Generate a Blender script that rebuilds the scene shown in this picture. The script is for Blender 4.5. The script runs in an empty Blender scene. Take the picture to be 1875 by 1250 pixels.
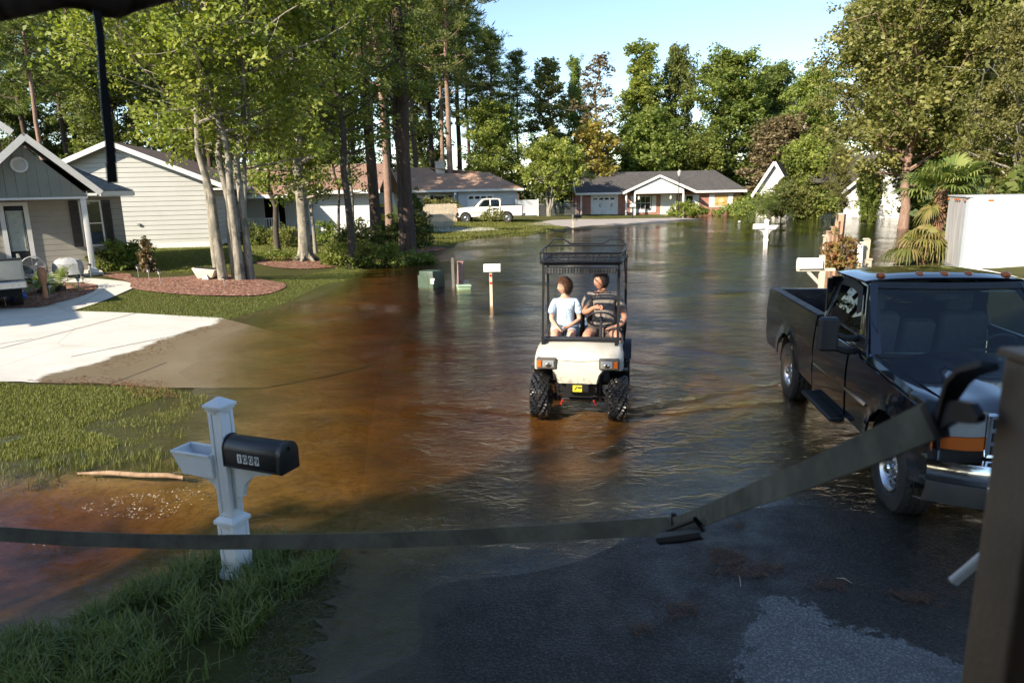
import bpy, bmesh, math, random
import numpy as np
from mathutils import Vector, Matrix, Euler
R = math.radians
PI = math.pi
scene = bpy.context.scene
C = scene.collection

# ------------------------------------------------------------------ camera
CAM_H = 3.0
PITCH = 12.35
FPX = 1270.0                      # focal length in pixels of the 1875 px wide photograph
cam_d = bpy.data.cameras.new('camera')
cam = bpy.data.objects.new('camera', cam_d)
C.objects.link(cam)
cam.location = (0, 0, CAM_H)
ROLL = 1.15                       # the horizon climbs slightly to the right
cam.rotation_euler = (Matrix.Rotation(R(90 - PITCH), 3, 'X') @ Matrix.Rotation(-R(ROLL), 3, 'Z')).to_euler()
cam_d.sensor_width = 36.0
cam_d.lens = 36.0 * FPX / 1875.0
cam_d.clip_start = 0.05
cam_d.clip_end = 2000
cam_d.dof.use_dof = True
cam_d.dof.focus_distance = 11.0
cam_d.dof.aperture_fstop = 5.6
scene.camera = cam

# ------------------------------------------------------------------ sky + sun
SUN_EL, SUN_DIR = 31.0, (-0.72, -0.69)      # light comes from behind left of the photographer
world = bpy.data.worlds.new('World')
scene.world = world
world.use_nodes = True
wn = world.node_tree.nodes
bg = wn['Background']
sky = wn.new('ShaderNodeTexSky')
sky.sky_type = 'NISHITA'
sky.sun_disc = False
sky.sun_elevation = R(SUN_EL)
sky.sun_rotation = math.atan2(SUN_DIR[0], SUN_DIR[1])
sky.air_density = 1.0
sky.dust_density = 0.25
sky.ozone_density = 2.0
world.node_tree.links.new(sky.outputs[0], bg.inputs[0])
bg.inputs[1].default_value = 0.118
sun_d = bpy.data.lights.new('sun', 'SUN')
sun_d.energy = 4.9
sun_d.angle = R(0.53)
sun_d.color = (1.0, 0.89, 0.72)
sun = bpy.data.objects.new('sun', sun_d)
C.objects.link(sun)
_sv = Vector((SUN_DIR[0], SUN_DIR[1], 0)).normalized() * math.cos(R(SUN_EL)) + Vector((0, 0, math.sin(R(SUN_EL))))
sun.rotation_euler = _sv.to_track_quat('Z', 'Y').to_euler()
sun.location = (-30, -30, 30)
vs = scene.view_settings
vs.view_transform = 'Standard'
vs.look = 'None'
vs.exposure = 1.08
vs.gamma = 1.0
scene.cycles.max_bounces = 8
scene.cycles.diffuse_bounces = 3
scene.cycles.glossy_bounces = 4
scene.cycles.transparent_max_bounces = 16
scene.cycles.use_denoising = True
scene.cycles.caustics_reflective = False
scene.cycles.caustics_refractive = False

# ------------------------------------------------------------------ survey helpers: photo pixel -> world point
_cs, _sn = math.cos(R(PITCH)), math.sin(R(PITCH))
def ray(px, py):
    u = (px - 937.5) / FPX; v = (py - 625.0) / FPX; ca, sa = math.cos(R(ROLL)), math.sin(R(ROLL))
    u, v = u * ca - v * sa, u * sa + v * ca
    return Vector((u, _cs - v * _sn, -_sn - v * _cs))
def G(px, py, z=0.0):            # point of that pixel at height z
    r = ray(px, py); t = (z - CAM_H) / r.z
    return Vector((0, 0, CAM_H)) + r * t
def D(px, py, Y):                # point of that pixel at distance Y
    r = ray(px, py)
    return Vector((0, 0, CAM_H)) + r * (Y / r.y)
def LP(loc, rz, px, py, c):       # pixel on the plane local-y = c of a thing at loc turned by rz -> local x, z
    r = ray(px, py); yd = Vector((-math.sin(rz), math.cos(rz), 0)); xd = Vector((math.cos(rz), math.sin(rz), 0))
    q = Vector((0, 0, CAM_H)); loc = Vector(loc); t = (c - (q - loc).dot(yd)) / r.dot(yd); w = q + r * t - loc
    return w.dot(xd), w.z
def T(px, py, t):                # point of that pixel at ray length t
    return Vector((0, 0, CAM_H)) + ray(px, py).normalized() * t

# ------------------------------------------------------------------ node materials
def new_mat(name):
    m = bpy.data.materials.new(name); m.use_nodes = True
    nt = m.node_tree
    return m, nt, nt.nodes['Principled BSDF']
def N(nt, typ, **kw):
    n = nt.nodes.new(typ)
    for k, v in kw.items():
        if k.startswith('i_'):
            key = k[2:]
            n.inputs[int(key) if key.isdigit() else key.replace('_', ' ')].default_value = v
        else:
            setattr(n, k, v)
    return n
def L(nt, a, b): nt.links.new(a, b)
def coord(nt, kind='Object', scale=None):
    tc = N(nt, 'ShaderNodeTexCoord')
    if scale is None: return tc.outputs[kind]
    mp = N(nt, 'ShaderNodeMapping'); mp.inputs['Scale'].default_value = scale
    L(nt, tc.outputs[kind], mp.inputs[0]); return mp.outputs[0]
def world_pos(nt, scale=None):
    g = N(nt, 'ShaderNodeNewGeometry')
    if scale is None: return g.outputs['Position']
    mp = N(nt, 'ShaderNodeMapping'); mp.inputs['Scale'].default_value = scale
    L(nt, g.outputs['Position'], mp.inputs[0]); return mp.outputs[0]
def noise(nt, vec, scale, detail=4, rough=0.6, dist=0.0):
    n = N(nt, 'ShaderNodeTexNoise'); n.inputs['Scale'].default_value = scale
    n.inputs['Detail'].default_value = detail; n.inputs['Roughness'].default_value = rough
    n.inputs['Distortion'].default_value = dist
    if vec is not None: L(nt, vec, n.inputs['Vector'])
    return n.outputs['Fac']
def ramp(nt, fac, stops):
    r = N(nt, 'ShaderNodeValToRGB')
    e = r.color_ramp.elements
    while len(e) < len(stops): e.new(0.5)
    for i, (p, c) in enumerate(stops):
        e[i].position = p
        e[i].color = (c[0], c[1], c[2], 1) if isinstance(c, (tuple, list)) else (c, c, c, 1)
    L(nt, fac, r.inputs[0]); return r.outputs[0]
def mixc(nt, fac, a, b, mode='MIX'):
    n = N(nt, 'ShaderNodeMix', data_type='RGBA', blend_type=mode)
    for sock, v in ((n.inputs[0], fac), (n.inputs[6], a), (n.inputs[7], b)):
        if isinstance(v, (int, float)): sock.default_value = v
        elif isinstance(v, (tuple, list)): sock.default_value = (v[0], v[1], v[2], 1)
        else: L(nt, v, sock)
    return n.outputs[2]
def math_n(nt, op, a, b=None, clamp=False):
    n = N(nt, 'ShaderNodeMath', operation=op); n.use_clamp = clamp
    for i, v in enumerate((a, b)):
        if v is None: continue
        if isinstance(v, (int, float)): n.inputs[i].default_value = v
        else: L(nt, v, n.inputs[i])
    return n.outputs[0]
def bump(nt, h, strength, dist=0.02, normal=None):
    b = N(nt, 'ShaderNodeBump'); b.inputs['Strength'].default_value = strength; b.inputs['Distance'].default_value = dist
    L(nt, h, b.inputs['Height'])
    if normal is not None: L(nt, normal, b.inputs['Normal'])
    return b.outputs[0]

def paint(name, col, rough=0.5, var=0.12, nscale=6.0, bmp=0.0, metal=0.0, coat=0.0, spec=0.5, bscale=60, dirt=None):
    """general surface: base colour with mottling, roughness variation, fine bump"""
    m, nt, p = new_mat(name)
    v = coord(nt)
    n1 = noise(nt, v, nscale, 6, 0.65)
    c2 = tuple(max(0, c * (1 - var * 2)) for c in col); c1 = tuple(min(1, c * (1 + var)) for c in col)
    c = ramp(nt, n1, [(0.25, c2), (0.75, c1)])
    if dirt:
        n2 = noise(nt, v, nscale * 0.35, 5, 0.7)
        c = mixc(nt, ramp(nt, n2, [(0.45, 0.0), (0.8, 0.75)]), c, dirt)
    L(nt, c, p.inputs['Base Color'])
    L(nt, ramp(nt, n1, [(0.2, min(1, rough * 1.25)), (0.8, rough * 0.8)]), p.inputs['Roughness'])
    p.inputs['Metallic'].default_value = metal
    p.inputs['Coat Weight'].default_value = coat
    p.inputs['Coat Roughness'].default_value = 0.03
    p.inputs['Specular IOR Level'].default_value = spec
    if bmp:
        L(nt, bump(nt, noise(nt, v, bscale, 4, 0.6), bmp, 0.01), p.inputs['Normal'])
    return m

def leaf_mat(name, cols, trans=0.35, rough=0.55):
    """cols: list of colours picked per leaf clump (attribute tint) ; thin translucent leaves"""
    m, nt, p = new_mat(name)
    at = N(nt, 'ShaderNodeAttribute', attribute_name='tint')
    oi = N(nt, 'ShaderNodeObjectInfo')
    c = ramp(nt, at.outputs['Fac'], [(i / (len(cols) - 1), cc) for i, cc in enumerate(cols)])
    hs = N(nt, 'ShaderNodeHueSaturation')
    L(nt, c, hs.inputs['Color'])
    L(nt, ramp(nt, oi.outputs['Random'], [(0, 0.80), (1, 1.15)]), hs.inputs['Value'])
    L(nt, ramp(nt, math_n(nt, 'FRACT', math_n(nt, 'MULTIPLY', oi.outputs['Random'], 7.3)), [(0, 0.488), (1, 0.512)]), hs.inputs['Hue'])
    L(nt, hs.outputs[0], p.inputs['Base Color'])
    p.inputs['Roughness'].default_value = rough
    p.inputs['Specular IOR Level'].default_value = 0.35
    tr = N(nt, 'ShaderNodeBsdfTranslucent')
    L(nt, mixc(nt, 1.0, hs.outputs[0], (1.25, 1.3, 0.6), 'MULTIPLY'), tr.inputs['Color'])
    mx = N(nt, 'ShaderNodeMixShader'); mx.inputs[0].default_value = trans
    out = nt.nodes['Material Output']
    L(nt, p.outputs[0], mx.inputs[1]); L(nt, tr.outputs[0], mx.inputs[2]); L(nt, mx.outputs[0], out.inputs['Surface'])
    return m

def bark_mat(name, c1, c2, scale=(14, 14, 2.2), bmp=0.8, patches=None):
    m, nt, p = new_mat(name)
    v = coord(nt, 'Object', scale)
    n = noise(nt, v, 1.0, 7, 0.7, 0.6)
    c = ramp(nt, n, [(0.3, c1), (0.68, c2)])
    if patches:
        n2 = noise(nt, coord(nt, 'Object', (2.6, 2.6, 1.2)), 1.3, 4, 0.6, 0.8)
        c = mixc(nt, ramp(nt, n2, [(0.47, 0.0), (0.6, 1.0)]), c, patches)
    L(nt, c, p.inputs['Base Color']); p.inputs['Roughness'].default_value = 0.9
    L(nt, bump(nt, n, bmp, 0.03), p.inputs['Normal'])
    return m

# ------------------------------------------------------------------ object helpers
def tag(o, label=None, cat=None, group=None, kind=None):
    if label: o['label'] = label
    if cat: o['category'] = cat
    if group: o['group'] = group
    if kind: o['kind'] = kind
    return o
def thing(name, label, cat, loc=(0, 0, 0), rz=0.0, group=None):
    o = bpy.data.objects.new(name, None); C.objects.link(o)
    o.empty_display_size = 0.3
    o.location = loc; o.rotation_euler = (0, 0, rz)
    return tag(o, label, cat, group)
def mesh_obj(name, me, mat, parent=None, smooth=False, loc=None):
    o = bpy.data.objects.new(name, me); C.objects.link(o)
    if mat is not None and not me.materials: me.materials.append(mat)
    if smooth: me.polygons.foreach_set('use_smooth', [True] * len(me.polygons))
    if parent is not None: o.parent = parent
    if loc is not None: o.location = loc
    return o
KIDS = {}
def copy_tree(o, parent=None):
    c = o.copy(); C.objects.link(c)
    if parent is not None: c.parent = parent
    for ch in list(o.children): copy_tree(ch, c)
    return c

class MB:
    """collects primitive shapes, builds them as ONE mesh object"""
    def __init__(s): s.v = []; s.f = []; s.m = None
    def add(s, vs, fs, M=None):
        b = len(s.v)
        if M is not None: vs = [M @ Vector(v) for v in vs]
        s.v.extend([tuple(v) for v in vs]); s.f.extend([tuple(b + i for i in f) for f in fs]); return s
    def box(s, c, d, rot=None, taper=None):
        x, y, z = d[0] / 2, d[1] / 2, d[2] / 2
        k = taper or (1, 1)
        vs = [(-x, -y, -z), (x, -y, -z), (x, y, -z), (-x, y, -z), (-x * k[0], -y * k[1], z), (x * k[0], -y * k[1], z), (x * k[0], y * k[1], z), (-x * k[0], y * k[1], z)]
        fs = [(3, 2, 1, 0), (4, 5, 6, 7), (0, 1, 5, 4), (1, 2, 6, 5), (2, 3, 7, 6), (3, 0, 4, 7)]
        M = Matrix.Translation(Vector(c))
        if rot is not None: M = M @ Euler(rot).to_matrix().to_4x4()
        return s.add(vs, fs, M)
    def bbox(s, a, b):
        return s.box([(p + q) / 2 for p, q in zip(a, b)], [abs(q - p) for p, q in zip(a, b)])
    def rbox(s, c, d, r=0.02, seg=3, rot=None, axis='z'):
        """box with rounded vertical edges and small chamfer top and bottom"""
        if axis == 'z': X, Y, Z = d
        elif axis == 'y': X, Y, Z = d[0], d[2], d[1]
        else: X, Y, Z = d[2], d[1], d[0]
        r = min(r, X * 0.49, Y * 0.49)
        ch = min(r * 0.5, Z * 0.3)
        def ring(inset, z):
            out = []
            for (cx, cy, a0) in ((1, 1, 0), (-1, 1, 90), (-1, -1, 180), (1, -1, 270)):
                for k in range(seg + 1):
                    a = R(a0 + 90 * k / seg)
                    out.append((cx * (X / 2 - r) + (r - inset) * math.cos(a), cy * (Y / 2 - r) + (r - inset) * math.sin(a), z))
            return out
        rs = [ring(ch, -Z / 2), ring(0, -Z / 2 + ch), ring(0, Z / 2 - ch), ring(ch, Z / 2)]
        n = len(rs[0]); vs = [v for q in rs for v in q]; fs = [tuple(range(n))[::-1], tuple(range(3 * n, 4 * n))]
        for i in range(3):
            for k in range(n): fs.append((i * n + k, i * n + (k + 1) % n, (i + 1) * n + (k + 1) % n, (i + 1) * n + k))
        M = Matrix.Translation(Vector(c))
        if rot is not None: M = M @ Euler(rot).to_matrix().to_4x4()
        if axis == 'y': M = M @ Matrix(((1, 0, 0, 0), (0, 0, 1, 0), (0, -1, 0, 0), (0, 0, 0, 1)))
        if axis == 'x': M = M @ Matrix(((0, 0, 1, 0), (0, 1, 0, 0), (-1, 0, 0, 0), (0, 0, 0, 1)))
        return s.add(vs, fs, M)
    def cyl(s, a, b, r0, r1=None, n=12, caps=True):
        a, b = Vector(a), Vector(b); r1 = r0 if r1 is None else r1
        z = (b - a).normalized(); q = z.to_track_quat('Z', 'Y').to_matrix()
        vs = []
        for p, r in ((a, r0), (b, r1)):
            for k in range(n):
                t = 2 * PI * k / n; vs.append(p + q @ Vector((r * math.cos(t), r * math.sin(t), 0)))
        fs = [(k, (k + 1) % n, n + (k + 1) % n, n + k) for k in range(n)]
        if caps: fs += [tuple(range(n))[::-1], tuple(range(n, 2 * n))]
        return s.add(vs, fs)
    def tube(s, pts, rad, n=8, closed=False, sq=None):
        pts = [Vector(p) for p in pts]; m = len(pts)
        rad = rad if isinstance(rad, (list, tuple)) else [rad] * m
        vs, fs = [], []
        up = None
        for i, p in enumerate(pts):
            if closed: t = pts[(i + 1) % m] - pts[i - 1]
            else: t = pts[min(i + 1, m - 1)] - pts[max(i - 1, 0)]
            t.normalize()
            if up is None: up = Vector((0, 0, 1)) if abs(t.z) < 0.9 else Vector((0, 1, 0))
            x = up.cross(t).normalized(); y = t.cross(x); up = y
            for k in range(n):
                a = 2 * PI * (k + 0.5) / n
                vs.append(p + (x * math.cos(a) + y * math.sin(a)) * rad[i])
        last = m if closed else m - 1
        for i in range(last):
            j = (i + 1) % m
            for k in range(n): fs.append((i * n + k, i * n + (k + 1) % n, j * n + (k + 1) % n, j * n + k))
        if not closed: fs += [tuple(range(n))[::-1], tuple(range((m - 1) * n, m * n))]
        return s.add(vs, fs)
    def lathe(s, prof, n=24, M=None, close=True):
        """prof: list of (r, z) about z"""
        vs, fs = [], []
        m = len(prof)
        for k in range(n):
            a = 2 * PI * k / n
            for r, z in prof: vs.append((r * math.cos(a), r * math.sin(a), z))
        for k in range(n):
            j = (k + 1) % n
            for i in range(m - 1): fs.append((k * m + i, j * m + i, j * m + i + 1, k * m + i + 1))
        return s.add(vs, fs, M)
    def prism(s, poly, a, b, axis='y', M=None):
        """poly in the plane across the axis; extruded from a to b"""
        def P(u, v, w):
            return {'y': (u, w, v), 'x': (w, u, v), 'z': (u, v, w)}[axis]
        n = len(poly)
        vs = [P(u, v, a) for u, v in poly] + [P(u, v, b) for u, v in poly]
        fs = [tuple(range(n))[::-1], tuple(range(n, 2 * n))] + [(k, (k + 1) % n, n + (k + 1) % n, n + k) for k in range(n)]
        return s.add(vs, fs, M)
    def sphere(s, c, r, nu=12, nv=8, M=None):
        r = r if isinstance(r, (tuple, list)) else (r, r, r)
        vs, fs = [], []
        for j in range(nv + 1):
            th = PI * j / nv
            for i in range(nu):
                ph = 2 * PI * i / nu
                vs.append((c[0] + r[0] * math.sin(th) * math.cos(ph), c[1] + r[1] * math.sin(th) * math.sin(ph), c[2] + r[2] * math.cos(th)))
        for j in range(nv):
            for i in range(nu):
                fs.append((j * nu + i, (j + 1) * nu + i, (j + 1) * nu + (i + 1) % nu, j * nu + (i + 1) % nu))
        return s.add(vs, fs, M)
    def loft(s, secs, closed=True, caps=True):
        n = len(secs[0]); vs = [v for q in secs for v in q]; fs = []
        kk = n if closed else n - 1
        for i in range(len(secs) - 1):
            for k in range(kk): fs.append((i * n + k, i * n + (k + 1) % n, (i + 1) * n + (k + 1) % n, (i + 1) * n + k))
        if caps and closed: fs += [tuple(range(n))[::-1], tuple(range((len(secs) - 1) * n, len(secs) * n))]
        return s.add(vs, fs)
    def patch(s, poly, cell, fn, holes=()):
        """2D polygon cut on a grid and mapped through fn(u,v)->xyz"""
        bm = bmesh.new()
        f = bm.faces.new([bm.verts.new((u, v, 0)) for u, v in poly])
        us = [p[0] for p in poly]; vs_ = [p[1] for p in poly]
        cu, cv = cell if isinstance(cell, (tuple, list)) else (cell, cell)
        for ax, lo, hi, st in ((0, min(us), max(us), cu), (1, min(vs_), max(vs_), cv)):
            k = max(1, int(round((hi - lo) / st)))
            for i in range(1, k):
                co = [0, 0, 0]; no = [0, 0, 0]; co[ax] = lo + (hi - lo) * i / k; no[ax] = 1
                bmesh.ops.bisect_plane(bm, geom=bm.verts[:] + bm.edges[:] + bm.faces[:], plane_co=co, plane_no=no, dist=1e-5)
        bmesh.ops.remove_doubles(bm, verts=bm.verts[:], dist=1e-5)
        bmesh.ops.triangulate(bm, faces=[f for f in bm.faces if len(f.verts) > 4])
        bm.verts.index_update()
        s.add([fn(v.co.x, v.co.y) for v in bm.verts], [tuple(v.index for v in f.verts) for f in bm.faces])
        bm.free(); return s
    def solid(s, th):
        """thicken every face along vertex normals"""
        me = bpy.data.meshes.new('t'); me.from_pydata(s.v, [], s.f)
        bm = bmesh.new(); bm.from_mesh(me); bpy.data.meshes.remove(me)
        bmesh.ops.remove_doubles(bm, verts=bm.verts[:], dist=1e-5)
        bmesh.ops.recalc_face_normals(bm, faces=bm.faces[:])
        bmesh.ops.solidify(bm, geom=bm.faces[:], thickness=th)
        bm.verts.index_update()
        s.v = [tuple(v.co) for v in bm.verts]; s.f = [tuple(v.index for v in f.verts) for f in bm.faces]
        bm.free(); return s
    def build(s, name, mat, parent=None, smooth=False, bevel=0.0, angle=35, recalc=True, seg=2, subsurf=0):
        me = bpy.data.meshes.new(name); me.from_pydata(s.v, [], s.f)
        bm = bmesh.new(); bm.from_mesh(me)
        if recalc: bmesh.ops.recalc_face_normals(bm, faces=bm.faces[:])
        if bevel > 0:
            es = [e for e in bm.edges if len(e.link_faces) == 2 and e.calc_face_angle(0) > R(30)]
            try: bmesh.ops.bevel(bm, geom=es, offset=bevel, segments=seg, affect='EDGES', clamp_overlap=True, profile=0.5)
            except Exception: pass
        if smooth or bevel > 0:
            for f in bm.faces: f.smooth = True
            for e in bm.edges:
                if len(e.link_faces) == 2 and e.calc_face_angle(0) > R(angle): e.smooth = False
        bm.to_mesh(me); bm.free()
        o = mesh_obj(name, me, mat, parent)
        if subsurf:
            md = o.modifiers.new('sub', 'SUBSURF'); md.levels = subsurf; md.render_levels = subsurf
        return o

def np_mesh(name, V, F, tint=None):
    """fast mesh: V (n,3), F (m,k) all faces with k corners"""
    me = bpy.data.meshes.new(name)
    V = np.asarray(V, dtype=np.float32); F = np.asarray(F, dtype=np.int32); k = F.shape[1]
    me.vertices.add(len(V)); me.vertices.foreach_set('co', V.ravel())
    me.loops.add(F.size); me.loops.foreach_set('vertex_index', F.ravel())
    me.polygons.add(len(F)); me.polygons.foreach_set('loop_start', np.arange(0, F.size, k, dtype=np.int32))
    try: me.polygons.foreach_set('loop_total', np.full(len(F), k, dtype=np.int32))
    except Exception: pass
    if tint is not None:
        a = me.attributes.new('tint', 'FLOAT', 'FACE'); a.data.foreach_set('value', np.asarray(tint, dtype=np.float32))
    me.update(calc_edges=True); me.validate()
    return me
# ------------------------------------------------------------------ terrain heights (water level is 0)
_ctrl = [  # pixel x, pixel y, height
 # near bottom edge: asphalt and grass hump
 (600,1250,-.03),(700,1250,-.02),(900,1250,.006),(1050,1250,.02),(1200,1250,.035),(1500,1250,.11),(1750,1250,.10),(1900,1250,.08),
 (1000,1100,.001),(1100,1180,.015),(1150,1040,-.002),(1330,1000,.008),(1250,1080,.02),(1500,985,.015),(1600,980,.0),(1780,1010,-.005),(1400,1110,.05),(1700,1150,.055),
 (760,1110,-.022),(850,1170,-.004),(1200,960,-.02),(1500,930,-.02),(1700,940,-.035),
 (0,1250,.03),(200,1230,.05),(400,1180,.05),(430,1060,.05),(560,1060,-.01),(520,1150,.02),(300,1100,.01),(140,1180,.0),(560,1250,-.02),
 (0,1060,-.26),(150,1030,-.28),(250,970,-.22),(0,960,-.26),(330,920,-.12),(620,1000,-.06),(650,1150,-.06),(700,900,-.17),(850,980,-.11),
 (0,860,-.02),(200,860,-.03),(350,830,-.05),(500,820,-.09),(0,800,.0),(150,790,.0),(300,760,-.02),(450,740,-.05),(600,760,-.12),
 (0,740,.06),(150,725,.03),(300,712,.005),(0,700,.10),(420,700,-.05),
 # near driveway
 (0,690,.10),(45,700,.05),(240,640,.045),(400,590,.035),(130,610,.16),(0,600,.24),(250,570,.18),(340,640,-.008),(300,690,-.012),(400,615,-.01),(410,660,-.03),(500,640,-.08),(560,700,-.13),
 (600,600,-.12),(700,640,-.19),(700,560,-.14),(850,600,-.34),(800,700,-.28),(800,800,-.27),(1000,900,-.17),(950,820,-.23),
 # road under the cart and the pickup
 (1050,755,-.13),(1200,780,-.17),(1450,730,-.10),(1650,930,-.05),(1500,820,-.10),(1100,650,-.32),(1300,650,-.34),(1450,620,-.30),(1000,560,-.42),(1200,520,-.42),(900,520,-.34),
 (1000,470,-.5),(1200,450,-.55),(1400,450,-.5),(1600,430,-.45),(1500,480,-.3),(1600,480,-.2),
 # left lawn
 (150,560,.22),(400,555,.09),(520,545,.03),(590,510,.04),(640,495,.01),(560,560,-.05),(660,520,-.05),(730,500,-.1),
 (245,520,.33),(0,540,.34),(170,505,.38),(450,515,.28),(300,480,.42),(560,480,.25),(640,480,.14),(745,462,.12),(700,470,.12),
 (800,480,-.15),(870,470,-.2),(770,462,.05),(840,452,-.02),(880,436,-.0),(960,431,-.0),(1040,421,0),(900,450,-.2),(960,440,-.2),
 (100,460,.5),(350,450,.5),(500,440,.45),(600,440,.4),(750,445,.22),(850,420,.25),(950,420,.12),
 # far left
 (840,403,.42),(960,400,.4),(800,395,.5),(650,410,.45),(1000,409,.16),(1070,413,.02),(1140,413,.0),(1220,408,.01),(1290,402,.0),(1100,403,.08),(1190,403,.05),
 (1240,398,-.02),(1350,393,-.05),(1340,400,-.12),(1280,412,-.2),(1150,425,-.25),(1060,430,-.2),
 (1400,392,-.1),(1450,400,-.3),(1380,385,.1),(1500,387,.05),(1600,385,.12),(1650,388,.1),(1640,400,-.12),
 # right bank with palm
 (1660,474,.0),(1690,463,.12),(1720,460,.3),(1800,470,.4),(1875,520,.4),(1650,450,-.1),(1620,520,-.12),(1700,500,.08),(1620,600,-.15),(1875,700,.0),
]
_cp = []
for (x, y, z) in _ctrl:
    p = G(x, y, z); _cp.append((p.x, p.y, z))
for (x, y, z) in ((-60, -40, .3), (0, -40, .3), (60, -40, .3), (-20, -10, .25), (-8, -4, .15), (0, -6, .2), (12, -6, .2), (9, 3, .25), (14, 9, .4), (25, 0, .5), (20, 15, .5), (-9, 4, .0), (-12, 9, .3), (-14, 5, .35), (-25, 15, .5), (-25, 0, .4),
                  (-60, 60, .8), (-60, 20, .7), (-40, 90, .9), (0, 110, .8), (40, 110, .7), (80, 80, .8), (80, 30, .7), (-100, 150, 1.), (100, 150, 1.), (0, 180, 1.), (30, 28, .4), (45, 45, .2), (45, 70, .3), (-25, 60, .6), (-5, 85, .6), (15, 88, .4), (60, -10, .6), (-70, -10, .6)):
    _cp.append((x, y, z))
_cp = np.array(_cp)
# thin near-duplicates so that the interpolation stays stable
_keep = []
for i in range(len(_cp)):
    if all((_cp[i, 0] - _cp[j, 0]) ** 2 + (_cp[i, 1] - _cp[j, 1]) ** 2 > 0.25 * 0.25 for j in _keep): _keep.append(i)
_cp = _cp[_keep]
_dd = np.sqrt(((_cp[:, None, :2] - _cp[None, :, :2]) ** 2).sum(-1))
_soft = 0.35
_K = -np.sqrt(_dd ** 2 + _soft ** 2)
_n = len(_cp)
_A = np.zeros((_n + 1, _n + 1)); _A[:_n, :_n] = _K - np.eye(_n) * -0.02; _A[:_n, :_n] = _K - 0.0 * np.eye(_n)
_A[:_n, _n] = 1; _A[_n, :_n] = 1
_w = np.linalg.solve(_A + np.diag([1e-3] * _n + [0]), np.concatenate([_cp[:, 2], [0]]))
def HN(xy):
    xy = np.asarray(xy, dtype=float)
    out = np.empty(len(xy))
    for s in range(0, len(xy), 20000):
        q = xy[s:s + 20000]
        d = np.sqrt((q[:, None, 0] - _cp[None, :, 0]) ** 2 + (q[:, None, 1] - _cp[None, :, 1]) ** 2 + _soft ** 2)
        out[s:s + 20000] = -d @ _w[:_n] + _w[_n]
    far = np.clip((np.hypot(xy[:, 0], xy[:, 1] - 40) - 130) / 60, 0, 1)
    return np.clip(out, -0.7, 1.2) * (1 - far) + 0.8 * far
def H(x, y): return float(HN([(x, y)])[0])
def onG(px, py):                 # point where the pixel's ray meets the terrain
    z = 0.1
    for _ in range(12):
        p = G(px, py, z); z = 0.5 * z + 0.5 * H(p.x, p.y)
    return Vector((p.x, p.y, H(p.x, p.y)))

# ------------------------------------------------------------------ ground materials
def silt_col(nt, v):
    c = ramp(nt, noise(nt, v, 0.9, 6, 0.7, 0.5), [(0.3, (0.10, 0.088, 0.060)), (0.5, (0.19, 0.165, 0.11)), (0.7, (0.30, 0.26, 0.18))])
    return mixc(nt, ramp(nt, noise(nt, v, 11, 6, 0.8), [(0.45, 0.0), (0.7, 0.75)]), c, (0.07, 0.05, 0.03))
def grass_ground(name, c1, c2, c3):
    m, nt, p = new_mat(name)
    v = world_pos(nt)
    a = noise(nt, v, 0.55, 6, 0.65); b = noise(nt, v, 30, 5, 0.75); c = noise(nt, v, 140, 3, 0.7)
    col = ramp(nt, a, [(0.3, c1), (0.62, c2)])
    col = mixc(nt, ramp(nt, b, [(0.42, 0.0), (0.7, 0.8)]), col, c3)
    col = mixc(nt, ramp(nt, c, [(0.3, 0.55), (0.6, 0.0)]), col, (0.012, 0.016, 0.006))
    g = N(nt, 'ShaderNodeNewGeometry'); sp = N(nt, 'ShaderNodeSeparateXYZ'); L(nt, g.outputs['Position'], sp.inputs[0])
    sm = N(nt, 'ShaderNodeMapRange'); sm.inputs[1].default_value = -0.085; sm.inputs[2].default_value = -0.03; sm.inputs[3].default_value = 1.0; sm.inputs[4].default_value = 0.0
    L(nt, math_n(nt, 'ADD', sp.outputs['Z'], math_n(nt, 'MULTIPLY', math_n(nt, 'SUBTRACT', noise(nt, v, 1.2, 5, 0.65), 0.5), 0.10)), sm.inputs[0])
    sil = silt_col(nt, v)
    col = mixc(nt, sm.outputs[0], col, sil)
    L(nt, col, p.inputs['Base Color']); p.inputs['Roughness'].default_value = 0.9
    p.inputs['Specular IOR Level'].default_value = 0.2
    bn = N(nt, 'ShaderNodeBump'); bn.inputs['Distance'].default_value = .08; L(nt, b, bn.inputs['Height'])
    L(nt, math_n(nt, 'MULTIPLY', math_n(nt, 'SUBTRACT', 1.0, sm.outputs[0]), 0.8), bn.inputs['Strength'])
    bn2 = N(nt, 'ShaderNodeBump'); bn2.inputs['Distance'].default_value = .05; L(nt, c, bn2.inputs['Height']); L(nt, bn.outputs[0], bn2.inputs['Normal'])
    L(nt, math_n(nt, 'MULTIPLY', math_n(nt, 'SUBTRACT', 1.0, sm.outputs[0]), 0.9), bn2.inputs['Strength'])
    L(nt, bn2.outputs[0], p.inputs['Normal'])
    return m
M_lawn = grass_ground('lawn_soil', (0.10, 0.105, 0.025), (0.15, 0.16, 0.035), (0.11, 0.075, 0.03))

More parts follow.
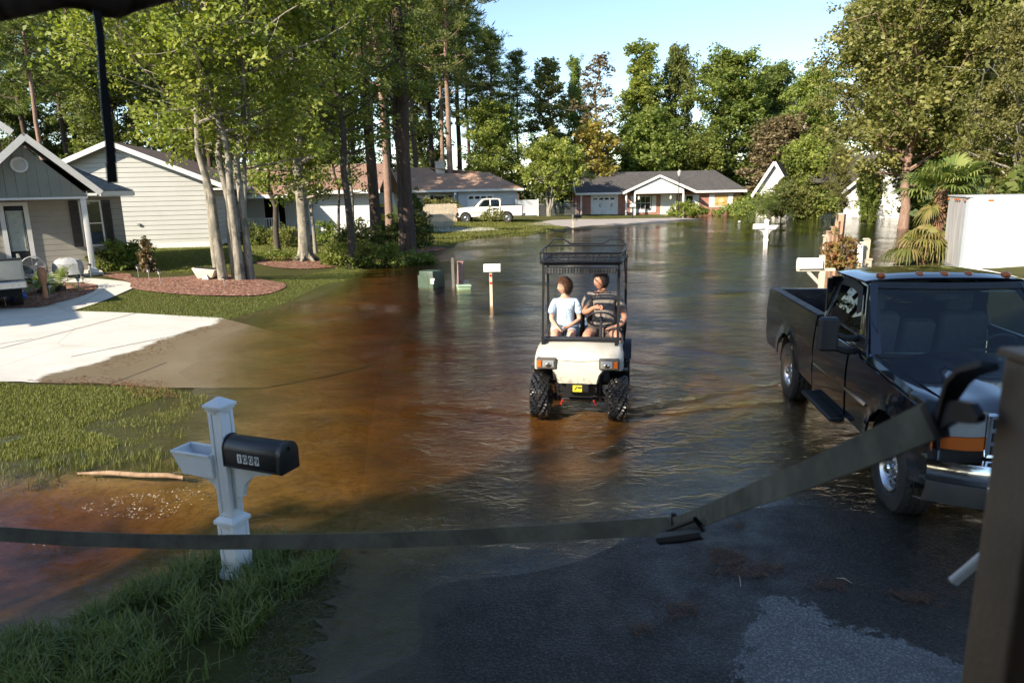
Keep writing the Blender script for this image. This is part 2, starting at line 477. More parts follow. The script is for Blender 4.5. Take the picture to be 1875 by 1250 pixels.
def asphalt_mat():
    m, nt, p = new_mat('asphalt')
    v = world_pos(nt)
    fine = noise(nt, v, 62, 3, 0.9); vor = N(nt, 'ShaderNodeTexVoronoi'); vor.inputs['Scale'].default_value = 42; L(nt, v, vor.inputs['Vector'])
    big = noise(nt, v, 0.8, 6, 0.7)
    col = ramp(nt, vor.outputs['Distance'], [(0.08, (0.24, 0.235, 0.23)), (0.45, (0.028, 0.027, 0.027))])
    col = mixc(nt, ramp(nt, fine, [(0.53, 0.0), (0.66, 0.9)]), col, (0.46, 0.44, 0.41))  # bright flecks put into the colour as sparkle on the stones
    # dry part is lighter; the wet line follows the height of the road with a ragged edge
    g = N(nt, 'ShaderNodeNewGeometry'); sp = N(nt, 'ShaderNodeSeparateXYZ'); L(nt, g.outputs['Position'], sp.inputs[0])
    at = N(nt, 'ShaderNodeAttribute', attribute_name='tint')
    edge = math_n(nt, 'ADD', at.outputs['Fac'], math_n(nt, 'MULTIPLY', math_n(nt, 'SUBTRACT', noise(nt, v, 7, 8, 0.75), 0.5), 0.6))
    dry = ramp(nt, edge, [(0.49, 0.0), (0.515, 1.0)])
    wetcol = mixc(nt, 1.0, col, mixc(nt, big, (0.15, 0.12, 0.085), (0.27, 0.22, 0.16)), 'MULTIPLY')
    drycol = mixc(nt, 0.45, col, (0.19, 0.183, 0.172))
    hz = math_n(nt, 'ADD', sp.outputs['Z'], math_n(nt, 'MULTIPLY', math_n(nt, 'SUBTRACT', noise(nt, v, 1.2, 5, 0.65), 0.5), 0.10))
    sm = N(nt, 'ShaderNodeMapRange'); sm.inputs[1].default_value = -0.085; sm.inputs[2].default_value = -0.02; sm.inputs[3].default_value = 1.0; sm.inputs[4].default_value = 0.0; L(nt, hz, sm.inputs[0])
    sil = silt_col(nt, v)
    mud = N(nt, 'ShaderNodeMapRange'); mud.inputs[1].default_value = -1.25; mud.inputs[2].default_value = -0.35; mud.inputs[3].default_value = 1.0; mud.inputs[4].default_value = 0.0
    L(nt, math_n(nt, 'ADD', sp.outputs['X'], math_n(nt, 'MULTIPLY', math_n(nt, 'SUBTRACT', noise(nt, v, 1.6, 7, 0.75), 0.5), 2.2)), mud.inputs[0])
    cfin = mixc(nt, dry, wetcol, drycol)
    cfin = mixc(nt, ramp(nt, noise(nt, v, 1.3, 7, 0.75, 0.4), [(0.5, 0.0), (0.72, 0.55)]), cfin, (0.045, 0.032, 0.022))
    cfin = mixc(nt, mud.outputs[0], cfin, mixc(nt, noise(nt, v, 24, 5, .8), (0.028, 0.024, 0.014), (0.11, 0.085, 0.045)))
    L(nt, mixc(nt, sm.outputs[0], cfin, sil), p.inputs['Base Color'])
    wr = ramp(nt, noise(nt, v, 3, 5, 0.7), [(0.35, 0.38), (0.65, 0.65)])
    L(nt, mixc(nt, dry, wr, (0.9, 0.9, 0.9)), p.inputs['Roughness'])
    L(nt, bump(nt, vor.outputs['Distance'], 0.6, 0.005), p.inputs['Normal'])
    p.inputs['Specular IOR Level'].default_value = 0.38
    return m
M_asphalt = asphalt_mat()

def concrete_mat(name, base, joints=None):
    m, nt, p = new_mat(name)
    v = world_pos(nt)
    a = noise(nt, v, 1.2, 6, 0.7); b = noise(nt, v, 60, 4, 0.8)
    dk = tuple(c * 0.8 for c in base)
    col = mixc(nt, ramp(nt, b, [(0.3, 0.25), (0.7, 0.0)]), ramp(nt, a, [(0.3, dk), (0.7, base)]), (0.2, 0.18, 0.15))
    # the strip the flood has wetted: set by height above the water with a ragged line
    g = N(nt, 'ShaderNodeNewGeometry'); sp = N(nt, 'ShaderNodeSeparateXYZ'); L(nt, g.outputs['Position'], sp.inputs[0])
    e = math_n(nt, 'ADD', sp.outputs['Z'], math_n(nt, 'MULTIPLY', math_n(nt, 'SUBTRACT', noise(nt, v, 1.6, 5, 0.6), 0.5), 0.04))
    wet = ramp(nt, e, [(0.052, 1.0), (0.056, 0.0)])
    col = mixc(nt, wet, col, mixc(nt, 1.0, col, (0.30, 0.24, 0.16), 'MULTIPLY'))
    lf = N(nt, 'ShaderNodeTexNoise'); lf.inputs['Scale'].default_value = 22; lf.inputs['Detail'].default_value = 3; L(nt, v, lf.inputs['Vector'])
    zone = ramp(nt, noise(nt, v, 1.1, 4, 0.6), [(0.5, 0.0), (0.62, 1.0)])
    litter = math_n(nt, 'MULTIPLY', math_n(nt, 'MULTIPLY', ramp(nt, lf.outputs['Fac'], [(0.6, 0.0), (0.64, 1.0)]), zone), wet)
    col = mixc(nt, litter, col, (0.10, 0.04, 0.02))
    vo = N(nt, 'ShaderNodeTexVoronoi', feature='DISTANCE_TO_EDGE'); vo.inputs['Scale'].default_value = 0.32; L(nt, v, vo.inputs['Vector'])
    col = mixc(nt, ramp(nt, vo.outputs['Distance'], [(0.0, 0.55), (0.004, 0.0)]), col, (0.16, 0.13, 0.10))
    col = mixc(nt, ramp(nt, noise(nt, v, 0.35, 5, 0.6), [(0.5, 0.0), (0.8, 0.35)]), col, (0.42, 0.36, 0.28))
    sm = N(nt, 'ShaderNodeMapRange'); sm.inputs[1].default_value = -0.045; sm.inputs[2].default_value = -0.002; sm.inputs[3].default_value = 1.0; sm.inputs[4].default_value = 0.0
    L(nt, math_n(nt, 'ADD', sp.outputs['Z'], math_n(nt, 'MULTIPLY', math_n(nt, 'SUBTRACT', noise(nt, v, 1.2, 5, 0.65), 0.5), 0.05)), sm.inputs[0])
    col = mixc(nt, sm.outputs[0], col, silt_col(nt, v))
    L(nt, col, p.inputs['Base Color'])
    L(nt, mixc(nt, wet, (0.85,) * 3, (0.35,) * 3), p.inputs['Roughness'])
    L(nt, bump(nt, b, 0.25, 0.004), p.inputs['Normal'])
    return m
M_conc = concrete_mat('driveway_concrete', (0.72, 0.68, 0.60))
M_conc_far = concrete_mat('far_driveway_concrete', (0.42, 0.37, 0.34))
def mulch_mat():
    m, nt, p = new_mat('pine_bark_mulch')
    v = world_pos(nt)
    vor = N(nt, 'ShaderNodeTexVoronoi'); vor.inputs['Scale'].default_value = 15; vor.inputs['Randomness'].default_value = 1
    mp = N(nt, 'ShaderNodeMapping'); mp.inputs['Scale'].default_value = (1, 2.2, 1); L(nt, v, mp.inputs[0]); L(nt, mp.outputs[0], vor.inputs['Vector'])
    sc = N(nt, 'ShaderNodeSeparateColor'); L(nt, vor.outputs['Color'], sc.inputs[0])
    col = ramp(nt, sc.outputs[0], [(0.0, (0.09, 0.030, 0.018)), (0.4, (0.28, 0.10, 0.055)), (0.75, (0.46, 0.22, 0.14)), (1.0, (0.70, 0.48, 0.34))])
    col = mixc(nt, ramp(nt, vor.outputs['Distance'], [(0.35, 0.0), (0.7, 0.8)]), col, (0.03, 0.012, 0.008))
    L(nt, col, p.inputs['Base Color']); p.inputs['Roughness'].default_value = 0.9
    L(nt, bump(nt, sc.outputs[1], 1.0, 0.05), p.inputs['Normal'])
    return m
M_mulch = mulch_mat()

# ------------------------------------------------------------------ terrain sheet: fine near the camera, coarse far away
def axis_pts(vals):
    out = [vals[0][0]]
    for (lo, hi, st) in vals:
        k = max(1, int(round((hi - lo) / st)))
        out += [lo + (hi - lo) * i / k for i in range(1, k + 1)]
    return np.array(out)
gx = axis_pts([(-700, -200, 60), (-200, -60, 10), (-60, -26, 1.4), (-26, 16, 0.2), (16, 60, 0.8), (60, 200, 10), (200, 700, 60)])
gy = axis_pts([(-400, -60, 40), (-60, -8, 3), (-8, 2, 0.6), (2, 32, 0.2), (32, 60, 0.5), (60, 120, 1.2), (120, 220, 10), (220, 900, 80)])
XX, YY = np.meshgrid(gx, gy)
ZZ = HN(np.stack([XX.ravel(), YY.ravel()], 1))
rs = np.random.RandomState(5)
VV = np.stack([XX.ravel(), YY.ravel(), ZZ], 1)
nx_, ny_ = len(gx), len(gy)
ii = np.arange(nx_ - 1)[None, :] + np.arange(ny_ - 1)[:, None] * nx_
FF = np.stack([ii, ii + 1, ii + 1 + nx_, ii + nx_], -1).reshape(-1, 4)
me = np_mesh('ground', VV, FF)
ground = mesh_obj('ground', me, M_lawn, smooth=True)
tag(ground, kind='structure')

def smooth_poly(pts, k=6, closed=True):
    """Catmull-Rom through 2D points"""
    n = len(pts); out = []
    rng = range(n) if closed else range(n - 1)
    for i in rng:
        if closed: p0, p1, p2, p3 = pts[i - 1], pts[i], pts[(i + 1) % n], pts[(i + 2) % n]
        else: p0, p1, p2, p3 = pts[max(i - 1, 0)], pts[i], pts[i + 1], pts[min(i + 2, n - 1)]
        for j in range(k):
            t = j / k
            out.append(tuple(0.5 * (2 * p1[a] + (p2[a] - p0[a]) * t + (2 * p0[a] - 5 * p1[a] + 4 * p2[a] - p3[a]) * t * t + (3 * p1[a] - p0[a] - 3 * p2[a] + p3[a]) * t ** 3) for a in (0, 1)))
    if not closed: out.append(tuple(pts[-1]))
    return out
def drape(name, poly, cell, dz, mat, kind='structure', tintfn=None, label=None):
    mb = MB(); mb.patch(poly, cell, lambda u, v: (u, v, 0))
    V = np.array(mb.v); V[:, 2] = HN(V[:, :2]) + dz
    me = bpy.data.meshes.new(name); me.from_pydata(V.tolist(), [], mb.f)
    if tintfn is not None:
        a = me.attributes.new('tint', 'FLOAT', 'POINT'); a.data.foreach_set('value', np.array([tintfn(x, y) for x, y, z in V], dtype=np.float32))
    bm = bmesh.new(); bm.from_mesh(me)
    for f in bm.faces:
        if f.normal.z < 0: f.normal_flip()
    bm.to_mesh(me); bm.free()
    o = mesh_obj(name, me, mat, smooth=True)
    return tag(o, label, kind=kind)
def gp(px, py):
    p = onG(px, py); return (p.x, p.y)

# road: from under the photographer's truck away to the far cul-de-sac
_dry = [gp(*q) for q in ((1395, 1100), (1440, 1098), (1490, 1112), (1530, 1150), (1620, 1168), (1700, 1192), (1770, 1228))] 
_dry = _dry + [(_dry[-1][0] + 3, _dry[-1][1] - .4), (_dry[-1][0] + 3, 1.0), (G(1330, 1250, .08).x - .1, 1.0), gp(1350, 1249), gp(1358, 1190), gp(1372, 1130)]
def _seg_d(p, a, b):
    ax, ay = a; bx, by = b; dx, dy = bx - ax, by - ay
    t = max(0, min(1, ((p[0] - ax) * dx + (p[1] - ay) * dy) / (dx * dx + dy * dy + 1e-9)))
    return math.hypot(p[0] - ax - t * dx, p[1] - ay - t * dy)
def inside(p, poly):
    c = False; n = len(poly)
    for i in range(n):
        a, b = poly[i - 1], poly[i]
        if (a[1] > p[1]) != (b[1] > p[1]) and p[0] < (b[0] - a[0]) * (p[1] - a[1]) / (b[1] - a[1]) + a[0]: c = not c
    return c
def dryness(x, y):
    if y > 6.5 or x < -1 or x > 9: return 0.0
    d = min(_seg_d((x, y), _dry[i - 1], _dry[i]) for i in range(len(_dry)))
    return max(0, min(1, 0.5 + (d if inside((x, y), _dry) else -d) * 0.9))
_rl = [(-1.35, -30), (-1.35, 0), (-1.3, 3.6), (-1.5, 6), (-2.1, 10), (-2.6, 16), (-2.0, 24), (0.5, 34), (2.2, 44), (0.5, 55), (4, 62), (12, 63), (20, 58), (22, 46), (16, 34), (10, 24), (7.3, 16), (6.0, 9), (5.9, 4), (5.9, 0), (5.9, -30)]
drape('road', smooth_poly(_rl, 4), (1.0, 1.0), 0.012, M_asphalt)
# finely cut dry patch of the road near the camera (same asphalt, dry part lighter)
_np = [(5.8, 2.6), (5.8, 8.0)] + [(-1.38 + .07 * math.sin(.9 * k) + .05 * math.sin(2.3 * k) + .02 * math.sin(7.9 * k), 8.0 - k * .0435) for k in range(125)]
drape('road_near', _np, 0.07, 0.020, M_asphalt, tintfn=dryness)
# near driveway
dw = [gp(-250, 480), gp(-60, 530), gp(0, 553), (gp(100, 552)), gp(128, 570), gp(155, 571), gp(260, 575), gp(405, 583), gp(470, 600), gp(560, 625), gp(680, 670), gp(600, 690), gp(480, 712), gp(300, 712), gp(180, 703), gp(40, 700), gp(0, 700), gp(-200, 700), gp(-500, 690)]
drape('driveway', dw, 0.25, 0.018, M_conc)
# walkway curving to the porch
wk = [gp(95, 556), gp(128, 572), gp(200, 548), gp(245, 528), gp(247, 521), gp(225, 516), gp(175, 511), gp(120, 510), gp(60, 513), gp(60, 520), gp(150, 518), gp(180, 523), gp(172, 535), gp(130, 549)]
drape('walkway', wk, 0.2, 0.026, M_conc)
def joint(a, b, w=0.02, dz=0.024, nm='driveway_joint'):
    a, b = Vector(a), Vector(b); d = (b - a); n = Vector((-d.y, d.x)).normalized() * w / 2
    k = max(2, int(d.length / 0.25)); V, F = [], []
    for i in range(k + 1):
        p = a + d * i / k
        for s in (-1, 1):
            q = p + n * s; V.append((q.x, q.y, H(q.x, q.y) + dz))
    for i in range(k): F.append((2 * i, 2 * i + 2, 2 * i + 3, 2 * i + 1))
    return V, F
jm = MB()
for a, b in (((200, 705), (305, 665)), ((0, 640), (255, 573)), ((130, 655), (400, 600)), ((-200, 660), (60, 622))):
    jm.add(*joint(gp(*a), gp(*b)))
tag(jm.build('driveway_joint', paint('joint_dirt', (0.10, 0.085, 0.07), 0.9)), kind='structure')
# mulch beds
drape('mulch_bed', smooth_poly([gp(-60, 560), gp(55, 565), gp(110, 555), gp(160, 540), gp(180, 526), gp(150, 520), gp(60, 522), gp(-80, 530)], 5), 0.25, 0.032, M_mulch)
drape('mulch_bed', smooth_poly([gp(245, 530), gp(330, 540), gp(420, 543), gp(480, 541), gp(518, 530), gp(520, 520), gp(480, 513), gp(400, 503), gp(330, 508), gp(250, 510), gp(235, 502), gp(180, 503), gp(235, 517)], 5), 0.25, 0.03, M_mulch)
drape('mulch_bed', smooth_poly([gp(465, 476), gp(520, 473), gp(600, 478), gp(640, 484), gp(590, 492), gp(530, 493), gp(480, 486)], 5), 0.25, 0.03, M_mulch)
drape('mulch_bed', smooth_poly([gp(640, 470), gp(700, 460), gp(780, 452), gp(820, 456), gp(780, 463), gp(730, 480), gp(680, 482)], 5), 0.3, 0.03, M_mulch)
# far concrete
drape('far_driveway', [gp(960, 412), gp(1010, 404), gp(1070, 402), gp(1240, 400), gp(1290, 402), gp(1250, 410), gp(1150, 417), gp(1050, 420), gp(1040, 416)], (1.2, 0.8), 0.05, M_conc_far)
drape('far_walkway', [gp(715, 420), gp(800, 416), gp(900, 418), gp(915, 422), gp(860, 425), gp(715, 426)], (1.2, 0.6), 0.05, M_conc)

# ------------------------------------------------------------------ flood water: one closed body with tea coloured absorption
def water_mat():
    m = bpy.data.materials.new('flood_water'); m.use_nodes = True
    nt = m.node_tree; nt.nodes.clear()
    out = N(nt, 'ShaderNodeOutputMaterial')
    v = world_pos(nt)
    mp = N(nt, 'ShaderNodeMapping'); mp.inputs['Scale'].default_value = (1.0, 1.9, 1.0); mp.inputs['Rotation'].default_value = (0, 0, R(8)); L(nt, v, mp.inputs[0])
    w = mp.outputs[0]
    n_big = noise(nt, w, 0.7, 3, 0.5, 0.4)
    n_mid = noise(nt, w, 3.2, 4, 0.6, 0.9)
    n_fin = noise(nt, w, 13.0, 4, 0.62, 0.6)
    # calm patches near the grass hump in the foreground
    g = N(nt, 'ShaderNodeNewGeometry'); sp = N(nt, 'ShaderNodeSeparateXYZ'); L(nt, g.outputs['Position'], sp.inputs[0])
    calm = ramp(nt, noise(nt, v, 0.25, 3, 0.5), [(0.38, 0.18), (0.60, 1.0)])
    near = N(nt, 'ShaderNodeMapRange'); near.inputs[1].default_value = 4.0; near.inputs[2].default_value = 8.0; near.inputs[3].default_value = 0.25; near.inputs[4].default_value = 1.0
    L(nt, sp.outputs['Y'], near.inputs[0])
    farr = N(nt, 'ShaderNodeMapRange'); farr.inputs[1].default_value = 16.0; farr.inputs[2].default_value = 45.0; farr.inputs[3].default_value = 1.0; farr.inputs[4].default_value = 0.36
    L(nt, sp.outputs['Y'], farr.inputs[0])
    amp = math_n(nt, 'MULTIPLY', math_n(nt, 'MULTIPLY', calm, near.outputs[0]), farr.outputs[0])
    h = math_n(nt, 'ADD', math_n(nt, 'MULTIPLY', n_big, 0.9), math_n(nt, 'ADD', math_n(nt, 'MULTIPLY', n_mid, 0.42), math_n(nt, 'MULTIPLY', n_fin, 0.17)))
    h = math_n(nt, 'MULTIPLY', h, amp)
    # rings running out from the moving cart, and its diverging wake
    dd = N(nt, 'ShaderNodeVectorMath', operation='DISTANCE'); L(nt, v, dd.inputs[0]); dd.inputs[1].default_value = (1.1, 9.9, 0)
    wob = math_n(nt, 'ADD', dd.outputs['Value'], math_n(nt, 'MULTIPLY', n_mid, 1.4))
    rg_ = math_n(nt, 'MULTIPLY', math_n(nt, 'SINE', math_n(nt, 'MULTIPLY', wob, 8.5)), math_n(nt, 'POWER', 2.718, math_n(nt, 'MULTIPLY', dd.outputs['Value'], -0.42)))
    h = math_n(nt, 'ADD', h, math_n(nt, 'MULTIPLY', rg_, 0.13))
    # diverging bow waves on both sides of the cart
    for (ox, oy, dx, dy) in ((1.55, 9.05, .90, .44), (1.45, 8.85, .97, .22), (.30, 9.0, -.93, .36)):
        rx_ = math_n(nt, 'SUBTRACT', sp.outputs['X'], ox); ry_ = math_n(nt, 'SUBTRACT', sp.outputs['Y'], oy)
        al = math_n(nt, 'ADD', math_n(nt, 'MULTIPLY', rx_, dx), math_n(nt, 'MULTIPLY', ry_, dy))
        ac = math_n(nt, 'ADD', math_n(nt, 'ADD', math_n(nt, 'MULTIPLY', rx_, -dy), math_n(nt, 'MULTIPLY', ry_, dx)), math_n(nt, 'MULTIPLY', math_n(nt, 'SUBTRACT', n_mid, .5), .35))
        g2 = math_n(nt, 'POWER', 2.718, math_n(nt, 'MULTIPLY', math_n(nt, 'MULTIPLY', ac, ac), -160.0))
        on = math_n(nt, 'MULTIPLY', math_n(nt, 'MULTIPLY', al, 4.0, True), math_n(nt, 'POWER', 2.718, math_n(nt, 'MULTIPLY', math_n(nt, 'ABSOLUTE', al), -.55)))
        h = math_n(nt, 'ADD', h, math_n(nt, 'MULTIPLY', math_n(nt, 'MULTIPLY', g2, on), 0.9))
    b = bump(nt, h, 1.0, 0.11)
    gl = N(nt, 'ShaderNodeBsdfGlossy'); gl.inputs['Roughness'].default_value = 0.04; L(nt, b, gl.inputs['Normal'])
    tr = N(nt, 'ShaderNodeBsdfTransparent'); tr.inputs[0].default_value = (0.97, 0.96, 0.93, 1)
    fr = N(nt, 'ShaderNodeFresnel'); fr.inputs[0].default_value = 1.333; L(nt, b, fr.inputs['Normal'])
    ff = math_n(nt, 'MULTIPLY', fr.outputs[0], math_n(nt, 'SUBTRACT', 1.0, g.outputs['Backfacing']))   # from below, light leaves unrefracted
    mx = N(nt, 'ShaderNodeMixShader'); L(nt, ff, mx.inputs[0]); L(nt, tr.outputs[0], mx.inputs[1]); L(nt, gl.outputs[0], mx.inputs[2])
    L(nt, mx.outputs[0], out.inputs['Surface'])
    va = N(nt, 'ShaderNodeVolumeAbsorption'); va.inputs['Color'].default_value = (0.79, 0.62, 0.27, 1); va.inputs['Density'].default_value = 5.4
    L(nt, va.outputs[0], out.inputs['Volume'])
    return m
wb = MB(); wb.bbox((-690, -60, -2.5), (690, 890, 0.0))
water = wb.build('flood_water', water_mat())
tag(water, kind='structure')
# ================================================================== VEGETATION
GRN_DARK = [(0.075, 0.100, 0.028), (0.132, 0.163, 0.040), (0.219, 0.242, 0.064)]
GRN_MID = [(0.121, 0.163, 0.036), (0.206, 0.259, 0.055), (0.334, 0.367, 0.090)]
GRN_LITE = [(0.140, 0.180, 0.030), (0.240, 0.280, 0.050), (0.360, 0.375, 0.090)]
M_leaf_dark = leaf_mat('leaf_dark', GRN_DARK, 0.40)
M_leaf_mid = leaf_mat('leaf_mid', GRN_MID, 0.42)
M_leaf_lite = leaf_mat('leaf_light', GRN_LITE, 0.40)
M_leaf_olive = leaf_mat('leaf_olive', [(0.110, 0.125, 0.032), (0.210, 0.215, 0.060), (0.340, 0.325, 0.110)], 0.42)
M_leaf_yellow = leaf_mat('leaf_yellow', [(0.16, 0.17, 0.035), (0.34, 0.29, 0.06), (0.42, 0.31, 0.09)], 0.4)
M_leaf_brown = leaf_mat('leaf_brown', [(0.12, 0.09, 0.045), (0.20, 0.155, 0.08), (0.28, 0.22, 0.13)], 0.25)
M_needle = leaf_mat('pine_needle', [(0.085, 0.115, 0.035), (0.150, 0.185, 0.055), (0.250, 0.275, 0.090)], 0.35)
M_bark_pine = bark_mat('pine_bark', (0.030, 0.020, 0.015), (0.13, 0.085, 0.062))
M_bark_pine_lit = bark_mat('sunlit_red_pine_bark', (0.13, 0.075, 0.05), (0.36, 0.24, 0.18))  # paler, redder copy of the pine bark with sunlight put into the colour
M_bark_grey = bark_mat('grey_bark', (0.15, 0.13, 0.105), (0.40, 0.36, 0.29), (9, 9, 3.0), 0.4, (0.13, 0.125, 0.10))
M_bark_dark = bark_mat('dark_bark', (0.035, 0.027, 0.02), (0.12, 0.095, 0.075))

def kites(cen, nrm_dir, size, rng, aspect=0.62):
    """one kite shaped leaf at each centre; nrm_dir (n,3) is its long axis"""
    n = len(cen)
    a = nrm_dir / (np.linalg.norm(nrm_dir, axis=1, keepdims=True) + 1e-9)
    r = rng.normal(size=(n, 3)); b = np.cross(a, r); b /= (np.linalg.norm(b, axis=1, keepdims=True) + 1e-9)
    s = np.asarray(size).reshape(-1, 1) * np.ones((n, 1))
    c = np.cross(a, b) * s * 0.12
    V = np.stack([cen - a * s * 0.5, cen + b * s * 0.5 * aspect + c, cen + a * s * 0.5, cen - b * s * 0.5 * aspect + c], 1).reshape(-1, 3)
    F = np.arange(n * 4).reshape(n, 4)
    return V, F
def leaf_cloud(cl, rad, per, size, rng, flat=0.7, droop=0.25):
    """cl (k,3) clump centres, rad (k,), per leaves in each"""
    k = len(cl)
    cen = np.repeat(cl, per, axis=0)
    off = rng.normal(size=(k * per, 3)); off /= np.linalg.norm(off, axis=1, keepdims=True) + 1e-9
    rr = rng.uniform(0, 1, (k * per, 1)) ** 0.5
    off = off * rr * np.repeat(rad, per)[:, None] * np.array([1, 1, flat])
    ax = rng.normal(size=(k * per, 3)) + off * 1.2; ax[:, 2] = ax[:, 2] * 0.6 - droop
    sz = size * rng.uniform(0.55, 1.35, k * per)
    V, F = kites(cen + off, ax, sz, rng)
    t = np.clip(np.repeat(rng.uniform(0.1, 0.9, k), per) + rng.normal(0, 0.2, k * per), 0, 1)
    return V, F, t
def needle_cloud(cl, rad, per, size, rng):
    k = len(cl)
    cen = np.repeat(cl, per, axis=0)
    d = rng.normal(size=(k * per, 3)); d[:, 2] = np.abs(d[:, 2]) * 0.7; d /= np.linalg.norm(d, axis=1, keepdims=True) + 1e-9
    off = d * rng.uniform(0.1, 1, (k * per, 1)) * np.repeat(rad, per)[:, None]
    V, F = kites(cen + off, d + rng.normal(0, .35, d.shape), size * rng.uniform(0.7, 1.4, k * per), rng, 0.16)
    t = np.clip(np.repeat(rng.uniform(0.1, 0.9, k), per) + rng.normal(0, 0.15, k * per), 0, 1)
    return V, F, t

def wander(p0, d, L_, n, rng, jit=0.12, up=0.0):
    pts = [np.array(p0, float)]; d = np.array(d, float); d /= np.linalg.norm(d)
    for i in range(n):
        d = d + rng.normal(0, jit, 3); d[2] += up; d /= np.linalg.norm(d)
        pts.append(pts[-1] + d * L_ / n)
    return pts

def tree_mesh(seed, height, r0, crown_lo, crown_r, style='broad', clump=0.6, per=26, leaf=0.2, n_limb=34, sub=3, lean=(0, 0), trunks=None, dens=1.0, prof=None, trunk_n=9, shift=(0, 0)):
    """returns (trunk MB, leaf arrays). trunks: list of (dx,dy,lean_x,lean_y,scale)"""
    rng = np.random.RandomState(seed)
    mb = MB(); cls, rads = [], []
    for (dx, dy, lx, ly, sc) in (trunks or [(0, 0, lean[0], lean[1], 1.0)]):
        nseg = 10; pts = [np.array((dx, dy, -0.4))]
        h = height * sc
        wob = rng.normal(0, (0.0022 if style == 'pine' else 0.010) * h, (nseg + 1, 2)); wob[0] = 0; wob[1] *= 0.3
        for i in range(1, nseg + 1):
            t = i / nseg
            pts.append(np.array((dx + lx * t ** 1.3 * h + wob[i, 0], dy + ly * t ** 1.3 * h + wob[i, 1], t * h)))
        rr = [r0 * sc * (1.30 if i == 0 else (1 - (i / nseg)) ** 0.75 * 0.95 + 0.05) for i in range(nseg + 1)]
        mb.tube([tuple(p) for p in pts], rr, trunk_n)
        def at(t):
            f = t * nseg; i = min(int(f), nseg - 1); return pts[i] + (pts[i + 1] - pts[i]) * (f - i)
        nl = int(n_limb * sc)
        for j in range(nl):
            t = crown_lo + (1 - crown_lo) * ((j + rng.uniform(0, 1)) / nl) ** 0.9 * 0.98
            s = (t - crown_lo) / (1 - crown_lo)
            if prof: Lm = prof(s)
            elif style == 'broad': Lm = max(0.18, math.sin(PI * (0.12 + 0.86 * s)) ** 0.75)
            elif style == 'pine': Lm = max(0.15, (1 - s) ** 0.55 * (0.45 + 0.55 * min(1, s * 5)))
            else: Lm = 1 - 0.8 * s
            ln = crown_r * Lm * rng.uniform(0.65, 1.12) * (0.7 + 0.3 * sc)
            az = j * 2.399 + rng.uniform(-.5, .5)
            el = {'broad': R(8 + 55 * s), 'pine': R(-8 + 38 * s + rng.uniform(-12, 12)), 'spire': R(30)}[style]
            d = np.array((math.cos(az) * math.cos(el), math.sin(az) * math.cos(el), math.sin(el)))
            b = at(t); q = wander(b, d, ln, 5, rng, 0.13, 0.03 if style == 'broad' else 0.05)
            rb = max(0.012, r0 * sc * (1 - t) * 0.5 + 0.012)
            mb.tube([tuple(p) for p in q], [rb * (1 - 0.8 * i / 5) for i in range(6)], 5)
            for m_ in range(max(2, int(sub * (0.5 + ln / crown_r)))):
                u = rng.uniform(0.35, 1.0); i = min(int(u * 5), 4); p = q[i] + (q[i + 1] - q[i]) * (u * 5 - i)
                d2 = rng.normal(0, 1, 3); d2[2] = d2[2] * 0.5 + 0.15; d2 /= np.linalg.norm(d2)
                l2 = ln * rng.uniform(0.15, 0.42) + clump * 0.5
                q2 = wander(p, d2, l2, 3, rng, 0.2, 0.03)
                mb.tube([tuple(x) for x in q2], [rb * 0.3, rb * 0.22, rb * 0.15, rb * 0.07], 4)
                for x in q2[1:]:
                    if rng.uniform() < dens: cls.append(x + rng.normal(0, clump * 0.3, 3)); rads.append(clump * rng.uniform(0.55, 1.15))
            if rng.uniform() < dens: cls.append(q[-1]); rads.append(clump)
    cls = np.array(cls) + np.array((shift[0], shift[1], 0)); rads = np.array(rads)
    if style == 'pine': V, F, t = needle_cloud(cls, rads, per, leaf, rng)
    else: V, F, t = leaf_cloud(cls, rads, per, leaf, rng)
    return mb, (V, F, t)
def tree(name, label, cat, loc, spec, leafm, barkm, group=None, rz=0, scale=1, cat_crown='crown'):
    mb, (V, F, t) = tree_mesh(**spec)
    o = thing(name, label, cat, loc, rz, group)
    mb.build('trunk', barkm, o, smooth=True, recalc=False, angle=60)
    mesh_obj(cat_crown, np_mesh(cat_crown, V, F, t), leafm, o)
    o.scale = (scale,) * 3
    return o

# ---- foreground: pale multi-stemmed tree in the mulch bed (left)
bA = onG(430, 512)
trunksA = [(-0.62, 0.25, -0.03, 0.02, 0.86), (-0.30, -0.15, -0.06, -0.02, 1.0), (0.02, 0.15, 0.02, 0.05, 0.95), (0.25, -0.2, 0.01, -0.03, 1.0), (0.50, 0.05, 0.06, 0.02, 0.92), (0.28, 0.32, 0.10, 0.08, 0.7)]
tA = tree('multi_stem_tree', 'pale-barked tree with a cluster of stems rising from the mulch bed left of the water', 'tree', bA,
     dict(seed=11, height=13.5, r0=0.135, crown_lo=0.34, crown_r=5.0, style='broad', clump=0.6, per=36, leaf=0.155, n_limb=30, sub=4, trunks=trunksA, dens=0.8), M_leaf_lite, M_bark_grey)
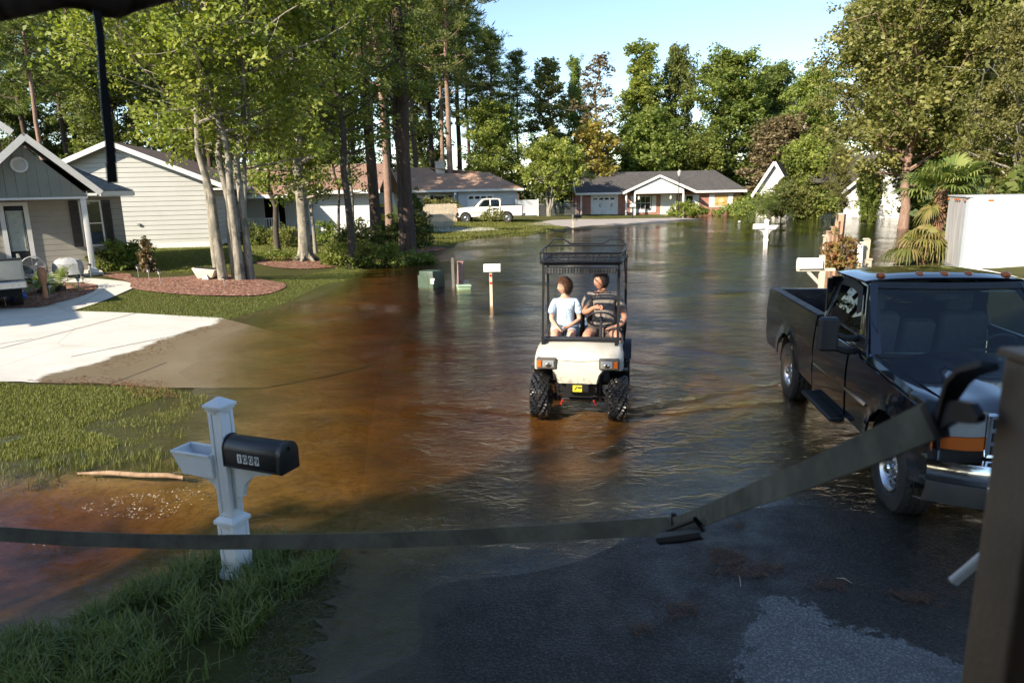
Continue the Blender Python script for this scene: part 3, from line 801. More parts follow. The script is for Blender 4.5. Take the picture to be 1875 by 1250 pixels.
# leaning tree standing left of the frame whose light leaves hang over the houses
bB = onG(560, 477)
tB = tree('flared_trunk_tree', 'grey tree with flared roots in the small red mulch bed behind the multi-stem tree', 'tree', bB,
     dict(seed=21, height=12.0, r0=0.27, crown_lo=0.2, crown_r=2.3, style='broad', clump=0.5, per=34, leaf=0.15, n_limb=46, sub=3, dens=0.85, prof=lambda s: 0.55 + 0.45 * math.sin(PI * s)), M_leaf_mid, M_bark_grey)
rt = MB()
for k in range(7):
    a = k * 0.9 + .2
    rt.tube([(0.12 * math.cos(a), 0.12 * math.sin(a), 0.55), (0.27 * math.cos(a), 0.27 * math.sin(a), 0.18), (0.62 * math.cos(a), 0.62 * math.sin(a), -0.03)], [0.14, 0.11, 0.04], 7)
rt.build('root_flare', M_bark_grey, tB, smooth=True)
for i, (px, py, h, r, lab, sd) in enumerate(((578, 464, 9.0, 0.085, 'slim pale-stemmed tree just right of the flared trunk', 31), (622, 455, 9.5, 0.075, 'slim dark straight sapling above the left end of the shrubs', 32), (650, 452, 8, 0.10, 'vine-covered thin tree in front of the white truck box', 33))):
    tree('slender_tree', lab, 'tree', onG(px, py), dict(seed=sd, height=h, r0=r, crown_lo=0.3, crown_r=1.5, clump=0.42, per=24, leaf=0.14, n_limb=26, sub=2, dens=0.7, prof=lambda s: 0.5 + 0.5 * math.sin(PI * s)), M_leaf_mid, M_bark_grey if i != 1 else M_bark_dark)
# pines in the shrub bed
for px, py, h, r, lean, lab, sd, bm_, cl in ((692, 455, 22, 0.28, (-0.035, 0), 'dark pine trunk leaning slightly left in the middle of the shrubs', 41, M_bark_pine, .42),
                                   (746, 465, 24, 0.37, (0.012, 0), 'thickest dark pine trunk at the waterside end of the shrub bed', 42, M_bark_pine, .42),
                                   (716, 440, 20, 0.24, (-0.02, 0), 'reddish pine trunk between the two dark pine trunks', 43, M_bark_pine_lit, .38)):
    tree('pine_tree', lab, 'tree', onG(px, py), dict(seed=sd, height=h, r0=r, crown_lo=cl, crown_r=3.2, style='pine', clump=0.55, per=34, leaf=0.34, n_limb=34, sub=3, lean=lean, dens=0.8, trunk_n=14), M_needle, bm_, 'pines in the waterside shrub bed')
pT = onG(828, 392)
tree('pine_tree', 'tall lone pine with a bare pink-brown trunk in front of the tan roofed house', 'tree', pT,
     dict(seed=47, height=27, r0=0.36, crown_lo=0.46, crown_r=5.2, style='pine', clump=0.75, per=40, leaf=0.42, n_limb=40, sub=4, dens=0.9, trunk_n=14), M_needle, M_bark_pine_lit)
# broadleaf crowns filling the upper left
def ntree(px, py_, Y, h, r0, lo, cr, m, bk, lab, sd, name='broadleaf_tree', group=None, **kw):
    p = D(px, 420, Y); p.z = H(p.x, p.y)
    s = dict(seed=sd, height=h, r0=r0, crown_lo=lo, crown_r=cr, clump=0.55, per=28, leaf=0.17, n_limb=40, sub=3, dens=0.8)
    s.update(kw)
    return tree(name, lab, 'tree', p, s, m, bk, group)
ntree(640, 0, 28, 13, 0.16, 0.33, 3.4, M_leaf_lite, M_bark_dark, 'leafy light green tree rising behind the slim saplings', 51, leaf=.17, dens=.7)
ntree(735, 0, 33, 13.5, 0.16, 0.38, 3.2, M_leaf_mid, M_bark_dark, 'green tree whose crown shows between the dark pine trunks and the lone pine', 52, leaf=.19, dens=.7)
0 and ntree(240, 0, 27, 13, 0.2, 0.42, 4.4, M_leaf_lite, M_bark_dark, 'bright yellow-green tree spreading over the two grey houses', 53, leaf=.16, per=30, dens=.75)
ntree(505, 0, 31, 10.5, 0.14, 0.22, 2.6, M_leaf_mid, M_bark_dark, 'mid green tree between the multi-stem tree and the flared trunk', 54, dens=.7)

# ---- background variants, built once each then copied
def variant(kind, seed, **kw):
    base = dict(seed=seed, height=16, r0=0.28, crown_lo=0.15, crown_r=5.0, clump=0.85, per=30, leaf=0.34, n_limb=44, sub=4, dens=0.95)
    if kind == 'pine': base.update(height=22, crown_lo=0.45, crown_r=3.6, style='pine', clump=0.8, per=34, leaf=0.5, n_limb=34, sub=3, r0=.24)
    base.update(kw); return base
BG = {}
def bgproto(key, spec, leafm, barkm):
    mb, (V, F, t) = tree_mesh(**spec)
    tr = mb.build('trunk', barkm, None, smooth=True, recalc=False, angle=60)
    me = np_mesh('crown', V, F, t); me.materials.append(leafm)
    BG[key] = (tr.data, me, spec['height'])
    bpy.data.objects.remove(tr)
bgproto('oakA', variant('b', 101, crown_lo=.08, crown_r=6.2, n_limb=70, sub=5), M_leaf_mid, M_bark_dark)
bgproto('oakB', variant('b', 102, crown_lo=.10, crown_r=5.2, n_limb=60), M_leaf_dark, M_bark_dark)
bgproto('tallA', variant('b', 103, height=20, crown_lo=.12, crown_r=3.9, n_limb=70, clump=.75, prof=lambda s: max(.4, math.sin(PI * (.2 + .72 * s)) ** .5 * (.85 + .22 * math.sin(13 * s + 1)))), M_leaf_mid, M_bark_dark)
bgproto('tallB', variant('b', 104, height=20, crown_lo=.3, crown_r=2.8, n_limb=40, dens=.6, clump=.7), M_leaf_olive, M_bark_grey)
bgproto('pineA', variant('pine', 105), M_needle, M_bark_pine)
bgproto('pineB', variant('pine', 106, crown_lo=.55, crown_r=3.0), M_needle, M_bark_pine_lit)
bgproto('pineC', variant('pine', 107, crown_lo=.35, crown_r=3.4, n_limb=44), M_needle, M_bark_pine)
bgproto('sparse', variant('b', 108, height=18, crown_lo=.3, crown_r=2.6, n_limb=30, dens=.28, clump=.6, per=20), M_leaf_brown, M_bark_grey)
bgproto('yellow', variant('b', 109, height=9, crown_lo=.15, crown_r=2.6, n_limb=34, dens=.6, clump=.7, per=24), M_leaf_yellow, M_bark_grey)
bgproto('roundG', variant('b', 110, height=9, crown_lo=.05, crown_r=3.8, n_limb=60), M_leaf_mid, M_bark_dark)
bgproto('oliveA', variant('b', 111, height=16, crown_lo=.12, crown_r=5.4, n_limb=64, leaf=.28, per=34), M_leaf_olive, M_bark_grey)
bgproto('oliveHigh', variant('b', 113, height=16, crown_lo=.17, crown_r=5.2, n_limb=60, leaf=.28, per=34), M_leaf_olive, M_bark_pine_lit)
bgproto('brown', variant('b', 112, height=9, crown_lo=.1, crown_r=3.4, n_limb=40, dens=.7), M_leaf_brown, M_bark_dark)
_rz = random.Random(3)
def bgtree(key, px, pytop, Y, name, label, group=None, wide=1.0, dz=0):
    p = D(px, 400, Y); gz = H(p.x, p.y); top = D(px, pytop, Y).z
    tr, cr, h = BG[key]; s = (top - gz) / h
    o = thing(name, label, 'tree', (p.x, p.y, gz + dz), _rz.uniform(0, 6.28), group)
    o.scale = (s * wide, s * wide, s)
    mesh_obj('trunk', tr, None, o); mesh_obj('crown', cr, None, o)
    return o
# centre and right skyline, near to far
bgtree('pineC', 905, 62, 84, 'pine_tree', 'full pine rising right behind the lone pine above the tan roof', wide=1.25)
bgtree('pineA', 950, 95, 92, 'pine_tree', 'dark pine at the edge of open sky left of centre', wide=1.1)
bgtree('pineA', 862, 20, 88, 'pine_tree', 'pine half hidden by the lone bare trunk')
bgtree('oakA', 905, 205, 82, 'broadleaf_tree', 'dense dome-shaped green tree right behind the tan roofed house', wide=1.15)
bgtree('tallB', 1008, 112, 88, 'broadleaf_tree', 'tall narrow see-through tree against the sky right of the pines', wide=1.25)
bgtree('tallA', 1052, 128, 96, 'broadleaf_tree', 'thin dark spire-like tree beside the pale sparse tree', wide=.6)
bgtree('sparse', 1092, 105, 84, 'broadleaf_tree', 'sparse brown-leaved tree with white branches against the sky', wide=1.3)
bgtree('yellow', 1085, 232, 80, 'broadleaf_tree', 'yellow-leaved small tree above the left end of the dark roof', wide=1.2)
bgtree('oakB', 1030, 255, 92, 'broadleaf_tree', 'low dark tree filling the gap left of the yellow tree', wide=1.1)
bgtree('tallA', 1170, 104, 92, 'broadleaf_tree', 'tall twin-topped green tree above the brick house gable', wide=1.2)
bgtree('oakB', 1232, 104, 94, 'broadleaf_tree', 'tall green tree with a rounded top right of the twin-topped tree', wide=.62)
bgtree('roundG', 1185, 222, 86, 'broadleaf_tree', 'round bright green tree just above the brick house gable', wide=1.0)
bgtree('roundG', 1265, 262, 86, 'broadleaf_tree', 'low light green tree right behind the dark roof', wide=1.1)
bgtree('oakA', 1330, 122, 92, 'broadleaf_tree', 'largest round oak standing over the right end of the dark roof', wide=1.15)
bgtree('oakB', 1405, 138, 98, 'broadleaf_tree', 'dark oak right of the largest round oak', wide=1.0)
bgtree('oakB', 1300, 250, 90, 'broadleaf_tree', 'dark low oak at the foot of the largest round oak', wide=1.2)
bgtree('tallB', 1395, 126, 100, 'broadleaf_tree', 'airy treetop poking above the dark oak', wide=1.0)
bgtree('brown', 1420, 232, 76, 'broadleaf_tree', 'brownish small tree over the left white gable', wide=1.2)
bgtree('oakA', 1480, 150, 88, 'broadleaf_tree', 'green tree left behind the great olive tree', wide=.9)
bgtree('roundG', 1468, 268, 70, 'broadleaf_tree', 'dark green tree between the two white gables', wide=1.0)
bgtree('oakB', 1430, 330, 62, 'broadleaf_tree', 'small dark tree standing in the flood before the left white gable', wide=.9)
# great olive trees on the right bank
p = D(1655, 400, 44); 
for px, Y, top, w, key, lab in ((1655, 46, -120, 1.0, 'oliveHigh', 'great olive-green tree with reddish trunk behind the palm'),
                                (1590, 73, 0, .95, 'oliveA', 'great olive tree leaning out over the white houses'),
                                (1790, 44, -150, 1.0, 'oliveA', 'great olive tree directly above the white trailer'),
                                (1740, 60, -60, 1.0, 'oakA', 'dense tree between the great olive trees'),
                                (1870, 56, -100, 1.1, 'oakB', 'dark tree at the right edge behind the trailer'),
                                (1850, 36, 40, .8, 'oliveA', 'olive tree nearest the trailer at the right edge')):
    bgtree(key, px, top, Y, 'broadleaf_tree', lab, wide=w)
bgtree('roundG', 1700, 250, 52, 'broadleaf_tree', 'low leafy tree with its crown just above the palm', wide=1.1)
bgtree('oliveA', 1532, 280, 56, 'broadleaf_tree', 'bushy olive tree hiding the middle of the white houses', wide=.75)
bgtree('roundG', 1588, 318, 52, 'broadleaf_tree', 'small leafy tree partly hiding the gridded window of the white house', wide=.6)
bgtree('roundG', 1800, 255, 40, 'broadleaf_tree', 'low dark tree just above the trailer roof', wide=1.0)
# forest behind the houses on the left
_lf = [(-30, 52, 'pineA'), (20, 44, 'pineB'), (70, 60, 'pineC'), (95, 42, 'pineB'), (140, 66, 'pineA'), (175, 50, 'pineC'), (210, 74, 'pineA'), (235, 46, 'oakB'), (265, 56, 'pineB'), (300, 68, 'pineC'), (335, 50, 'pineA'), (360, 76, 'oakB'), (395, 58, 'pineC'), (430, 70, 'pineA'), (470, 54, 'pineB'), (505, 66, 'pineC'), (545, 80, 'pineA'), (580, 60, 'pineC'), (615, 72, 'oakB'), (655, 82, 'pineA'), (690, 62, 'pineB'), (720, 86, 'pineC'), (765, 78, 'pineA'), (795, 92, 'pineC'), (815, 84, 'pineB'), (845, 96, 'pineA'), (-80, 60, 'oakB'), (50, 78, 'oakB'), (420, 90, 'oakB'), (540, 92, 'oakB'), (775, 100, 'oakB'), (160, 84, 'oakB')]
_words = ['far left edge', 'porch roof', 'round gable vent', 'porch gable slope', 'porch eave', 'hanging black strap', 'grey gable peak', 'brown roof ridge', 'brown roof middle', 'brown roof end', 'multi-stem tree left side', 'multi-stem tree middle', 'multi-stem tree right side', 'reddish carport roof', 'carport railing', 'flared trunk', 'slim sapling', 'white truck box left end', 'white truck box', 'white truck box right end', 'leaning pine trunk', 'yellow van', 'thickest pine trunk', 'wooden picket fence', 'tan roof left end', 'tan roof chimney']
_seen = set()
for i, (px, Y, key) in enumerate(_lf):
    nm = 'pine_tree' if key.startswith('pine') else 'broadleaf_tree'
    _l = ('pine' if nm == 'pine_tree' else 'dark broadleaf tree') + ' above the ' + _words[min(len(_words) - 1, max(0, int((px + 5) / 33)))] + (', near rank' if Y < 56 else ', middle rank' if Y < 72 else ', far rank') + ' of the shaded wood'
    while _l in _seen: _l = _l.replace(' above', ' just right of and above', 1)
    if len(_l.split()) > 16: _l = _l.replace(' of the shaded wood', ' of wood')
    if len(_l.split()) > 16: _l = _l.replace(' just right of and above', ' right of')
    _seen.add(_l)
    bgtree(key, px, -130 - (i * 37) % 110 if key != 'oakB' else 90 + (i * 53) % 90, Y, nm, _l, group='trees of the wood behind the left houses', wide=1.0 if key == 'oakB' else .9)
# unseen trees behind the photographer shade the street; last three added for denser shade
for i, (x, y, h, key, w) in enumerate(((-11.3, -8.8, 16, 'oakA', .85), (-16.6, -9.6, 13, 'oakB', .66), (-6.5, -11.5, 19, 'oakA', .85), (-1.5, -10.5, 16, 'oakB', .8), (-10.8, -7.4, 17, 'oakA', .5), (-14.2, -10.6, 19, 'oakA', .42), (-8.2, -10.4, 20, 'oakB', .5))):
    tr, cr, hh = BG[key]; s = h / hh
    o = thing('broadleaf_tree' if key[0] == 'o' else 'pine_tree', ['large oak behind the photographer shading the street', 'narrow tree behind the photographer, farthest left', 'tallest oak behind the photographer', 'rightmost tree behind the photographer', 'slim unseen tree added behind the photographer for denser shade, nearest the driveway', 'tall unseen tree added farthest behind the photographer for denser shade', 'dark unseen tree added for denser shade between the big oaks behind the photographer'][i], 'tree', (x, y, H(x, y)), i * 1.3, 'trees behind the photographer')
    o.scale = (s * w, s * w, s); mesh_obj('trunk', tr, None, o); mesh_obj('crown', cr, None, o)

# far thicket closing the horizon: nobody could count it
def thicket(name, segs, seed, leafm, label, leaf=0.5, per=22):
    rng = np.random.RandomState(seed); cl, rd = [], []
    for (x0, y0, x1, y1, hh, dep, n) in segs:
        for _ in range(n):
            t = rng.uniform(); x = x0 + (x1 - x0) * t + rng.normal(0, dep); y = y0 + (y1 - y0) * t + rng.normal(0, dep)
            hl = hh * (0.75 + 0.25 * math.sin(x * 0.7 + y * .3)) 
            cl.append((x, y, 0.4 + rng.uniform(0, 1) ** 0.8 * hl)); rd.append(rng.uniform(.7, 1.5))
    V, F, t = leaf_cloud(np.array(cl), np.array(rd), per, leaf, rng)
    o = mesh_obj(name, np_mesh(name, V, F, t), leafm)
    tag(o, label, 'undergrowth', kind='stuff')
thicket('undergrowth', [(-75, 50, -22, 62, 5.5, 2.0, 900), (-22, 66, -8, 92, 5, 2, 500), (-40, 80, 0, 100, 7, 2, 500), (-10, 97, 60, 100, 6.5, 2.5, 1100), (55, 50, 62, 105, 6, 3, 500), (24, 30, 50, 60, 3.5, 2.5, 420), (26, 14, 40, 30, 4, 2, 300)], 7, M_leaf_dark, 'dark leafy undergrowth at the foot of the woods')
thicket('undergrowth', [(22, 70, 26, 60, 1.8, .8, 50), (32, 62, 46, 55, 1.6, 1.0, 110), (18, 78, 24, 76, 1.6, .6, 50)], 8, M_leaf_mid, 'green bank plants at the water edge before the white houses', leaf=.25, per=30)

# ---- shrubs
def shrub(name, label, loc, rx, ry, rz_, n, leafm, seed, leaf=0.11, per=26, stems=9, cat='shrub', clump=0.22, group=None):
    rng = np.random.RandomState(seed)
    o = thing(name, label, cat, loc, 0, group)
    mb = MB(); cl = []
    for k in range(stems):
        a = rng.uniform(0, 6.28); r = rng.uniform(.3, .9)
        q = wander((rx * .15 * math.cos(a), ry * .15 * math.sin(a), -.05), (rx * r * math.cos(a), ry * r * math.sin(a), rz_ * 1.1), math.hypot(rx * r, rz_) * .95, 4, rng, .15)
        mb.tube([tuple(x) for x in q], [.02, .016, .012, .008, .004], 5)
    mb.build('stem', M_bark_dark, o, smooth=True, recalc=False)
    for _ in range(n):
        d = rng.normal(size=3); d /= np.linalg.norm(d); d[2] = abs(d[2])
        rr = rng.uniform(.25, 1) ** .5 * (1 + .18 * math.sin(5 * d[0] + 3 * d[1] + seed))
        cl.append((d[0] * rx * rr, d[1] * ry * rr, d[2] * rz_ * rr + .05))
    V, F, t = leaf_cloud(np.array(cl), np.full(len(cl), clump) * rng.uniform(.6, 1.2, len(cl)), per, leaf, rng, 0.85)
    mesh_obj('foliage', np_mesh('foliage', V, F, t), leafm, o)
    return o
shrub('shrub', 'wide low shrub spilling over the water edge left of the leaning pine', onG(640, 487), 1.25, .8, 1.0, 170, M_leaf_mid, 61)
shrub('shrub', 'shrub at the waterline directly in front of the pine trunks', onG(700, 487), 1.15, .7, .9, 150, M_leaf_mid, 62)
shrub('shrub', 'tall dark shrub between the leaning pine and thickest pine', onG(715, 462), 1.1, .8, 1.6, 200, M_leaf_dark, 63)
shrub('shrub', 'dark shrub behind the wide low shrub left of the leaning pine', onG(655, 465), 1.3, .8, 1.5, 200, M_leaf_dark, 64)
shrub('shrub', 'upright dark shrub hugging the right side of the thickest pine', onG(768, 455), .75, .6, 2.6, 230, M_leaf_dark, 65)
shrub('shrub', 'low shrub at the foot of the thickest pine beside the utility box', onG(765, 484), .7, .45, .5, 60, M_leaf_mid, 66)
shrub('shrub', 'rounded dark green shrub at the corner of the porch', onG(235, 492), 1.0, .7, 1.0, 150, M_leaf_mid, 67)
shrub('shrub', 'shaded low shrub beside the porch post', onG(200, 494), .7, .5, .7, 80, M_leaf_dark, 68)
shrub('shrub', 'dark potted-looking shrub by the front door', onG(97, 490) , .5, .4, .85, 80, M_leaf_dark, 69)
shrub('red_plant', 'rust-coloured upright grass plant right of the porch shrub', onG(272, 497), .22, .22, .95, 40, M_leaf_brown, 70, leaf=.16, cat='plant')
shrub('shrub', 'small sparse shrub on the lawn right of the multi-stem tree', onG(500, 478), .9, .4, .5, 40, M_leaf_mid, 71, leaf=.09)
shrub('shrub', 'dark shrub in front of the white porch railing', onG(478, 448), 1.2, .7, .9, 130, M_leaf_dark, 72)
shrub('shrub', 'pale green feathery shrub left of the flared trunk', onG(525, 452), 1.0, .7, 1.0, 90, M_leaf_olive, 73)
shrub('shrub', 'blue-green feathery shrub under the slim saplings', onG(603, 445), .8, .6, 1.2, 90, M_leaf_mid, 74)
shrub('shrub', 'bright green shrub at the brick house porch', D(1252, 396, 70), 1.5, 1, 1.5, 100, M_leaf_lite, 75, leaf=.2, clump=.35)
shrub('shrub', 'clipped low shrub under the boarded window', D(1335, 393, 72), 1.9, .7, .9, 80, M_leaf_mid, 76, leaf=.2, clump=.3)
shrub('shrub', 'low shrub between the porch shrub and the boarded window', D(1280, 393, 72), 1.2, .7, .8, 60, M_leaf_mid, 77, leaf=.2, clump=.3)
shrub('shrub', 'green shrub at the right corner of the brick house', D(1362, 388, 74), 1.6, .9, 1.5, 90, M_leaf_lite, 78, leaf=.2, clump=.35)
shrub('shrub', 'small shrub on the grass before the white pickup', D(900, 402, 50), .9, .5, .8, 50, M_leaf_olive, 79, leaf=.12, clump=.25)
shrub('shrub', 'shrub below the porch of the tan roofed house', D(800, 384, 62), 2.2, .7, .9, 80, M_leaf_olive, 80, leaf=.2, clump=.35)
shrub('shrub', 'bushy shrub on the flooded bank left of the sago palm', D(1395, 388, 60), 1.6, 1, 1.6, 90, M_leaf_mid, 81, leaf=.22, clump=.4)
shrub('shrub', 'tangled shrub mound at the water edge right of the sago palm', D(1450, 392, 52), 2.6, 1.2, 2.4, 200, M_leaf_olive, 82, leaf=.2, clump=.4)
shrub('shrub', 'dark shrub under the tree before the white window', D(1500, 388, 52), 1.5, 1.0, 1.3, 100, M_leaf_mid, 83, leaf=.2, clump=.4)
shrub('shrub', 'green shrub left of the yellow van', onG(700, 418), 1.4, .8, 1.6, 110, M_leaf_mid, 84, leaf=.15, clump=.3)
shrub('dead_plant', 'rust and yellow dying plant clump beside the fence posts in the water', D(1540, 493, 15.5), .42, .36, .80, 90, leaf_mat('dying_leaf', [(0.20, 0.07, 0.03), (0.32, 0.20, 0.07), (0.20, 0.20, 0.05)], .3), 85, leaf=.075, cat='plant', clump=.12)
# crepe myrtle right of the white fence
p = D(1004, 392, 70)
tree('crepe_myrtle', 'small spreading tree with bare forked pale trunk beside the chain-link fence', 'tree', (p.x, p.y, H(p.x, p.y)),
     dict(seed=91, height=6.2, r0=.14, crown_lo=.38, crown_r=3.6, clump=.55, per=26, leaf=.26, n_limb=26, sub=3, dens=.8, trunks=[(0, 0, .2, 0, 1), (0.1, 0, .38, 0, .9), (0, 0, -.1, .1, .95)]), M_leaf_mid, M_bark_grey)

# ---- fan palm on the right bank and small sago palm
M_frond = leaf_mat('palm_frond', [(0.09, 0.14, 0.035), (0.17, 0.23, 0.06), (0.28, 0.32, 0.10)], .3, .4)
M_frond_dry = leaf_mat('palm_frond_dry', [(0.12, 0.14, 0.03), (0.24, 0.21, 0.06), (0.30, 0.22, 0.09)], .3, .6)
def fan(mb_v, mb_f, base, d, petiole, r, rng, droop=.35):
    """fan leaf: stalk then ~36 blades radiating"""
    d = np.array(d, float); d /= np.linalg.norm(d)
    side = np.cross(d, (0, 0, 1)); side /= np.linalg.norm(side) + 1e-9; up = np.cross(side, d)
    hub = np.array(base) + d * petiole - np.array((0, 0, petiole * .12))
    for w in (-1, 1):
        pass
    b = len(mb_v)
    mb_v += [np.array(base) + side * .02, np.array(base) - side * .02, hub - side * .012, hub + side * .012]; mb_f.append((b, b + 1, b + 2, b + 3))
    n = 30
    for k in range(n):
        a = (k / (n - 1) - .5) * R(250) + rng.normal(0, .02)
        v = d * math.cos(a) + side * math.sin(a) + up * (0.25 * abs(math.sin(a)) + rng.normal(0, .03))
        v /= np.linalg.norm(v)
        ln = r * (0.75 + .25 * math.cos(a * .7)) * rng.uniform(.88, 1.05)
        w = np.cross(v, up); w /= np.linalg.norm(w) + 1e-9
        p1 = hub + v * ln * .55 - np.array((0, 0, droop * ln * .12)); p2 = hub + v * ln * .85 - np.array((0, 0, droop * ln * .5)); p3 = hub + v * ln * .98 - np.array((0, 0, droop * ln * (.9 + rng.uniform(-.2, .3))))
        b = len(mb_v); h = ln * .045
        mb_v += [hub - w * .01, hub + w * .01, p1 + w * h, p1 - w * h, p2 + w * h * .6, p2 - w * h * .6, p3 + w * .004, p3 - w * .004]
        mb_f += [(b, b + 1, b + 2, b + 3), (b + 3, b + 2, b + 4, b + 5), (b + 5, b + 4, b + 6, b + 7)]
def palm(name, label, loc, h, specs, seed, tr=.17):
    rng = np.random.RandomState(seed)
    o = thing(name, label, 'palm tree', loc)
    t = MB()
    t.lathe([(tr * 1.25, -.3), (tr * 1.1, .2), (tr, h * .5), (tr * .95, h)], 14)
    for k in range(int(h * 22)):
        a = k * 2.4; z = .15 + k / 22
        t.box((tr * 1.05 * math.cos(a), tr * 1.05 * math.sin(a), z), (.05, .09, .16), (0, R(-24), a))
    t.build('trunk', bark_mat('palm_trunk', (.10, .05, .03), (.30, .17, .10)), o, recalc=False)
    for nm, mat, lst in specs:
        V, F = [], []
        for (az, el, pet, r, dr) in lst:
            fan(V, F, (0, 0, h - rng.uniform(0, .25)), (math.cos(az) * math.cos(el), math.sin(az) * math.cos(el), math.sin(el)), pet, r, rng, dr)
        mesh_obj(nm, np_mesh(nm, np.array(V), np.array(F), np.repeat(rng.uniform(0, 1, len(F) // 10 + 1), 10)[:len(F)]), mat, o)
    return o
_pr = np.random.RandomState(9)
pb = onG(1712, 470); pb = D(1712, 470, 25.5); pb.z = H(pb.x, pb.y)
up_f = [(k * 2.399, R(_pr.uniform(-5, 70)), _pr.uniform(.6, 1.0), _pr.uniform(.85, 1.08), .4) for k in range(28)]
lo_f = [(k * 2.399 + 1, R(_pr.uniform(-60, -25)), _pr.uniform(.5, .8), _pr.uniform(.6, .8), .7) for k in range(3)]
palm('fan_palm', 'fan palm with big green fronds left of the white trailer', (pb.x, pb.y, pb.z), 2.55, [('green_frond', M_frond, up_f), ('dry_frond', M_frond_dry, lo_f)], 5)
pb2 = D(1688, 474, 24.5); pb2.z = H(pb2.x, pb2.y)
yo_f = [(k * 2.399, R(_pr.uniform(-5, 70)), _pr.uniform(.35, .6), _pr.uniform(.75, .95), .9) for k in range(13)]
palm('fan_palm', 'short yellowish fan palm drooping at the water edge under the tall palm', (pb2.x, pb2.y, pb2.z), .75, [('frond', M_frond_dry, yo_f)], 6, .12)
# sago: arching feather leaves
def feather_palm(label, loc, n, ln, h, seed):
    rng = np.random.RandomState(seed); V, F = [], []
    for k in range(n):
        az = k * 2.399; el = R(rng.uniform(20, 80)); p = np.array((0, 0, h)); d = np.array((math.cos(az) * math.cos(el), math.sin(az) * math.cos(el), math.sin(el)))
        m = 14
        for i in range(m):
            q = p + d * ln / m; side = np.cross(d, (0, 0, 1)); side /= np.linalg.norm(side) + 1e-9
            w = ln * .22 * math.sin(PI * (i + 1.5) / (m + 1.5))
            for s in (-1, 1):
                b = len(V); tip = p + side * s * w + d * w * .5 - np.array((0, 0, w * .25))
                V += [p, p + d * .05, tip + d * .01, tip]; F.append((b, b + 1, b + 2, b + 3))
            d = d - np.array((0, 0, .14)); d /= np.linalg.norm(d); p = q
    o = thing('sago_palm', label, 'palm tree', loc)
    t = MB(); t.cyl((0, 0, -.3), (0, 0, h), .16, .14, 10); t.build('trunk', M_bark_dark, o)
    mesh_obj('frond', np_mesh('frond', np.array(V), np.array(F), rng.uniform(0, 1, len(F))), M_frond, o)
p = D(1408, 390, 50); feather_palm('arching feather-leaved palm standing in the flood before the left white gable', (p.x, p.y, -.1), 34, 2.6, 1.3, 4)
p = onG(79, 537); feather_palm('variegated broad plant in the mulch bed by the driveway', (p.x, p.y, p.z), 16, .65, .12, 8)
p = onG(112, 533); feather_palm('tall narrow plant in the mulch bed in front of the covered grill', (p.x, p.y, p.z), 9, .85, .15, 12)

# ---- grass blades (uncountable)
def blades(name, label, pts, hgt, wid, seed, mat, lean=.5):
    rng = np.random.RandomState(seed); n = len(pts)
    z = HN(pts)
    base = np.stack([pts[:, 0], pts[:, 1], z - .01], 1)
    az = rng.uniform(0, 2 * PI, n); h = hgt * rng.uniform(.5, 1.3, n); ln = rng.uniform(.15, 1, n) * lean
    d = np.stack([np.cos(az), np.sin(az), np.zeros(n)], 1); s = np.stack([-np.sin(az), np.cos(az), np.zeros(n)], 1) * (wid * rng.uniform(.6, 1.2, n))[:, None]
    up = np.array((0, 0, 1.0))
    p1 = base + up * (h * .5)[:, None] + d * (h * ln * .25)[:, None]
    p2 = base + up * (h * (.95 - .35 * ln))[:, None] + d * (h * ln * .95)[:, None]
    V = np.stack([base - s, base + s, p1 + s * .8, p1 - s * .8, p2 + s * .12, p2 - s * .12], 1).reshape(-1, 3)
    i = np.arange(n)[:, None] * 6
    F = np.concatenate([i + np.array([[0, 1, 2, 3]]), i + np.array([[3, 2, 4, 5]])])
    t = np.clip(rng.normal(.5, .25, n), 0, 1)
    o = mesh_obj(name, np_mesh(name, V, F, np.concatenate([t, t])), mat)
    return tag(o, label, 'grass', kind='stuff')
def scatter(poly, n, rng, clump=0.0, ncl=0, keep=None):
    xs = [p[0] for p in poly]; ys = [p[1] for p in poly]; out = []
    P_ = np.array(poly)
    tot = 0
    cc = None
    if clump:
        cc = np.stack([rng.uniform(min(xs), max(xs), ncl), rng.uniform(min(ys), max(ys), ncl)], 1)
    while tot < n:
        m = n * 2
        if clump: q = cc[rng.randint(0, ncl, m)] + rng.normal(0, clump, (m, 2))
        else: q = np.stack([rng.uniform(min(xs), max(xs), m), rng.uniform(min(ys), max(ys), m)], 1)
        c = np.zeros(m, bool)
        for i in range(len(poly)):
            a, b = P_[i - 1], P_[i]
            if a[1] == b[1]: continue
            cr = ((a[1] > q[:, 1]) != (b[1] > q[:, 1])) & (q[:, 0] < (b[0] - a[0]) * (q[:, 1] - a[1]) / (b[1] - a[1]) + a[0])
            c ^= cr
        q = q[c]
        if keep is not None and len(q): q = q[keep(q)]
        if len(q) == 0: continue
        out.append(q); tot += len(q)
    return np.concatenate(out)[:n]
rg = np.random.RandomState(77)
M_blade = leaf_mat('long_grass', [(0.09, 0.115, 0.03), (0.15, 0.20, 0.05), (0.27, 0.27, 0.10)], .35, .45)
M_turf = leaf_mat('lawn_grass', [(0.10, 0.115, 0.025), (0.16, 0.18, 0.04), (0.27, 0.27, 0.07)], .3, .6)
hump = [gp(-60, 1290), gp(0, 1190), gp(150, 1120), gp(280, 1040), gp(380, 975), gp(560, 950), gp(640, 1000), gp(600, 1060), gp(500, 1130), gp(430, 1200), gp(330, 1290)]
blades('long_grass', 'long green grass clumps around the foot of the white mailbox post', scatter(hump, 7600, rg, .065, 165, lambda q: HN(q) > -.05), .20, .0052, 1, M_blade, .95)
sub = [gp(0, 700), gp(300, 712), gp(420, 730), gp(470, 800), gp(350, 850), gp(200, 860), gp(0, 870), gp(-120, 800)]
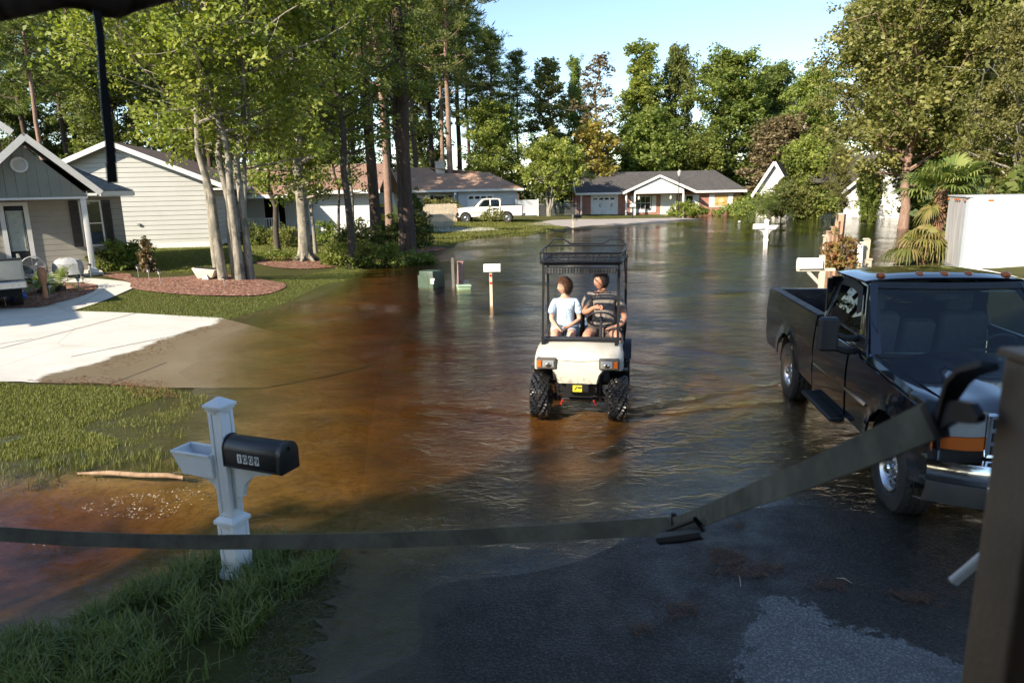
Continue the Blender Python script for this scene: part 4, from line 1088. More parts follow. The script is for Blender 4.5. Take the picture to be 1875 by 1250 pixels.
blades('submerged_grass', 'yellow-green lawn grass poking through the shallow flood at left', np.concatenate([scatter(sub, 22000, rg, 0, 0, lambda q: HN(q) > .0), scatter(sub, 5000, rg, .10, 90, lambda q: HN(q) > -.03)]), .06, .004, 2, M_turf, .75)
subt = [gp(0, 840), gp(300, 830), gp(420, 870), gp(200, 880), gp(0, 905)]
blades('submerged_grass', 'sparse grass tips standing out of the flood near the floating log', scatter(subt, 1500, rg, .06, 60), .12, .004, 3, M_turf, .6)
lawn = [gp(125, 570), gp(200, 549), gp(247, 531), gp(330, 541), gp(420, 545), gp(480, 543), gp(520, 531), gp(525, 518), gp(480, 512), gp(640, 488), gp(700, 500), gp(600, 520), gp(520, 556), gp(410, 587)]
blades('lawn_grass', 'cut lawn grass between the driveway and the mulch bed', scatter(lawn, 42000, rg, 0, 0, lambda q: HN(q) > -.05), .05, .005, 4, M_turf, .7)
lawn2 = [gp(290, 500), gp(270, 456), gp(500, 440), gp(620, 452), gp(640, 470), gp(470, 475), gp(400, 500)]
blades('lawn_grass', 'sunlit lawn grass beside the cream gable wall', scatter(lawn2, 36000, rg), .07, .009, 5, M_turf, .7)
lawn3 = [gp(780, 430), gp(790, 405), gp(980, 403), gp(1000, 410), gp(1040, 418), gp(960, 432), gp(870, 437), gp(790, 455)]
blades('lawn_grass', 'rough lawn grass before the white pickup', scatter(lawn3, 26000, rg, 0, 0, lambda q: HN(q) > -.02), .13, .02, 6, M_turf, .7)
# ================================================================== HOUSES AND FAR THINGS
def siding_mat(name, col, pitch=0.2, axis='Z', strength=0.7, soot=0.25):
    """lap boards (axis Z) or vertical boards (axis X): real profile as bump, board to board variation"""
    m, nt, p = new_mat(name)
    v = coord(nt); sp = N(nt, 'ShaderNodeSeparateXYZ'); L(nt, v, sp.inputs[0])
    a = sp.outputs[axis]
    fr = math_n(nt, 'FRACT', math_n(nt, 'DIVIDE', a, pitch))
    n1 = noise(nt, v, 0.9, 5, 0.6); n2 = noise(nt, v, 14, 4, 0.6)
    c = ramp(nt, n1, [(0.3, tuple(x * (1 - soot) for x in col)), (0.7, col)])
    c = mixc(nt, ramp(nt, n2, [(0.55, 0.0), (0.8, 0.18)]), c, (0.25, 0.22, 0.17))
    L(nt, c, p.inputs['Base Color']); p.inputs['Roughness'].default_value = 0.6
    hgt = ramp(nt, fr, [(0.0, 0.0), (0.10, 1.0), (0.95, 0.35), (1.0, 0.0)])
    L(nt, bump(nt, hgt, strength, 0.03), p.inputs['Normal'])
    return m
def shingle_mat(name, c1, c2):
    m, nt, p = new_mat(name)
    v = coord(nt)
    br = N(nt, 'ShaderNodeTexBrick'); br.inputs['Scale'].default_value = 1.0
    br.inputs['Brick Width'].default_value = 0.32; br.inputs['Row Height'].default_value = 0.14; br.inputs['Mortar Size'].default_value = 0.008
    br.inputs['Color1'].default_value = (*c1, 1); br.inputs['Color2'].default_value = (*c2, 1); br.inputs['Mortar'].default_value = (c1[0] * .4, c1[1] * .4, c1[2] * .4, 1)
    L(nt, v, br.inputs['Vector'])
    n1 = noise(nt, v, 0.5, 6, 0.7); n2 = noise(nt, v, 25, 3, 0.7)
    c = mixc(nt, ramp(nt, n1, [(0.35, 0.35), (0.7, 0.0)]), br.outputs[0], tuple(x * .55 for x in c1))
    c = mixc(nt, ramp(nt, n2, [(0.3, 0.3), (0.6, 0)]), c, tuple(x * .5 for x in c2))
    L(nt, c, p.inputs['Base Color']); p.inputs['Roughness'].default_value = 0.9
    L(nt, bump(nt, br.outputs['Fac'], 0.5, 0.02), p.inputs['Normal'])
    return m
def brick_mat():
    m, nt, p = new_mat('red_brick')
    v = coord(nt)
    # bricks run along x on front walls and along y on side walls
    sp = N(nt, 'ShaderNodeSeparateXYZ'); L(nt, v, sp.inputs[0])
    cb = N(nt, 'ShaderNodeCombineXYZ'); L(nt, math_n(nt, 'ADD', sp.outputs[0], sp.outputs[1]), cb.inputs[0]); L(nt, sp.outputs[2], cb.inputs[1])
    br = N(nt, 'ShaderNodeTexBrick'); br.inputs['Scale'].default_value = 1.0; br.inputs['Brick Width'].default_value = 0.23; br.inputs['Row Height'].default_value = 0.08; br.inputs['Mortar Size'].default_value = 0.01
    br.inputs['Color1'].default_value = (0.38, 0.13, 0.085, 1); br.inputs['Color2'].default_value = (0.50, 0.21, 0.14, 1); br.inputs['Mortar'].default_value = (0.34, 0.28, 0.24, 1)
    L(nt, cb.outputs[0], br.inputs['Vector'])
    n1 = noise(nt, v, 1.4, 5, 0.7)
    c = mixc(nt, ramp(nt, n1, [(0.4, 0.3), (0.7, 0)]), br.outputs[0], (0.16, 0.06, 0.045))
    L(nt, c, p.inputs['Base Color']); p.inputs['Roughness'].default_value = 0.9
    L(nt, bump(nt, br.outputs['Fac'], 0.4, 0.01), p.inputs['Normal'])
    return m
M_white = paint('white_trim', (0.80, 0.79, 0.76), 0.5, 0.05, 3, dirt=(0.55, 0.52, 0.46))
M_sid_grey = siding_mat('grey_brown_siding', (0.36, 0.335, 0.29), 0.2)
M_board_sage = siding_mat('sage_board', (0.27, 0.28, 0.24), 0.3, 'X', 0.6)
M_sid_cream = siding_mat('pale_grey_siding', (0.50, 0.50, 0.465), 0.23, 'Z', 0.9, .1)
M_sid_white = siding_mat('white_siding', (0.74, 0.73, 0.70), 0.2, 'Z', 0.6, .08)
M_sid_blue = siding_mat('blue_grey_siding', (0.50, 0.53, 0.56), 0.2, 'Z', 0.6, .1)
M_roof_grey = shingle_mat('grey_shingle', (0.20, 0.19, 0.185), (0.30, 0.285, 0.27))
M_roof_brown = shingle_mat('brown_shingle', (0.12, 0.078, 0.06), (0.18, 0.12, 0.095))
M_roof_tan = shingle_mat('tan_shingle', (0.46, 0.28, 0.19), (0.58, 0.37, 0.26))
M_roof_dark = shingle_mat('dark_shingle', (0.070, 0.064, 0.064), (0.105, 0.096, 0.094))
M_roof_red = shingle_mat('reddish_shingle', (0.30, 0.17, 0.12), (0.38, 0.23, 0.17))
M_brick = brick_mat()
M_black = paint('black_paint', (0.018, 0.018, 0.022), 0.45, 0.1, 8)
M_shut = paint('black_shutter', (0.035, 0.032, 0.032), 0.5, 0.1, 8)
M_plast_grey = paint('grey_plastic', (0.30, 0.31, 0.32), 0.5, 0.1, 8)
def glass_mat(name, tint=(0.02, 0.025, 0.03), rough=0.03):
    m, nt, p = new_mat(name)
    p.inputs['Base Color'].default_value = (*tint, 1); p.inputs['Roughness'].default_value = rough
    p.inputs['Specular IOR Level'].default_value = 0.9; p.inputs['Coat Weight'].default_value = 0.6
    L(nt, bump(nt, noise(nt, coord(nt), 1.7, 2, 0.5), 0.06, 0.05), p.inputs['Normal'])
    return m
M_glass = glass_mat('window_glass')
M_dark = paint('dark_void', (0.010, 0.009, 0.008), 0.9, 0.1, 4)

def wall(mb, x0, x1, y, z0, z1, th=0.15, holes=()):
    """front wall along x at y (outer face), with rectangular openings (x0,x1,z0,z1)"""
    xs = sorted({x0, x1, *[h[0] for h in holes], *[h[1] for h in holes]})
    zs = sorted({z0, z1, *[h[2] for h in holes], *[h[3] for h in holes]})
    for i in range(len(xs) - 1):
        run = []
        for j in range(len(zs) - 1):
            cx, cz = (xs[i] + xs[i + 1]) / 2, (zs[j] + zs[j + 1]) / 2
            if not any(h[0] < cx < h[1] and h[2] < cz < h[3] for h in holes): run.append(j)
        k = 0
        while k < len(run):
            e = k
            while e + 1 < len(run) and run[e + 1] == run[e] + 1: e += 1
            mb.bbox((xs[i], y, zs[run[k]]), (xs[i + 1], y + th, zs[run[e] + 1])); k = e + 1
def window(parent, x0, x1, z0, z1, y, grid=(1, 2), fw=0.06, frame=None, glass=None, name='window', shutters=None, sh_mat=None):
    w = MB()
    w.bbox((x0 - fw, y - .03, z0 - fw), (x0, y + .06, z1 + fw)); w.bbox((x1, y - .03, z0 - fw), (x1 + fw, y + .06, z1 + fw))
    w.bbox((x0, y - .03, z1), (x1, y + .06, z1 + fw)); w.bbox((x0, y - .045, z0 - fw), (x1, y + .06, z0))
    for i in range(1, grid[0]): w.bbox((x0 + (x1 - x0) * i / grid[0] - .015, y - .0, z0), (x0 + (x1 - x0) * i / grid[0] + .015, y + .05, z1))
    for j in range(1, grid[1]): w.bbox((x0, y - .004, z0 + (z1 - z0) * j / grid[1] - .02), (x1, y + .05, z0 + (z1 - z0) * j / grid[1] + .02))
    f = w.build('window', frame or M_white, parent)
    g = MB(); g.bbox((x0, y + .06, z0), (x1, y + .075, z1)); g.build('pane', glass or M_glass, f)
    if shutters:
        for s in (-1, 1):
            a = x0 - fw - shutters - .02 if s < 0 else x1 + fw + .02
            q = MB(); q.bbox((a, y - .04, z0 - fw), (a + shutters, y - .002, z1 + fw))
            for k in range(int((z1 - z0) / .07)): q.box((a + shutters / 2, y - .045, z0 + .04 + k * .07), (shutters - .08, .02, .05), (R(25), 0, 0))
            q.build('shutter', sh_mat or M_shut, parent)
    return f
def roofslab(mb, pts, th=0.08):
    """sloping slab from polygon corners; thickness downwards"""
    n = len(pts)
    vs = [tuple(p) for p in pts] + [(p[0], p[1], p[2] - th) for p in pts]
    mb.add(vs, [tuple(range(n)), tuple(range(n, 2 * n))[::-1]] + [(k, (k + 1) % n, n + (k + 1) % n, n + k) for k in range(n)])

# ---- 1. grey porch house at the left edge (local: x to the right, y away, z up; origin under the porch post)
def strip(mb, a, b, w, t, up=(0, 0, 1)):
    a, b = Vector(a), Vector(b); d = (b - a); ln = d.length; d.normalize(); u = Vector(up); s = d.cross(u).normalized(); u = s.cross(d)
    M = Matrix((( d.x, s.x, u.x, (a.x + b.x) / 2), (d.y, s.y, u.y, (a.y + b.y) / 2), (d.z, s.z, u.z, (a.z + b.z) / 2), (0, 0, 0, 1)))
    x, y, z = ln / 2, t / 2, w / 2
    vs = [(-x, -y, -z), (x, -y, -z), (x, y, -z), (-x, y, -z), (-x, -y, z), (x, -y, z), (x, y, z), (-x, y, z)]
    mb.add(vs, [(3, 2, 1, 0), (4, 5, 6, 7), (0, 1, 5, 4), (1, 2, 6, 5), (2, 3, 7, 6), (3, 0, 4, 7)], M)
hp = onG(172, 503); h1r = R(34)
h1 = thing('porch_house', 'grey house with a shaded porch, sage gable and round vent at the left edge', 'house', (hp.x, hp.y, hp.z), h1r)
def f1(px, py, c): return LP(hp, h1r, px, py, c)
WY = 1.55
xr = f1(226, 400, WY)[0]; beam = f1(158, 361, -.05)[1]
wx0, wx1 = f1(150, 400, WY)[0], f1(185, 400, WY)[0]; wz0, wz1 = f1(187, 447, WY)[1], f1(180, 369, WY)[1]
dx0, dx1 = f1(16, 440, WY)[0], f1(52, 440, WY)[0]; dz1 = f1(30, 377, WY)[1]; fl = 0.06
WT = beam + .05
W = MB(); wall(W, -14, xr, WY, -.3, WT, holes=[(dx0, dx1, fl, dz1), (wx0, wx1, wz0, wz1)])
W.bbox((xr - .15, WY + .15, -.3), (xr, 7, WT)); W.bbox((-14, 6.85, -.3), (xr - .15, 7.0, WT))
W.build('wall', M_sid_grey, h1)
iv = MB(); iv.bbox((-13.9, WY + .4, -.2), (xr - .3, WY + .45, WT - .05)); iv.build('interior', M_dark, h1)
ax, az = f1(34, 262, -.05); axo, azo = f1(43, 243, -.40); tx, tz_ = f1(183, 347, -.40); cx = f1(158, 355, -.05)[0]
slope = (azo - tz_) / (tx - axo)
axm = (ax + axo) / 2
Gb = MB(); cz_ = beam + .02; Gb.prism([(2 * ax - cx, cz_), (cx, cz_), (cx, cz_ + .08), (ax, az), (2 * ax - cx, cz_ + .08)], -.05, .06, 'y'); Gb.build('porch_gable', M_board_sage, h1)
r1 = MB()
lx = 2 * axo - tx
roofslab(r1, [(tx, -.45, tz_), (tx, 5.2, tz_), (axo, 5.2, azo), (axo, -.45, azo)], .07)
roofslab(r1, [(axo, -.45, azo + .002), (axo, 5.2, azo + .002), (lx, 5.2, tz_), (lx, -.45, tz_)], .07)
ex, ez = f1(243, 347, WY - .4)
hx, hz_ = f1(150, 318, WY + 1.2)
k_ = (hz_ - ez) / 1.6
roofslab(r1, [(ex, WY - .4, ez), (tx - .8, WY - .4, ez), (tx - .8, WY + 2.6, ez + 3.0 * k_), (ex + (hx - ex) / 1.6 * 3.0, WY + 2.6, ez + 3.0 * k_)], .07)
roofslab(r1, [(ex, WY - .4, ez + .001), (ex + (hx - ex) / 1.6 * 3.0, WY + 2.6, ez + 3.0 * k_ + .001), (ex + (hx - ex) / 1.6 * 3.0, WY + 2.7, ez + 3.0 * k_), (ex, 7.4, ez)], .07)
hx2 = ex + (hx - ex) / 1.6 * 3.0
roofslab(r1, [(lx + .5, WY - .4, ez), (-14, WY - .4, ez), (-14, WY + 2.6, ez + 3.0 * k_), (lx + .5, WY + 2.6, ez + 3.0 * k_)], .07)
roofslab(r1, [(-14, WY + 2.6, ez + 3.0 * k_ + .002), (hx2, WY + 2.6, ez + 3.0 * k_ + .002), (ex, 7.4, ez), (-14, 7.4, ez)], .07)
r1.build('roof', M_roof_grey, h1)
fa = MB()
strip(fa, (tx + .02, -.47, tz_ - .12), (axo, -.47, azo - .12), .20, .05); strip(fa, (axo, -.472, azo - .12), (lx, -.472, tz_ - .12), .20, .05)
strip(fa, (tx + .01, -.45, tz_ - .14), (tx + .01, WY - .45, tz_ - .14), .16, .03)
strip(fa, (ex + .02, WY - .43, ez - .13), (tx + .03, WY - .43, ez - .13), .16, .03); strip(fa, (ex + .03, WY - .43, ez - .13), (ex + .03, 7.4, ez - .13), .16, .03)
fa.bbox((2 * ax - cx, -.12, beam - .05), (cx + .03, .12, cz_))
fa.bbox((cx + .005, -.10, cz_ + .002), (cx + .035, .1, tz_ - .05))
zz = f1(22, 243, 3.6); zz0 = f1(-10, 222, 3.6); strip(fa, (zz[0], 3.6, zz[1]), (zz0[0], 3.6, zz0[1]), .22, .05)
fa.build('fascia', M_white, h1)
so = MB(); so.bbox((tx - .35, WY - .42, ez - .24), (ex, WY - .001, ez - .22)); so.bbox((2 * ax - cx, .12, beam + .0), (cx, WY - .002, beam + .03)); roofslab(so, [(tx - .02, -.44, tz_ - .10), (tx - .02, -.06, tz_ - .10), (axo, -.06, azo - .10), (axo, -.44, azo - .10)], .02); so.build('soffit', M_white, h1)
po = MB(); po.box((0, 0, beam / 2), (.17, .17, beam)); po.box((0, 0, .12), (.32, .32, .10)); po.box((0, 0, .20), (.25, .25, .07)); po.build('porch_post', M_white, h1, bevel=.008)
sl = MB(); sl.bbox((-6.3, -.25, -.2), (.3, WY - .01, fl)); sl.build('porch_floor', M_conc, h1)
vx, vz = f1(35, 302, -.07); v = MB(); Mv = Matrix.Translation((vx, -.07, vz)) @ Matrix.Rotation(R(90), 4, 'X')
v.lathe([(.17, -.02), (.245, -.02), (.255, .02), (.245, .05), (.21, .055), (.18, .03), (.17, .02), (.17, -.02)], 32, Mv)
vent = v.build('round_vent', M_white, h1, smooth=True)
sv = MB()
for k in range(10):
    z = -.15 + k * .033; w = math.sqrt(max(0.001, .17 ** 2 - z * z)); sv.box((vx, -.075, vz + z), (2 * w, .02, .022), (R(35), 0, 0))
sv.build('louver', M_white, vent)
window(h1, wx0, wx1, wz0, wz1, WY, (1, 2), .05, glass=M_glass, shutters=.28)
dr = MB(); dr.bbox((dx0 + .02, WY + .05, fl), (dx1 - .02, WY + .11, dz1 - .02)); door = dr.build('front_door', M_black, h1, bevel=.01)
df = MB()
for a_, b_ in (((dx0 - .14, WY - .05, fl), (dx0, WY + .1, dz1 + .12)), ((dx1, WY - .05, fl), (dx1 + .14, WY + .1, dz1 + .12)), ((dx0, WY - .05, dz1), (dx1, WY + .1, dz1 + .12))): df.bbox(a_, b_)
df.build('door_frame', M_white, door)
M_frost = paint('frosted_glass', (0.42, 0.46, 0.42), 0.25, .15, 5)
dm = (dx0 + dx1) / 2; dh = dz1 - fl
dg = MB(); dg.bbox((dm - .25, WY + .025, fl + dh * .34), (dm + .25, WY + .05, fl + dh * .93)); dg.build('door_glass', M_frost, door)
dl = MB()
for z0_, z1_, hw_ in ((fl + dh * .42, fl + dh * .60, .05), (fl + dh * .60, fl + dh * .74, .09), (fl + dh * .74, fl + dh * .86, .05)): dl.tube([(dm, WY + .02, z0_), (dm + hw_, WY + .02, (z0_ + z1_) / 2), (dm, WY + .02, z1_), (dm - hw_, WY + .02, (z0_ + z1_) / 2)], .008, 4, closed=True)
for x in (dm - .22, dm + .22): dl.box((x, WY + .02, fl + dh * .635), (.012, .012, dh * .56))
dl.build('leaded_pattern', M_black, door)
kn = MB(); kn.sphere((dx1 - .09, WY + .01, fl + .95), (.032, .032, .032)); kn.build('handle', paint('brass', (.5, .38, .2), .3, metal=1), door, smooth=True)
# garage wing reaching toward the street, left of the photograph; casts the shade on the driveway
g1 = MB(); g1.bbox((-10.7, -10.0, -.3), (-6.5, WY - .05, 2.7)); g1.prism([(-10.7, 2.7), (-6.5, 2.7), (-8.6, 4.4)], -9.98, 1.4, 'y'); g1.build('garage_wing', M_sid_grey, h1)
gr_ = MB(); roofslab(gr_, [(-6.1, -10.3, 2.52), (-6.1, 1.4, 2.52), (-8.6, 1.4, 4.55), (-8.6, -10.3, 4.55)], .09); roofslab(gr_, [(-8.6, -10.3, 4.552), (-8.6, 1.4, 4.552), (-11.1, 1.4, 2.52), (-11.1, -10.3, 2.52)], .09); gr_.build('garage_roof', M_roof_grey, h1)

# ---- 2. pale sided house with brown roof
p = onG(398, 452); a2 = R(12); p.z -= .02
h2 = thing('gable_house', 'pale grey sided house with a wide gable wall and brown roof', 'house', tuple(p), a2)
def f2(px, py, c): return LP(p, a2, px, py, c)
rx, rz2 = f2(196, 257, -.42); ex2, ez2 = f2(411, 338, -.42); gx0 = 2 * rx
fz = f2(340, 444, 0)[1]
kk = (rz2 - ez2) / (ex2 - rx)
zr_, ze_ = rz2 - .12, rz2 - .12 - kk * (0 - rx)
g = MB(); g.prism([(gx0, fz), (0, fz), (0, ze_), (rx, zr_), (gx0, ze_)], 0, .15, 'y')
g.bbox((-.15, .15, fz), (0, 13, ze_)); g.build('wall', M_sid_cream, h2)
f_ = MB(); f_.bbox((gx0, -.02, -.6), (.01, .14, fz)); f_.bbox((-.13, .14, -.6), (.012, 13, fz)); f_.build('foundation', paint('white_foundation', (.78, .76, .70), .7, .08, 2), h2)
f_ = MB(); f_.bbox((-.10, -.025, fz), (.02, -.002, ze_ - .02)); f_.build('corner_board', M_white, h2)
rr = MB(); roofslab(rr, [(ex2, -.4, ez2), (ex2, 13.4, ez2), (rx, 13.4, rz2), (rx, -.4, rz2)], .1); roofslab(rr, [(rx, -.4, rz2 + .002), (rx, 13.4, rz2 + .002), (2 * rx - ex2, 13.4, ez2), (2 * rx - ex2, -.4, ez2)], .1); rr.build('roof', M_roof_brown, h2)
fa = MB(); strip(fa, (ex2 + .02, -.42, ez2 - .11), (rx, -.42, rz2 - .11), .22, .05); strip(fa, (rx, -.422, rz2 - .11), (2 * rx - ex2, -.422, ez2 - .11), .22, .05); strip(fa, (ex2 + .02, -.42, ez2 - .11), (ex2 + .02, 13.4, ez2 - .11), .2, .05)
fa.bbox((.02, -.38, ez2 - .25), (ex2, .1, ez2 - .16)); fa.build('fascia', M_white, h2)
bx_, bz_ = f2(391, 430, -.09)
ub = MB(); ub.rbox((bx_, -.09, bz_), (.26, .15, .36), .02); ub.cyl((bx_, -.07, .1), (bx_, -.07, bz_), .025); ub.build('meter_box', M_plast_grey, h2)
bx_, bz_ = f2(254, 411, -.05)
tp = MB(); tp.box((bx_, -.05, bz_), (.12, .1, .1)); tp.build('outlet_cover', M_plast_grey, h2)

# ---- 3. reddish roofed carport house with white railing behind the multi-stem tree
p = D(405, 440, 42); h3 = thing('carport_house', 'low house with reddish roof, open porch and white railing behind the multi-stem tree', 'house', (p.x, p.y, .45), R(0))
w = MB(); wall(w, -3, 2.1, 1.8, -.3, 2.5); w.bbox((-3, 9, -.3), (9, 9.2, 2.5)); w.bbox((-3, 1.95, -.3), (-2.85, 9, 2.5)); w.build('wall', M_sid_white, h3)
w = MB(); w.bbox((3.4, 1.8, -.3), (9, 2.0, 2.5)); w.build('side_wall', M_sid_white, h3)
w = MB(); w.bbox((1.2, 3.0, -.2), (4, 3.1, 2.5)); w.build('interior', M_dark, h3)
rr = MB(); roofslab(rr, [(-4, -.3, 2.55), (4.3, -.3, 2.55), (4.3, 4.5, 4.1), (-4, 4.5, 4.1)], .1); roofslab(rr, [(4.3, 1.0, 2.72), (9.5, 1.0, 2.72), (9.5, 5.2, 4.4), (-2, 5.2, 4.4), (4.3, 4.6, 4.25)], .1); roofslab(rr, [(-4, 4.5, 4.102), (9.5, 4.9, 4.3), (9.5, 9.6, 2.5), (-4, 9.6, 2.5)], .1); rr.build('roof', M_roof_red, h3)
fa = MB(); strip(fa, (-4, -.32, 2.42), (4.3, -.32, 2.42), .2, .05); strip(fa, (4.3, .98, 2.6), (9.5, .98, 2.6), .2, .05); fa.build('fascia', M_white, h3)
for x in (.2, 3.5): q = MB(); q.box((x, 0, 1.2), (.16, .16, 2.5)); q.build('porch_post', M_white, h3)
q = MB(); q.bbox((-3, .1, -.2), (3.5, 1.8, .35)); q.build('porch_floor', paint('porch_wood', (.2, .17, .14), .8), h3)
q = MB(); q.bbox((.3, -.04, 1.10), (3.42, .04, 1.18)); q.bbox((.3, -.03, .42), (3.42, .03, .48))
for k in range(20): q.box((.42 + k * .15, 0, .79), (.06, .03, .62))
q.build('porch_railing', M_white, h3)

# ---- 4. tan roofed house
p = D(948, 392, 72); h4 = thing('tan_roof_house', 'long single-storey house with tan shingle roof and blue-grey garage behind the white pickup', 'house', (p.x, p.y, .5), R(0))
hol = [(-5.1, -2.4, 0, 2.05), (-9.6, -8.6, .7, 1.8), (-7.6, -6.5, .7, 1.9)]
w = MB(); wall(w, -6.0, 0, 0, -.4, 2.5, holes=[(-5.1, -2.4, -.4, 2.05)]); w.bbox((-.15, .15, -.4), (0, 8, 2.5)); w.bbox((-6, .15, -.4), (-5.85, 1.5, 2.5)); w.build('wall', M_sid_blue, h4)
w = MB(); wall(w, -19, -5.86, 1.5, -.4, 2.5, holes=[(-11.0, -10.0, 0, 2.05), (-8.6, -7.2, .8, 1.95)]); w.build('porch_wall', M_sid_white, h4)
gd = MB(); gd.bbox((-5.1, .04, 0), (-2.4, .1, 2.05)); g_ = gd.build('garage_door', M_white, h4)
for k in range(4): q = MB(); q.bbox((-4.95 + k * .64, .028, 1.62), (-4.95 + k * .64 + .46, .039, 1.88)); q.build('pane', M_glass, g_)
window(h4, -8.6, -7.2, .8, 1.95, 1.5, (2, 1), .08, shutters=.3)
dq = MB(); dq.bbox((-11.0, 1.55, 0), (-10.0, 1.62, 2.05)); dd = dq.build('front_door', M_white, h4); q = MB(); q.bbox((-10.8, 1.535, .7), (-10.2, 1.549, 1.85)); q.build('door_glass', M_glass, dd)
for x in (-11.9, -9.0, -6.4): q = MB(); q.box((x, .12, 1.2), (.12, .12, 2.5)); q.build('porch_post', M_white, h4)
rr = MB()
roofslab(rr, [(.6, -.5, 2.58), (-2.9, 3.8, 4.30), (-9.6, 3.8, 4.30), (-13, -.5, 2.58)], .1)
roofslab(rr, [(-9.3, -.503, 2.60), (-8.6, 4.2, 4.98 - .55), (-9.6, 4.9, 4.98), (-20, 4.9, 4.98), (-20, -.503, 2.60)], .1)
roofslab(rr, [(.6, -.5, 2.581), (.6, 8.4, 2.58), (-2.9, 3.8, 4.301)], .1); roofslab(rr, [(.6, 8.4, 2.58), (-20, 10.4, 2.58), (-20, 4.9, 4.98), (-9.6, 4.9, 4.98), (-2.9, 3.8, 4.3)], .1)
rr.build('roof', M_roof_tan, h4)
fa = MB(); strip(fa, (.62, -.53, 2.48), (-20, -.53, 2.48), .2, .05); strip(fa, (.63, -.53, 2.48), (.63, 8.4, 2.48), .2, .05); fa.build('fascia', M_white, h4)
so = MB(); so.bbox((-19, -.45, 2.36), (-6, 1.49, 2.38)); so.build('soffit', M_white, h4)
ch = MB(); ch.box((-8.2, 5.2, 4.9), (1.0, .9, 1.3)); ch.box((-8.2, 5.2, 5.5), (1.1, 1.0, .12)); ch.cyl((-8.2, 5.2, 5.5), (-8.2, 5.2, 5.85), .16); ch.build('chimney', paint('cream_chimney', (.62, .57, .48), .8), h4)
wl = MB(); wl.sphere((-6.25, -.62, 2.15), .13); wl.cyl((-6.25, -.5, 2.3), (-6.25, -.6, 2.2), .03); wl.build('flood_light', M_white, h4)

# ---- 5. brick house in the cul-de-sac
p = D(1050, 400, 75); h5 = thing('brick_house', 'flooded red brick house with dark roof, white gabled porch and one boarded window', 'house', (p.x, p.y, -.12), R(-1))
LX = 17.6
hol = [(2.0, 4.55, 0, 2.25), (6.6, 8.1, .8, 2.1), (9.4, 10.3, 0, 2.15), (11.9, 12.6, .95, 2.1), (14.9, 16.25, .95, 2.15)]
w = MB(); wall(w, 0.45, LX, 0, -.6, 2.55, holes=hol); w.bbox((.45, .15, -.6), (.6, 8, 2.55)); w.bbox((LX - .15, .15, -.6), (LX, 8, 2.55)); w.build('wall', M_brick, h5)
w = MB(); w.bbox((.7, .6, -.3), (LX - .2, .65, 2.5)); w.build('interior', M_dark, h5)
gl_ = MB(); gl_.prism([(-.35, 2.4), (8.4, 2.4), (4.0, 4.55)], .46, .6, 'x'); gl_.build('gable', M_white, h5)
rr = MB(); roofslab(rr, [(0.2, -.55, 2.62), (LX + .5, -.55, 2.62), (LX - 1.7, 4.0, 4.75), (0.2, 4.0, 4.75)], .1); roofslab(rr, [(.2, 4.0, 4.752), (LX - 1.7, 4, 4.752), (LX + .5, 8.55, 2.62), (.2, 8.55, 2.62)], .1); roofslab(rr, [(LX + .5, -.55, 2.621), (LX + .5, 8.55, 2.62), (LX - 1.7, 4, 4.751)], .1)
roofslab(rr, [(8.75, -1.75, 4.30), (8.75, 3.0, 4.30), (12.5, 3.0, 2.64), (12.5, -1.75, 2.64)], .09); roofslab(rr, [(8.75, -1.75, 4.302), (8.75, 3, 4.302), (5.0, 3.0, 2.64), (5.0, -1.75, 2.64)], .09)
rr.build('roof', M_roof_dark, h5)
fa = MB(); strip(fa, (.2, -.58, 2.5), (5.0, -.58, 2.5), .22, .05); strip(fa, (12.5, -.58, 2.5), (LX + .5, -.58, 2.5), .22, .05)
strip(fa, (8.75, -1.78, 4.18), (12.55, -1.78, 2.5), .24, .05); strip(fa, (8.75, -1.782, 4.18), (4.95, -1.782, 2.5), .24, .05)
strip(fa, (.17, -.55, 2.5), (.17, 4, 4.63), .24, .05); strip(fa, (.17, 8.5, 2.5), (.17, 4, 4.63), .24, .05)
fa.build('fascia', M_white, h5)
pg = MB(); pg.prism([(6.2, 2.42), (11.3, 2.42), (11.3, 2.78), (8.75, 3.95), (6.2, 2.78)], -1.6, -1.5, 'y'); pg.bbox((6.2, -1.5, 2.42), (6.3, 0, 2.5)); pg.build('porch_gable', M_sid_white, h5)
for x in (5.35, 6.25, 11.25, 2.0 - 1.2): q = MB(); q.box((x, -1.5 if x > 1 else -.25, 1.0), (.16, .16, 3.0)); q.build('porch_post', M_white, h5)
gd = MB(); gd.bbox((2.0, .04, -.4), (4.55, .1, 2.25)); g_ = gd.build('garage_door', M_white, h5)
for k in range(4): q = MB(); q.bbox((2.12 + k * .6, .026, 1.86), (2.12 + k * .6 + .42, .039, 2.04)); q.build('pane', M_glass, g_)
for x in (2.85, 4.05):
    q = MB(); q.tube([(x + .12 * math.cos(a), .02, 1.28 + .15 * math.sin(a)) for a in (0, .8, 1.6, 2.6, 3.8, 5.0)], .03, 5); q.box((x, .02, 1.15), (.16, .03, .08)); q.build('door_ornament', M_black, g_)
df = MB()
for a, b in (((1.85, -.02, -.4), (2.0, .13, 2.4)), ((4.55, -.02, -.4), (4.7, .13, 2.4)), ((2.0, -.02, 2.25), (4.55, .13, 2.4))): df.bbox(a, b)
df.build('garage_frame', M_white, g_)
window(h5, 6.6, 8.1, .8, 2.1, 0, (3, 2), .09); q = MB(); q.bbox((8.3, -.04, .5), (8.75, -.0, 2.2)); q.bbox((6.05, -.04, .5), (6.45, -.0, 2.2)); q.bbox((6.46, -.04, .45), (8.29, -.0, .68)); q.build('window_panel', M_white, h5)
dq = MB(); dq.bbox((9.4, .02, -.5), (10.3, .1, 2.15)); dd = dq.build('front_door', M_white, h5)
df = MB()
